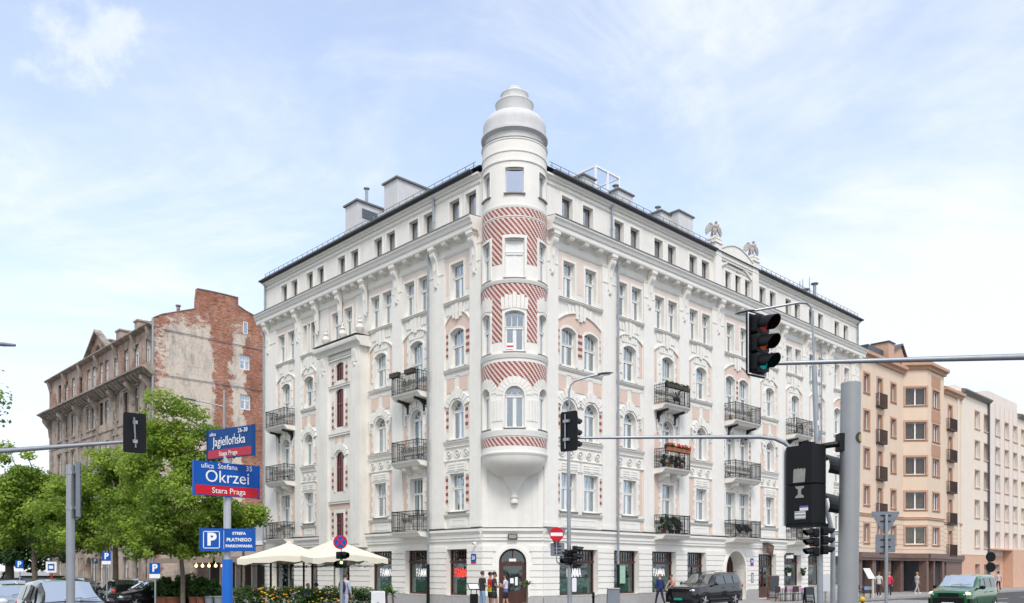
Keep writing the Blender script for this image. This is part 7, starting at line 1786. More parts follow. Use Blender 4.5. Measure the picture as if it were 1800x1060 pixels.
def person(label,M,h=1.75,skin=SKIN,hair=HAIRD,top=None,bottom=None,arms=None,stride=0,sit=False,shorts=False,sleeve='short',longhair=False,lean=0,beard=False,shoes=None,headturn=0,top2=None,extra=None):
    t=thing('person',label,'person',M=M); k=h/1.75
    S=Matrix.Scale(k,4)
    def P(x,y,z): return (x,y-lean*max(0,z-.95),z)
    dz=-.48 if sit else 0
    def Q(x,y,z): return P(x,y,z+dz)
    V=[(P(0,0,.95+dz),(.09,.075)),(Q(0,0,1.12),(.10,.075)),(Q(0,0,1.32),(.14,.095)),(Q(0,0,1.45),(.085,.07)),(Q(0,-.01,1.53),.05),(Q(0,-.02,1.60),(.065,.075)),(Q(0,-.02,1.68),(.075,.09)),(Q(0,-.01,1.74),(.055,.07))]
    E=[(0,1),(1,2),(2,3),(3,4),(4,5),(5,6),(6,7)]
    hx,hy=math.sin(headturn),-math.cos(headturn)
    V.append((Q(hx*.1,hy*.1-.02,1.645),.012)); E.append((6,8))
    A=arms or [((-.24,.03,1.16),(-.25,-.06,.90)),((.24,.03,1.16),(.25,-.06,.90))]
    hands=[]
    for s,(el,wr) in zip((-1,1),A):
        i=len(V); V+=[(Q(s*.17,0,1.42),.055),(Q(*el),.04),(Q(*wr),.027)]; E+=[(3,i),(i,i+1),(i+1,i+2)]
        d=(Vector(wr)-Vector(el)).normalized(); pm=Vector(wr)+d*.06; V.append((Q(*pm),(.035,.02))); E.append((i+2,i+3)); hands.append((i,el,wr))
        side=d.cross(Vector((0,1,0))); side=side.normalized() if side.length>.1 else Vector((1,0,0)); curl=side.cross(d).normalized()
        for f,(o_,ln) in enumerate(((-.027,.06),(-.009,.072),(.009,.068),(.027,.05))):
            j=len(V); b=pm+d*.03+side*o_; V+=[(Q(*b),.009),(Q(*(b+d*ln*.55+curl*.01)),.008),(Q(*(b+d*ln*.85+curl*.035)),.006)]; E+=[(i+3,j),(j,j+1),(j+1,j+2)]
        j=len(V); b=pm-d*.02+side*.035*(-s); V+=[(Q(*b),.010),(Q(*(b+side*.02*(-s)+d*.035+curl*.012)),.008)]; E+=[(i+3,j),(j,j+1)]
    legs=[]
    for s in(-1,1):
        i=len(V); st=stride*s
        if sit: J=[(s*.09,-.02,.93+dz),(s*.12,-.44,.50),(s*.12,-.46,.09),(s*.12,-.60,.03)]
        else: J=[(s*.09,0,.90),(s*.10,-st*.5-.02,.50),(s*.10,-st+(.06 if st<0 else 0),.09),(s*.11,-st-.13+(.04 if st<0 else 0),.035)]
        V+=[(J[0],.066),(J[1],.052),(J[2],.035),(J[3],(.035,.025))]; E+=[(0,i),(i,i+1),(i+1,i+2),(i+2,i+3)]; legs.append(J)
    skinned('body',V,E,skin,t,M=S)
    tp=top or cloth('tee',(.03,.03,.03)); bt=bottom or cloth('jeans',(.2,.28,.4))
    g=.022
    V=[(P(0,0,.86+dz),(.165,.135)),(P(0,0,.96+dz),(.165,.135)),(Q(0,0,1.12),(.128+g,.095+g)),(Q(0,0,1.32),(.152+g,.105+g)),(Q(0,0,1.45),(.088+g,.07+g)),(Q(0,0,1.49),(.06,.055))]
    E=[(0,1),(1,2),(2,3),(3,4),(4,5)]
    for s,(el,wr) in zip((-1,1),A):
        i=len(V); a=Vector((s*.17,0,1.42)); b=Vector(el); e=a.lerp(b,.75) if sleeve=='short' else b
        if sleeve=='none': continue
        V+=[(Q(*a),.066+g*.3),(Q(*e),.056)]; E+=[(4,i),(i,i+1)]
        if sleeve=='long': V.append((Q(*wr),.037)); E.append((i+1,i+2))
    skinned('shirt',V,E,tp,t,M=S)
    if top2: mb=MB(); mb.lathe([(.172,-.06),(.178,.05),(.172,.14)],20); mb.T=None; O('waistband',mb,top2,t,S@Matrix.Translation((0,0,.93))@Matrix.Diagonal((.82,.70,1,1)))
    V=[(P(0,0,1.03+dz),(.145,.115)),(P(0,0,.92+dz),(.162,.135))]; E=[(0,1)]
    for J in legs:
        i=len(V); a=Vector(J[0]);b=Vector(J[1]);c=Vector(J[2])
        if shorts: V+=[(tuple(a),.1),(tuple(a.lerp(b,.85)),.088)]; E+=[(1,i),(i,i+1)]
        else: V+=[(tuple(a),.098),(tuple(b),.07),(tuple(c),.055)]; E+=[(1,i),(i,i+1),(i+1,i+2)]
    skinned('shorts' if shorts else 'trousers',V,E,bt,t,M=S)
    mb=MB(); hc=Q(0,-.02,1.68)
    mb.ball((hc[0]-hx*.022,hc[1]-hy*.022,hc[2]+.022),(.090,.105,.095),14)
    if longhair: mb.path([(hc[0]-hx*.05,hc[1]-hy*.06,hc[2]),(hc[0]-hx*.08,hc[1]-hy*.09,hc[2]-.12),(hc[0]-hx*.07,hc[1]-hy*.08,hc[2]-.24)],[.075,.07,.03],10)
    if beard: mb.ball((hc[0]+hx*.055,hc[1]+hy*.055,hc[2]-.085),(.05,.055,.05),10)
    O('hair',mb,hair,t,S)
    mb=MB()
    for s in(-1,1): mb.ball((hc[0]+hx*.085+hy*s*.03,hc[1]+hy*.085-hx*s*.03,hc[2]-.01),.011,6)
    O('eyes',mb,HAIRD,t,S)
    mb=MB()
    for s in(-1,1): mb.ball((hc[0]-hy*s*.083,hc[1]+hx*s*.083,hc[2]-.02),(.018,.022,.032),6)
    O('ears',mb,skin,t,S)
    for J in legs:
        mb=MB(); a=Vector(J[2]);b=Vector(J[3]); mb.ball(((a.x+b.x)/2,(a.y+b.y)/2-.01,.045),(.05,.135,.05),12); O('shoe',mb,shoes or STW,t,S)
    if extra: extra(t,S)
    return t
def PM(px,Y,rz,z=.12): return T(PX(px,Y),Y,z,R_(rz))
# rz: 0 faces the camera, +90 faces right, 180 faces away
person('man in a black t-shirt and light blue jeans',PM(848,38,125),1.80,top=cloth('black_tee',(.03,.03,.035)),bottom=cloth('light_jeans',(.22,.33,.48)),hair=HAIRM,arms=[((-.25,.0,1.15),(-.18,-.22,1.12)),((.25,.02,1.16),(.2,-.2,1.1))])
person('man in a red and orange shirt standing behind the bearded man',PM(861.5,38.3,110),1.76,skin=SKIN2,top=cloth('red_shirt',(.70,.05,.03)),bottom=cloth('black_shorts',(.02,.02,.022)),shorts=True,arms=[((-.24,-.05,1.16),(-.12,-.28,1.12)),((.24,-.05,1.16),(.1,-.3,1.1))],top2=cloth('yellow_hem',(.75,.6,.02)))
def phone(t,S):
    mb=MB(); mb.box(-.04,.04,-.37,-.35,1.1,1.25); O('phone',mb,STW,t,S)
person('bearded man in a black t-shirt and black shorts holding a phone, facing right',PM(869,37.7,82),1.77,skin=SKIN2,beard=True,top=cloth('black_tee_two',(.035,.03,.035)),bottom=cloth('dark_shorts',(.02,.02,.025)),shorts=True,stride=.12,arms=[((-.23,-.08,1.16),(-.06,-.32,1.12)),((.23,-.08,1.16),(.06,-.32,1.10))])
o=tag(build((lambda mb:(mb.box(-.04,.04,-.008,.008,0,.15),mb)[1])(MB()),'phone',STW,None,T(PX(880.5,37.7),37.7,1.22,R_(80))),'white phone in the bearded man’s hands','phone')
person('woman in a white top and black shorts facing left by the door',PM(889,38.4,-105),1.68,top=cloth('white_top',(.62,.64,.72)),bottom=cloth('black_shorts_two',(.015,.015,.018)),shorts=True,longhair=True,stride=.1,arms=[((-.22,-.1,1.18),(-.1,-.28,1.28)),((.22,-.05,1.16),(.12,-.28,1.15))],top2=cloth('navy_tie',(.03,.06,.2)))
person('woman in a navy blouse and dark trousers walking away past the shop window',PM(1160,44.0,205),1.66,hair=HAIRB,top=cloth('navy_blouse',(.015,.03,.13)),bottom=cloth('navy_trousers',(.01,.015,.05)),stride=.28,sleeve='long')
person('person in a red and white patterned top behind the bonnet of the black car',PM(1184,44.6,-60),1.62,hair=HAIRM,top=mat('red_white_pattern',(.7,.6,.55),.8,var=.5,scale=25,col2=(.5,.06,.05)),bottom=cloth('grey_trousers',(.1,.1,.1)),lean=.25,arms=[((-.22,-.2,1.2),(-.15,-.4,1.05)),((.22,-.2,1.2),(.15,-.4,1.05))])
def pack(t,S): pass
pm=PM(607,34,155)
person('person in pale striped clothes walking past the umbrellas',pm,1.72,hair=HAIRM,top=mat('pale_stripes',(.45,.48,.58),.8,var=.3,scale=20,stretch=(1,1,.1)),bottom=mat('pale_stripes_trousers',(.42,.46,.58),.8,var=.3,scale=20,stretch=(1,1,.1)),sleeve='long',stride=.15)
t=thing('backpack','dark navy backpack on the back of the person walking past the umbrellas','backpack',M=pm@T(0,.22,0)); mb=MB(); mb.ball((0,0,1.2),(.16,.13,.27),14); O('bag',mb,cloth('navy_pack',(.02,.035,.08)),t); mb=MB(); mb.ball((0,.1,1.12),(.12,.06,.12),10); O('pocket',mb,cloth('green_pack',(.06,.14,.09)),t)
person('pedestrian in a white shirt and dark trousers on the pavement of the peach house',PM(1545,58,150),1.72,hair=HAIRM,top=cloth('white_shirt',(.6,.6,.58)),bottom=cloth('brown_trousers',(.06,.045,.035)),stride=.15)
person('pedestrian in a red jacket behind the slim sign pole',PM(1563,58,175),1.70,hair=HAIRB,top=cloth('pink_red_jacket',(.6,.04,.08)),bottom=cloth('dark_trousers',(.03,.03,.04)),sleeve='long')
person('woman in a pale top walking before the dark passage of the peach house',PM(1612,66,100),1.68,hair=HAIRB,top=cloth('pale_top',(.6,.6,.6)),bottom=cloth('pale_trousers',(.45,.42,.42)),stride=.25)
person('pedestrian in a pink shirt and black trousers on the far right pavement',PM(1755,74,170),1.72,top=cloth('pink_shirt',(.6,.48,.5)),bottom=cloth('black_trousers',(.02,.02,.02)),stride=.1)
CH=mat('dark_rattan',(.05,.04,.035),.8,var=.3,scale=30)
def cafe_chair(M,label,m=CH,g=None):
    t=thing('cafe_chair',label,'chair',M=M,group=g); mb=MB(); mb.box(-.22,.22,-.22,.22,.43,.47); O('seat',mb,m,t); mb=MB(); mb.box(-.21,.21,.2,.23,.55,.9); O('backrest',mb,m,t)
    for x,y in((-.2,-.2),(.2,-.2),(-.2,.2),(.2,.2)): mb=MB(); mb.tube((x,y,0),(x*.95,y,.43 if y<0 else .9),.014,n=6); O('leg',mb,IRON,t)
    return t
for px,Y,rz,l,c,hr in((541,37.5,40,'seated cafe guest in a blue shirt under the umbrellas',(.06,.13,.3),HAIRB),(556,38,-40,'seated cafe guest in a dark red top under the umbrellas',(.16,.03,.05),HAIRD)):
    cafe_chair(PM(px,Y,rz),'dark cafe chair under the '+('guest in blue' if px==541 else 'guest in dark red')); person(l,PM(px,Y,rz),1.72,sit=True,hair=hr,top=cloth('guest%d'%px,c),bottom=cloth('guest_trousers%d'%px,(.05,.05,.06)),arms=[((-.24,-.1,1.2),(-.1,-.35,1.2)),((.24,-.1,1.2),(.1,-.35,1.2))])
# right cafe terrace
PTOP=mat('pink_table_top',(.52,.27,.42),.6); BTOP=mat('blue_table_top',(.2,.32,.52),.6)
def table(M,label,m,w=.7,g=None):
    t=thing('cafe_table',label,'table',M=M,group=g); mb=MB(); mb.box(-w/2,w/2,-.35,.35,.72,.76); mb.box(-w/2,w/2,-.355,-.35,.55,.76); O('top',mb,m,t)
    for x in(-w/2+.06,w/2-.06):
        for y in(-.28,.28): mb=MB(); mb.tube((x,y,0),(x,y,.72),.018,n=6); O('leg',mb,IRON,t)
    return t
for i,(px,Y,m,l,w) in enumerate(((1377,50.5,PTOP,'pink cafe table nearest the tall chalkboard',.9),(1395,51,PTOP,'pink cafe table in the middle of the row by the cafe windows',1.0),(1412,51.5,PTOP,'pink cafe table nearest the low chalk board',1.0),(1517,56,BTOP,'blue cafe table beside the slanted white menu board',1.2))):
    table(PM(px,Y,44),l,m,w,'cafe tables')
for i,(px,Y,rz,l) in enumerate(((1372,49.3,30,'dark cafe chair nearest the tall chalkboard'),(1388,49.6,60,'dark cafe chair between the first and second pink tables'),(1403,50,20,'dark cafe chair before the third pink table'),(1512,55,30,'dark cafe chair left of the blue table'),(1524,55,70,'dark cafe chair right of the blue table'))): cafe_chair(PM(px,Y,rz),l,g='chairs on the right terrace')
t=thing('slanted_menu_board','slanted white menu board on a post beside the blue table','board',M=PM(1527,55.5,20)); mb=MB(); mb.tube((.35,0,0),(.35,0,1.35),.07); O('post',mb,mat('cream_post',(.6,.55,.45),.7),t); mb=MB(); mb.prism([(-.55,2.0),(.0,2.0),(.5,1.3),(-.1,1.3)],-.1,-.06); O('panel',mb,SWHITE,t)
# ================================================================== plants
LF1=leafmat('plane_leaf',(.12,.22,.028),(.42,.55,.08),.52); LF2=leafmat('dark_leaf',(.02,.055,.015),(.075,.15,.03)); LF3=leafmat('shrub_leaf',(.02,.06,.014),(.085,.17,.03)); LF4=leafmat('palm_leaf',(.04,.09,.02),(.13,.24,.05))
BARK=mat('bark',(.16,.13,.10),.95,var=.4,scale=5,bump=.8,bscale=20)
def leaf_cloud(clusters,n,size,seed=0,flat=.6,tone0=.5):
    """clusters: (x,y,z,rx,ry,rz,tone,weight)"""
    r=np.random.default_rng(seed); C=np.array(clusters,dtype=float); w=C[:,7]/C[:,7].sum(); idx=r.choice(len(C),n,p=w); c=C[idx]
    d=r.normal(size=(n,3)); d/=np.linalg.norm(d,axis=1)[:,None]; rad=r.random(n)**.42
    pos=c[:,:3]+d*rad[:,None]*c[:,3:6]
    nrm=d*.5+r.normal(size=(n,3))*.55+np.array([0,-.15,.65]); nrm/=np.linalg.norm(nrm,axis=1)[:,None]
    a=np.cross(nrm,r.normal(size=(n,3))); a/=np.linalg.norm(a,axis=1)[:,None]; b=np.cross(nrm,a)
    s=size*(.6+.8*r.random(n))[:,None]; a*=s*.5; b*=s*.5
    V=np.empty((n,4,3)); V[:,0]=pos-a; V[:,1]=pos+b*.7-nrm*s*.1; V[:,2]=pos+a; V[:,3]=pos-b*.7-nrm*s*.1
    tone=np.clip(c[:,6]+r.normal(size=n)*.22+.0*pos[:,2],0,1)
    me=bpy.data.meshes.new('leaves'); me.vertices.add(n*4); me.vertices.foreach_set('co',V.reshape(-1)); me.loops.add(n*4); me.loops.foreach_set('vertex_index',np.arange(n*4,dtype=np.int32)); me.polygons.add(n); me.polygons.foreach_set('loop_start',np.arange(0,n*4,4,dtype=np.int32)); me.update()
    at_=me.attributes.new('tone','FLOAT','FACE'); at_.data.foreach_set('value',tone.astype(np.float32)); me.validate(); return me
def tree(name,label,base,H,lobes,n,size,m,seed,trunk=.25,fork=3.0,cat='tree',group=None,limbs=True,nc=90,flat=.55):
    """lobes: world ellipsoids (x,y,z,rx,ry,rz); small leaf clumps are scattered through them and limbs run to the clumps"""
    t=thing(name,label,cat,M=T(*base),group=group); rr=random.Random(seed); vol=[l[3]*l[4]*l[5] for l in lobes]; cl=[]
    for i in range(nc):
        l=rr.choices(lobes,vol)[0]; 
        while True:
            d=Vector((rr.uniform(-1,1),rr.uniform(-1,1),rr.uniform(-1,1)))
            if .2<d.length<1: break
        out=rr.random()<.18; d=d.normalized()*rr.uniform(.95,1.22) if out else d
        q=rr.uniform(.38,.85); s=rr.uniform(.5,1.2)*max(.6,min(l[3],l[5])*.42)*(.5 if out else 1)
        cl.append((l[0]+d.x*l[3],l[1]+d.y*l[4],l[2]+d.z*l[5],s*1.25,s*1.25,s*flat+.15,min(1,max(0,rr.gauss(.45,.22)+.18*d.z)),s*s))
    me=leaf_cloud(cl,n,size,seed); c=build(me,'crown',m,t,Matrix())
    mb=MB(); b=Vector(base); f=b+Vector((rr.uniform(-.15,.15),rr.uniform(-.1,.1),fork)); 
    mb.path([b,b.lerp(f,.08),b.lerp(f,.5)+Vector((.06,0,0)),f],[trunk*1.5,trunk*1.1,trunk,trunk*.85],12)
    ends=rr.sample(cl,min(len(cl),26)); mains=[]
    for i,l in enumerate(lobes[:6]):
        e=Vector(l[:3])+Vector((0,0,l[5]*.25)); m1=f.lerp(e,.5)+Vector((rr.uniform(-.3,.3),rr.uniform(-.3,.3),rr.uniform(-.2,.4))); mb.path([f,f.lerp(m1,.5)+Vector((0,0,.15)),m1,e],[trunk*.6,trunk*.45,trunk*.32,trunk*.1],8); mains+= [m1,e,f.lerp(m1,.6),m1.lerp(e,.5)]
    for c_ in ends:
        e=Vector(c_[:3]); s=min(mains,key=lambda q:(q-e).length); k=s.lerp(e,.5)+Vector((rr.uniform(-.2,.2),rr.uniform(-.2,.2),rr.uniform(-.1,.3))); mb.path([s,k,e],[trunk*.22,trunk*.13,trunk*.05],5)
    build(mb,'trunk',BARK,t,Matrix()); return t
def lobe(px,py,Y,rx,ry,d=None): # radii in photo pixels at depth Y
    p=at(px,py,Y); k=Y/F; return (p[0],p[1],p[2],rx*k,(d or rx*k),ry*k)
Y=46
tree('plane_tree','leafy green plane tree with a forked pale trunk beside the parking sign',(PX(200,Y),Y,.1),11,[lobe(165,880,Y,68,56),lobe(225,850,Y+1,62,60),lobe(118,905,Y,52,44),lobe(255,905,Y-1,52,52),lobe(190,820,Y,42,32),lobe(185,945,Y,90,28),lobe(150,860,Y,50,40)],30000,.17,LF1,11,trunk=.15,fork=3.2,nc=150)
Y=42
tree('plane_tree','tallest leafy plane tree, between the black signal and the street name signs',(PX(322,Y),Y,.1),12,[lobe(302,745,Y,45,58),lobe(350,800,Y,50,60),lobe(270,820,Y,42,55),lobe(330,880,Y-1,70,50),lobe(390,880,Y,38,38),lobe(305,722,Y,36,44),lobe(345,745,Y,36,42),lobe(268,775,Y,40,42),lobe(320,930,Y,75,36),lobe(250,860,Y,45,60),lobe(300,960,Y,85,20),lobe(235,930,Y,50,34)],38000,.16,LF1,12,trunk=.11,fork=3.2,nc=200)
tree('plane_tree','small spreading leafy tree reaching towards the white house behind the signs',(PX(425,43),43,.1),7,[lobe(440,905,43,34,16),lobe(400,915,43,25,30),lobe(412,890,43,18,12)],4500,.15,LF1,13,trunk=.08,fork=2.8,nc=22)
Y=50
tree('plane_tree','bright green tree left of the forked trunk, behind the bus stop sign',(PX(60,Y),Y,.1),10,[lobe(60,880,Y,55,55),lobe(25,850,Y,45,48),lobe(95,925,Y,50,44),lobe(20,930,Y,50,36),lobe(18,800,Y,26,20),lobe(55,825,Y,30,26)],24000,.19,LF1,14,trunk=.15,nc=130)
Y=62
tree('linden_tree','dark dense tree at the far left behind the blue parking sign',(PX(15,Y),Y,.1),10,[lobe(15,930,Y,55,60),lobe(60,962,Y,45,42),lobe(-20,900,Y,50,60),lobe(105,968,Y,32,28),lobe(10,985,Y,60,28)],18000,.26,LF2,15,trunk=.3,nc=80)
tree('linden_tree','second dark tree farther down the left street',(PX(-40,90),90,.1),12,[lobe(-20,900,90,60,60),lobe(40,930,90,50,50)],7000,.35,LF2,16,trunk=.3,nc=50)
Y=26
tree('linden_tree','near tree beyond the left edge with only a leafy branch tip showing high up',(PX(-70,Y),Y,.1),9,[lobe(-75,690,Y,45,45),lobe(-12,705,Y,17,30),lobe(-10,670,Y,14,14),lobe(-90,780,Y,50,60)],4500,.13,LF1,17,trunk=.2,nc=60)
# clipped hedge with orange flowers round the umbrellas
def hedge(label,p0,p1,h,w,n,seed,flowers=True):
    a=Vector((p0[0],p0[1],0));b=Vector((p1[0],p1[1],0)); t=thing('hedge',label,'hedge',M=T(a.x,a.y,.12)); rr=random.Random(seed); cl=[]; L=(b-a).length; N=int(L/.18)
    for i in range(N):
        p=a.lerp(b,(i+.5)/N)
        for k in range(4): cl.append((p.x+rr.uniform(-.1,.1),p.y+rr.uniform(-w/2,w/2),.12+h*(k+.6)/4.2+rr.uniform(-.08,.08),.22,.22,.2,rr.gauss(.4,.2),1))
    build(leaf_cloud(cl,n,.085,seed),'foliage',LF3,t,Matrix())
    if flowers:
        mb=MB()
        for i in range(70):
            u=rr.choice((rr.gauss(.33,.1),rr.gauss(.66,.12),rr.gauss(.25,.05)));
            if not 0<u<1: continue
            p=a.lerp(b,u); z=.12+h*rr.uniform(.25,1.0); x,y=p.x+rr.uniform(-.1,.1),p.y-w/2-rr.uniform(0,.12); r=rr.uniform(.025,.055)
            mb.ball((x,y,z),(r,r,r*.7),5,0 if rr.random()<.7 else 1)
        build(mb,'flowers',[mat('orange_flower',(.75,.28,.01),.6),mat('yellow_flower',(.75,.5,.02),.6)],t,Matrix())
    mb=MB(); d=(b-a).normalized(); nn=Vector((-d.y,d.x,0))*.22; mb.zprism([tuple((a-nn)[:2]),tuple((b-nn)[:2]),tuple((b+nn)[:2]),tuple((a+nn)[:2])],.12,.55); build(mb,'planter_trough',SBACK,t,Matrix()); return t
hedge('long leafy planter hedge with orange and yellow flowers in front of the cream umbrellas',(PX(412,35.5),35.5),(PX(655,35.5),35.5),1.15,.5,14000,21)
hedge('low leafy hedge without flowers behind the row of terracotta pots',(PX(312,47),47),(PX(398,46),46),1.0,.5,5000,22,False)
TERR=mat('terracotta',(.33,.12,.065),.8,var=.15,scale=6); GPOT=mat('grey_pot',(.30,.33,.36),.7,var=.1,scale=4)
def potted(label,px,Y,r,h,ph,n,m,lm=LF3,size=.09,group=None,z=.12,palm=False,M=None,fl=None):
    t=thing('potted_plant',label,'potted plant',M=M or T(PX(px,Y),Y,z),group=group); mb=MB(); mb.lathe([(0,0),(r*.72,0),(r*.95,h*.85),(r*1.08,h*.86),(r*1.08,h),(r*.9,h),(r*.85,h*.9),(0,h*.9)],20); O('pot',mb,m,t); rr=random.Random(int(px*7)+n)
    if palm:
        mb=MB()
        for i in range(26):
            a=rr.uniform(0,6.28); el=rr.uniform(.3,1.2); L=ph*rr.uniform(.7,1.05); pts=[]
            for k in range(5): u=k/4; pts.append((math.cos(a)*math.cos(el)*L*u,math.sin(a)*math.cos(el)*L*u,palm+math.sin(el)*L*u-.45*L*u*u))
            for p,q,w0,w1 in zip(pts[:-1],pts[1:],(.02,.045,.04,.022),(.045,.04,.022,.004)):
                nx,ny=-math.sin(a),math.cos(a); mb.quad([(p[0]-nx*w0,p[1]-ny*w0,p[2]),(p[0]+nx*w0,p[1]+ny*w0,p[2]),(q[0]+nx*w1,q[1]+ny*w1,q[2]),(q[0]-nx*w1,q[1]-ny*w1,q[2])])
        me=mb.mesh('fronds'); a_=me.attributes.new('tone','FLOAT','FACE'); a_.data.foreach_set('value',[rr.random() for _ in me.polygons]); build(me,'foliage',LF4,t,Matrix(),rel=True)
        mb=MB(); mb.path([(0,0,h*.8),(.02,0,palm*.6),(0,0,palm)],[.05,.045,.05],8); O('stem',mb,BARK,t)
    else:
        cl=[(rr.uniform(-r,r)*1.1,rr.uniform(-r,r)*1.1,h+ph*(i+.5)/10,r*.75,r*.75,ph*.2,rr.gauss(.4,.2),1) for i in range(12)]
        build(leaf_cloud(cl,n,size,int(px)),'foliage',lm,t,Matrix(),rel=True)
    if fl:
        mb=MB()
        for i in range(22): mb.ball((rr.uniform(-r,r)*1.2,rr.uniform(-r,r)*1.2,h+ph*rr.random()),.035,5)
        O('flowers',mb,fl,t)
    return t
g='terracotta planters in a row'
for px,w in((281,'first from the left'),(290,'second from the left'),(305,'third from the left, a wide one'),(340,'fourth from the left'),(353,'fifth from the left')): potted('terracotta pot with a bushy green plant, '+w,px,43,.25 if px!=305 else .38,.5,.8,1500,TERR,group=g,size=.1)
for px,w in((368,'left'),(384,'right')): potted('tall grey pot with green foliage beside the blue sleeve, the '+w+' one of the pair',px,43,.25,.55,.7,1300,GPOT,group='grey planters',size=.1)
for px,w in((318,'left'),(328,'right')): potted('dark green bush in a black tub between the terracotta pots, the '+w+' one',px,44.5,.28,.4,1.0,1500,BLK,lm=LF2,size=.1)
potted('palm like plant with arching leaves right of the corner door',926,38.6,.2,.35,.7,1,STG,palm=1.15)
potted('feathery palm beside the hedge left of the shop windows',690,34.5,.28,.4,1.0,1,BLK,palm=.9)
potted('second feathery palm half hidden behind the poster stand',679,35.2,.28,.4,.95,1,BLK,palm=.8)
# hanging planters on the cafe wall
for px,l in((1380,'left'),(1405,'right')):
    potted('small hanging flower pot on the '+l+' side between the cafe windows',px,0,.14,.2,.28,500,STW if px<1390 else BLK,M=MRF@T(ur(px),-.3,1.6),size=.07)
# planter boxes on balconies
def planter(label,M,w,d,h,m,n,fl=None,group=None,ph=.2):
    t=thing('planter_box',label,'planter',M=M,group=group); mb=MB(); mb.box(-w/2,w/2,-d/2,d/2,0,h); O('box',mb,m,t); rr=random.Random(n)
    cl=[(rr.uniform(-w/2,w/2),0,h+ph*.4*rr.random(),.14,.12,ph*.6,rr.gauss(.5,.2),1) for _ in range(8)]; build(leaf_cloud(cl,n,.07,n),'foliage',LF3,t,Matrix(),rel=True)
    if fl: 
        mb=MB()
        for i in range(16): mb.ball((rr.uniform(-w/2,w/2),rr.uniform(-d/2,d/2)-.04,h+ph*rr.uniform(.3,1)),.04,5)
        O('flowers',mb,fl,t)
RFL=mat('red_flower',(.6,.05,.04),.6); PLB=mat('dark_brown_planter',(.05,.04,.035),.7)
Mf,b0,b1,zf,pr=BALO['R33']
for i,x in enumerate((b0+.42,b0+1.12,b0+1.85)): planter('dark planter on the balcony with three green boxes, %s'%('at its left end','in the middle','at its right end')[i],Mf@T(x,-pr,zf+.88),.68,.22,.2,PLB,500+i)
Mf,b0,b1,zf,pr=BALO['R32']
for i in range(5): planter('orange flower box on the balcony railing, %s'%('far left','second from left','centre','second from right','far right')[i],Mf@T(b0+.25+i*.46,-pr,zf+.92),.42,.2,.2,TERR,300+i,RFL,'orange flower boxes',.24)
for i in range(4): potted('potted flower standing behind the railing of the flower box balcony, %s'%('far left','left of the middle','right of the middle','far right')[i],1190+i,0,.13,.22,.4,350,(BLK,STK,BLK,TERR)[i],M=Mf@T(b0+.3+i*.55,-pr+.3,zf+.02),size=.08,fl=RFL if i in(1,3) else None)
Mf,b0,b1,zf,pr=BALO['R31']
for i,(x,m) in enumerate(((b0+.4,TERR),(b0+1.1,BLK),(b0+1.7,BLK))): potted('leafy potted plant on the lowest balcony with the bushes, %s'%('in terracotta','left black pot','right black pot')[i],1180+i,0,.18,.25,.6,600,m,M=Mf@T(x,-pr+.4,zf+.02),size=.09,lm=LF2)
Mf,b0,b1,zf,pr=BALO['L23']
for i,x in enumerate((b0+.42,b0+1.75)): planter('dark planter box on the top balcony of the left facade, the %s one'%('left','right')[i],Mf@T(x,-pr-.05,zf+.92),.75,.22,.22,PLB,120+i,ph=.06)
# balcony chairs
def wire_chair(M,label):
    t=thing('wire_chair',label,'chair',M=M); mb=MB()
    for i in range(7): mb.ring((0,.0,.55),.42*math.cos(R_(-60+i*20)) ,.012,18,4,axis='z') if False else mb.path([(-.42*math.cos(R_(a)),.1*math.sin(R_(a)),.5+.38*math.sin(R_(a))) for a in range(-90,91,20)],.012,4)
    for i in range(6):
        z=.2+i*.13; w=.42*math.sqrt(max(0,1-((z-.5)/.4)**2)); mb.path([(-w,.05,z),(-w*.5,.2,z),(w*.5,.2,z),(w,.05,z)],.012,4)
    mb.ring((0,0,.5),.42,.02,20,5); mb.path([(-.2,.0,0),(0,.1,.2),(.2,0,0)],.015,5); O('shell',mb,IRON,t)
for k,l in(('R73','round wire chair on the top balcony nearest the lamp pole'),('R71','round wire chair on the lowest balcony nearest the two section signal')):
    Mf,b0,b1,zf,pr=BALO[k]; wire_chair(Mf@T(b0+1.1,-pr+.35,zf+.02),l)
Mf,b0,b1,zf,pr=BALO['R51']
for i,x in enumerate((b0+1.0,b0+1.9)):
    t=thing('butterfly_chair','black butterfly chair on the balcony over the carriage arch, the %s one'%('left','right')[i],'chair',M=Mf@T(x,-pr+.45,zf+.02)); mb=MB(); mb.add([(-.35,.1,.85),(.35,.1,.85),(.3,-.3,.5),(-.3,-.3,.5),(0,0,.3)],[(0,1,4),(1,2,4),(2,3,4),(3,0,4)]); O('seat',mb,BLK,t); mb=MB(); mb.tube((-.35,.1,.85),(.3,-.3,0),.014);mb.tube((.35,.1,.85),(-.3,-.3,0),.014);mb.tube((-.3,-.3,.5),(.3,.2,0),.014);mb.tube((.3,-.3,.5),(-.3,.2,0),.014); O('frame',mb,IRON,t)
t=thing('folded_chair','folded dark chair leaning on the topmost right balcony railing','chair',M=BALO['R33'][0]@T(BALO['R33'][1]+1.6,-.5,11.32)); mb=MB(); mb.tube((-.4,0,0),(.3,0,.9),.03);mb.tube((.4,0,0),(-.1,0,.8),.03); mb.box(-.3,.3,-.03,.03,.3,.5); O('frame',mb,BLK,t)
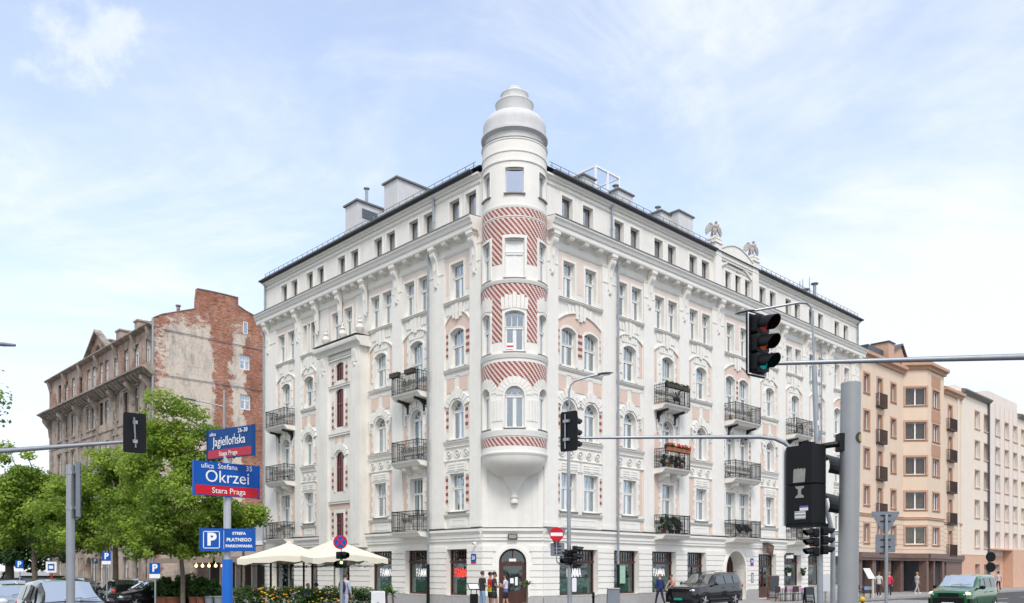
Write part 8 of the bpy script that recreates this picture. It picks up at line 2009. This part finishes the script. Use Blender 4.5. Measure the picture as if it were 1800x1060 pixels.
# ================================================================== cafe umbrellas
CRE=mat('cream_canvas',(.74,.69,.55),.9,var=.04,scale=3,bump=.1)
def umbrella(label,px,Y,w,zp,ze,rz,lp=(.6,.55,.4)):
    t=thing('cafe_umbrella',label,'umbrella',M=T(PX(px,Y),Y,.12,rz),group='cream cafe umbrellas'); h=w/2; N=12; mb=MB()
    rim=[]
    for s in range(4):
        for i in range(N):
            u=i/N*2-1; x,y=((u*h,-h),(h,u*h),(-u*h,h),(-h,-u*h))[s]; sag=.16*(1-abs(u)**1.5); rim.append((x,y,ze+sag*.0+ .14*(math.cos(u*math.pi)+1)*.5-.06))
    n=len(rim); K=6; vs=[]
    for k in range(K+1):
        f=k/K
        for (x,y,z) in rim: 
            c=1-abs(abs(x)-abs(y))/h; vs.append((x*f,y*f,zp+(z-zp)*(f**.92)-.10*math.sin(math.pi*f)*(1-c)*1.2))
    fs=[(k*n+j,k*n+(j+1)%n,(k+1)*n+(j+1)%n,(k+1)*n+j) for k in range(K) for j in range(n)]
    o0=len(vs)
    vs+=[(x*1.0,y*1.0,z-.24-.04*math.sin(j*2.1)) for j,(x,y,z) in enumerate(rim)]
    fs+=[(K*n+j,K*n+(j+1)%n,o0+(j+1)%n,o0+j) for j in range(n)]
    mb.add(vs,fs,0,False); O('canopy',mb,CRE,t)
    mb=MB(); mb.lathe([(.12,zp-.03),(.07,zp+.03),(0,zp+.05)],8); O('cap',mb,CRE,t)
    mb=MB(); mb.tube((0,0,0),(0,0,zp),.04,n=10); O('pole',mb,mat('pale_wood_pole',lp,.6),t)
    for sx in(-1,1):
        for sy in(-1,1): mb=MB(); mb.tube((0,0,zp-.35),(sx*h*.95,sy*h*.95,ze-.12),.014,n=5); O('rib',mb,WOODF,t)
    mb=MB()
    for s in range(4):
        pts=[]
        for i in range(13): u=i/12*2-1; x,y=((u*h,-h),(h,u*h),(-u*h,h),(-h,-u*h))[s]; pts.append((x*1.02,y*1.02,ze-.3-.12*(1-u*u)))
        mb.path(pts,.01,4)
        for q in pts[::2]: mb.ball((q[0],q[1],q[2]-.04),.022,6)
    O('string_lights',mb,BLK,t)
    mb=MB(); mb.box(-.35,.35,-.35,.35,0,.12); O('base',mb,STONE,t)
umbrella('cream square cafe umbrella on the left, nearest the blue sign post',508,38,4.1,3.15,2.42,R_(12))
umbrella('cream square cafe umbrella on the right, behind the no stopping sign',588,37.5,3.55,3.28,2.45,R_(36))
for px,Y in((476,37),(549,36.5),(534,40)):
    mb=MB(); mb.tube((0,0,0),(0,0,2.35),.05); tag(build(mb,'terrace_post',BLK,None,T(PX(px,Y),Y,.12)),{476:'dark post under the left cream umbrella',549:'dark post between the two cream umbrellas',534:'dark post farther back between the umbrellas'}[px],'post')
# grey shutter/wires in the air: thin overhead wires on the left
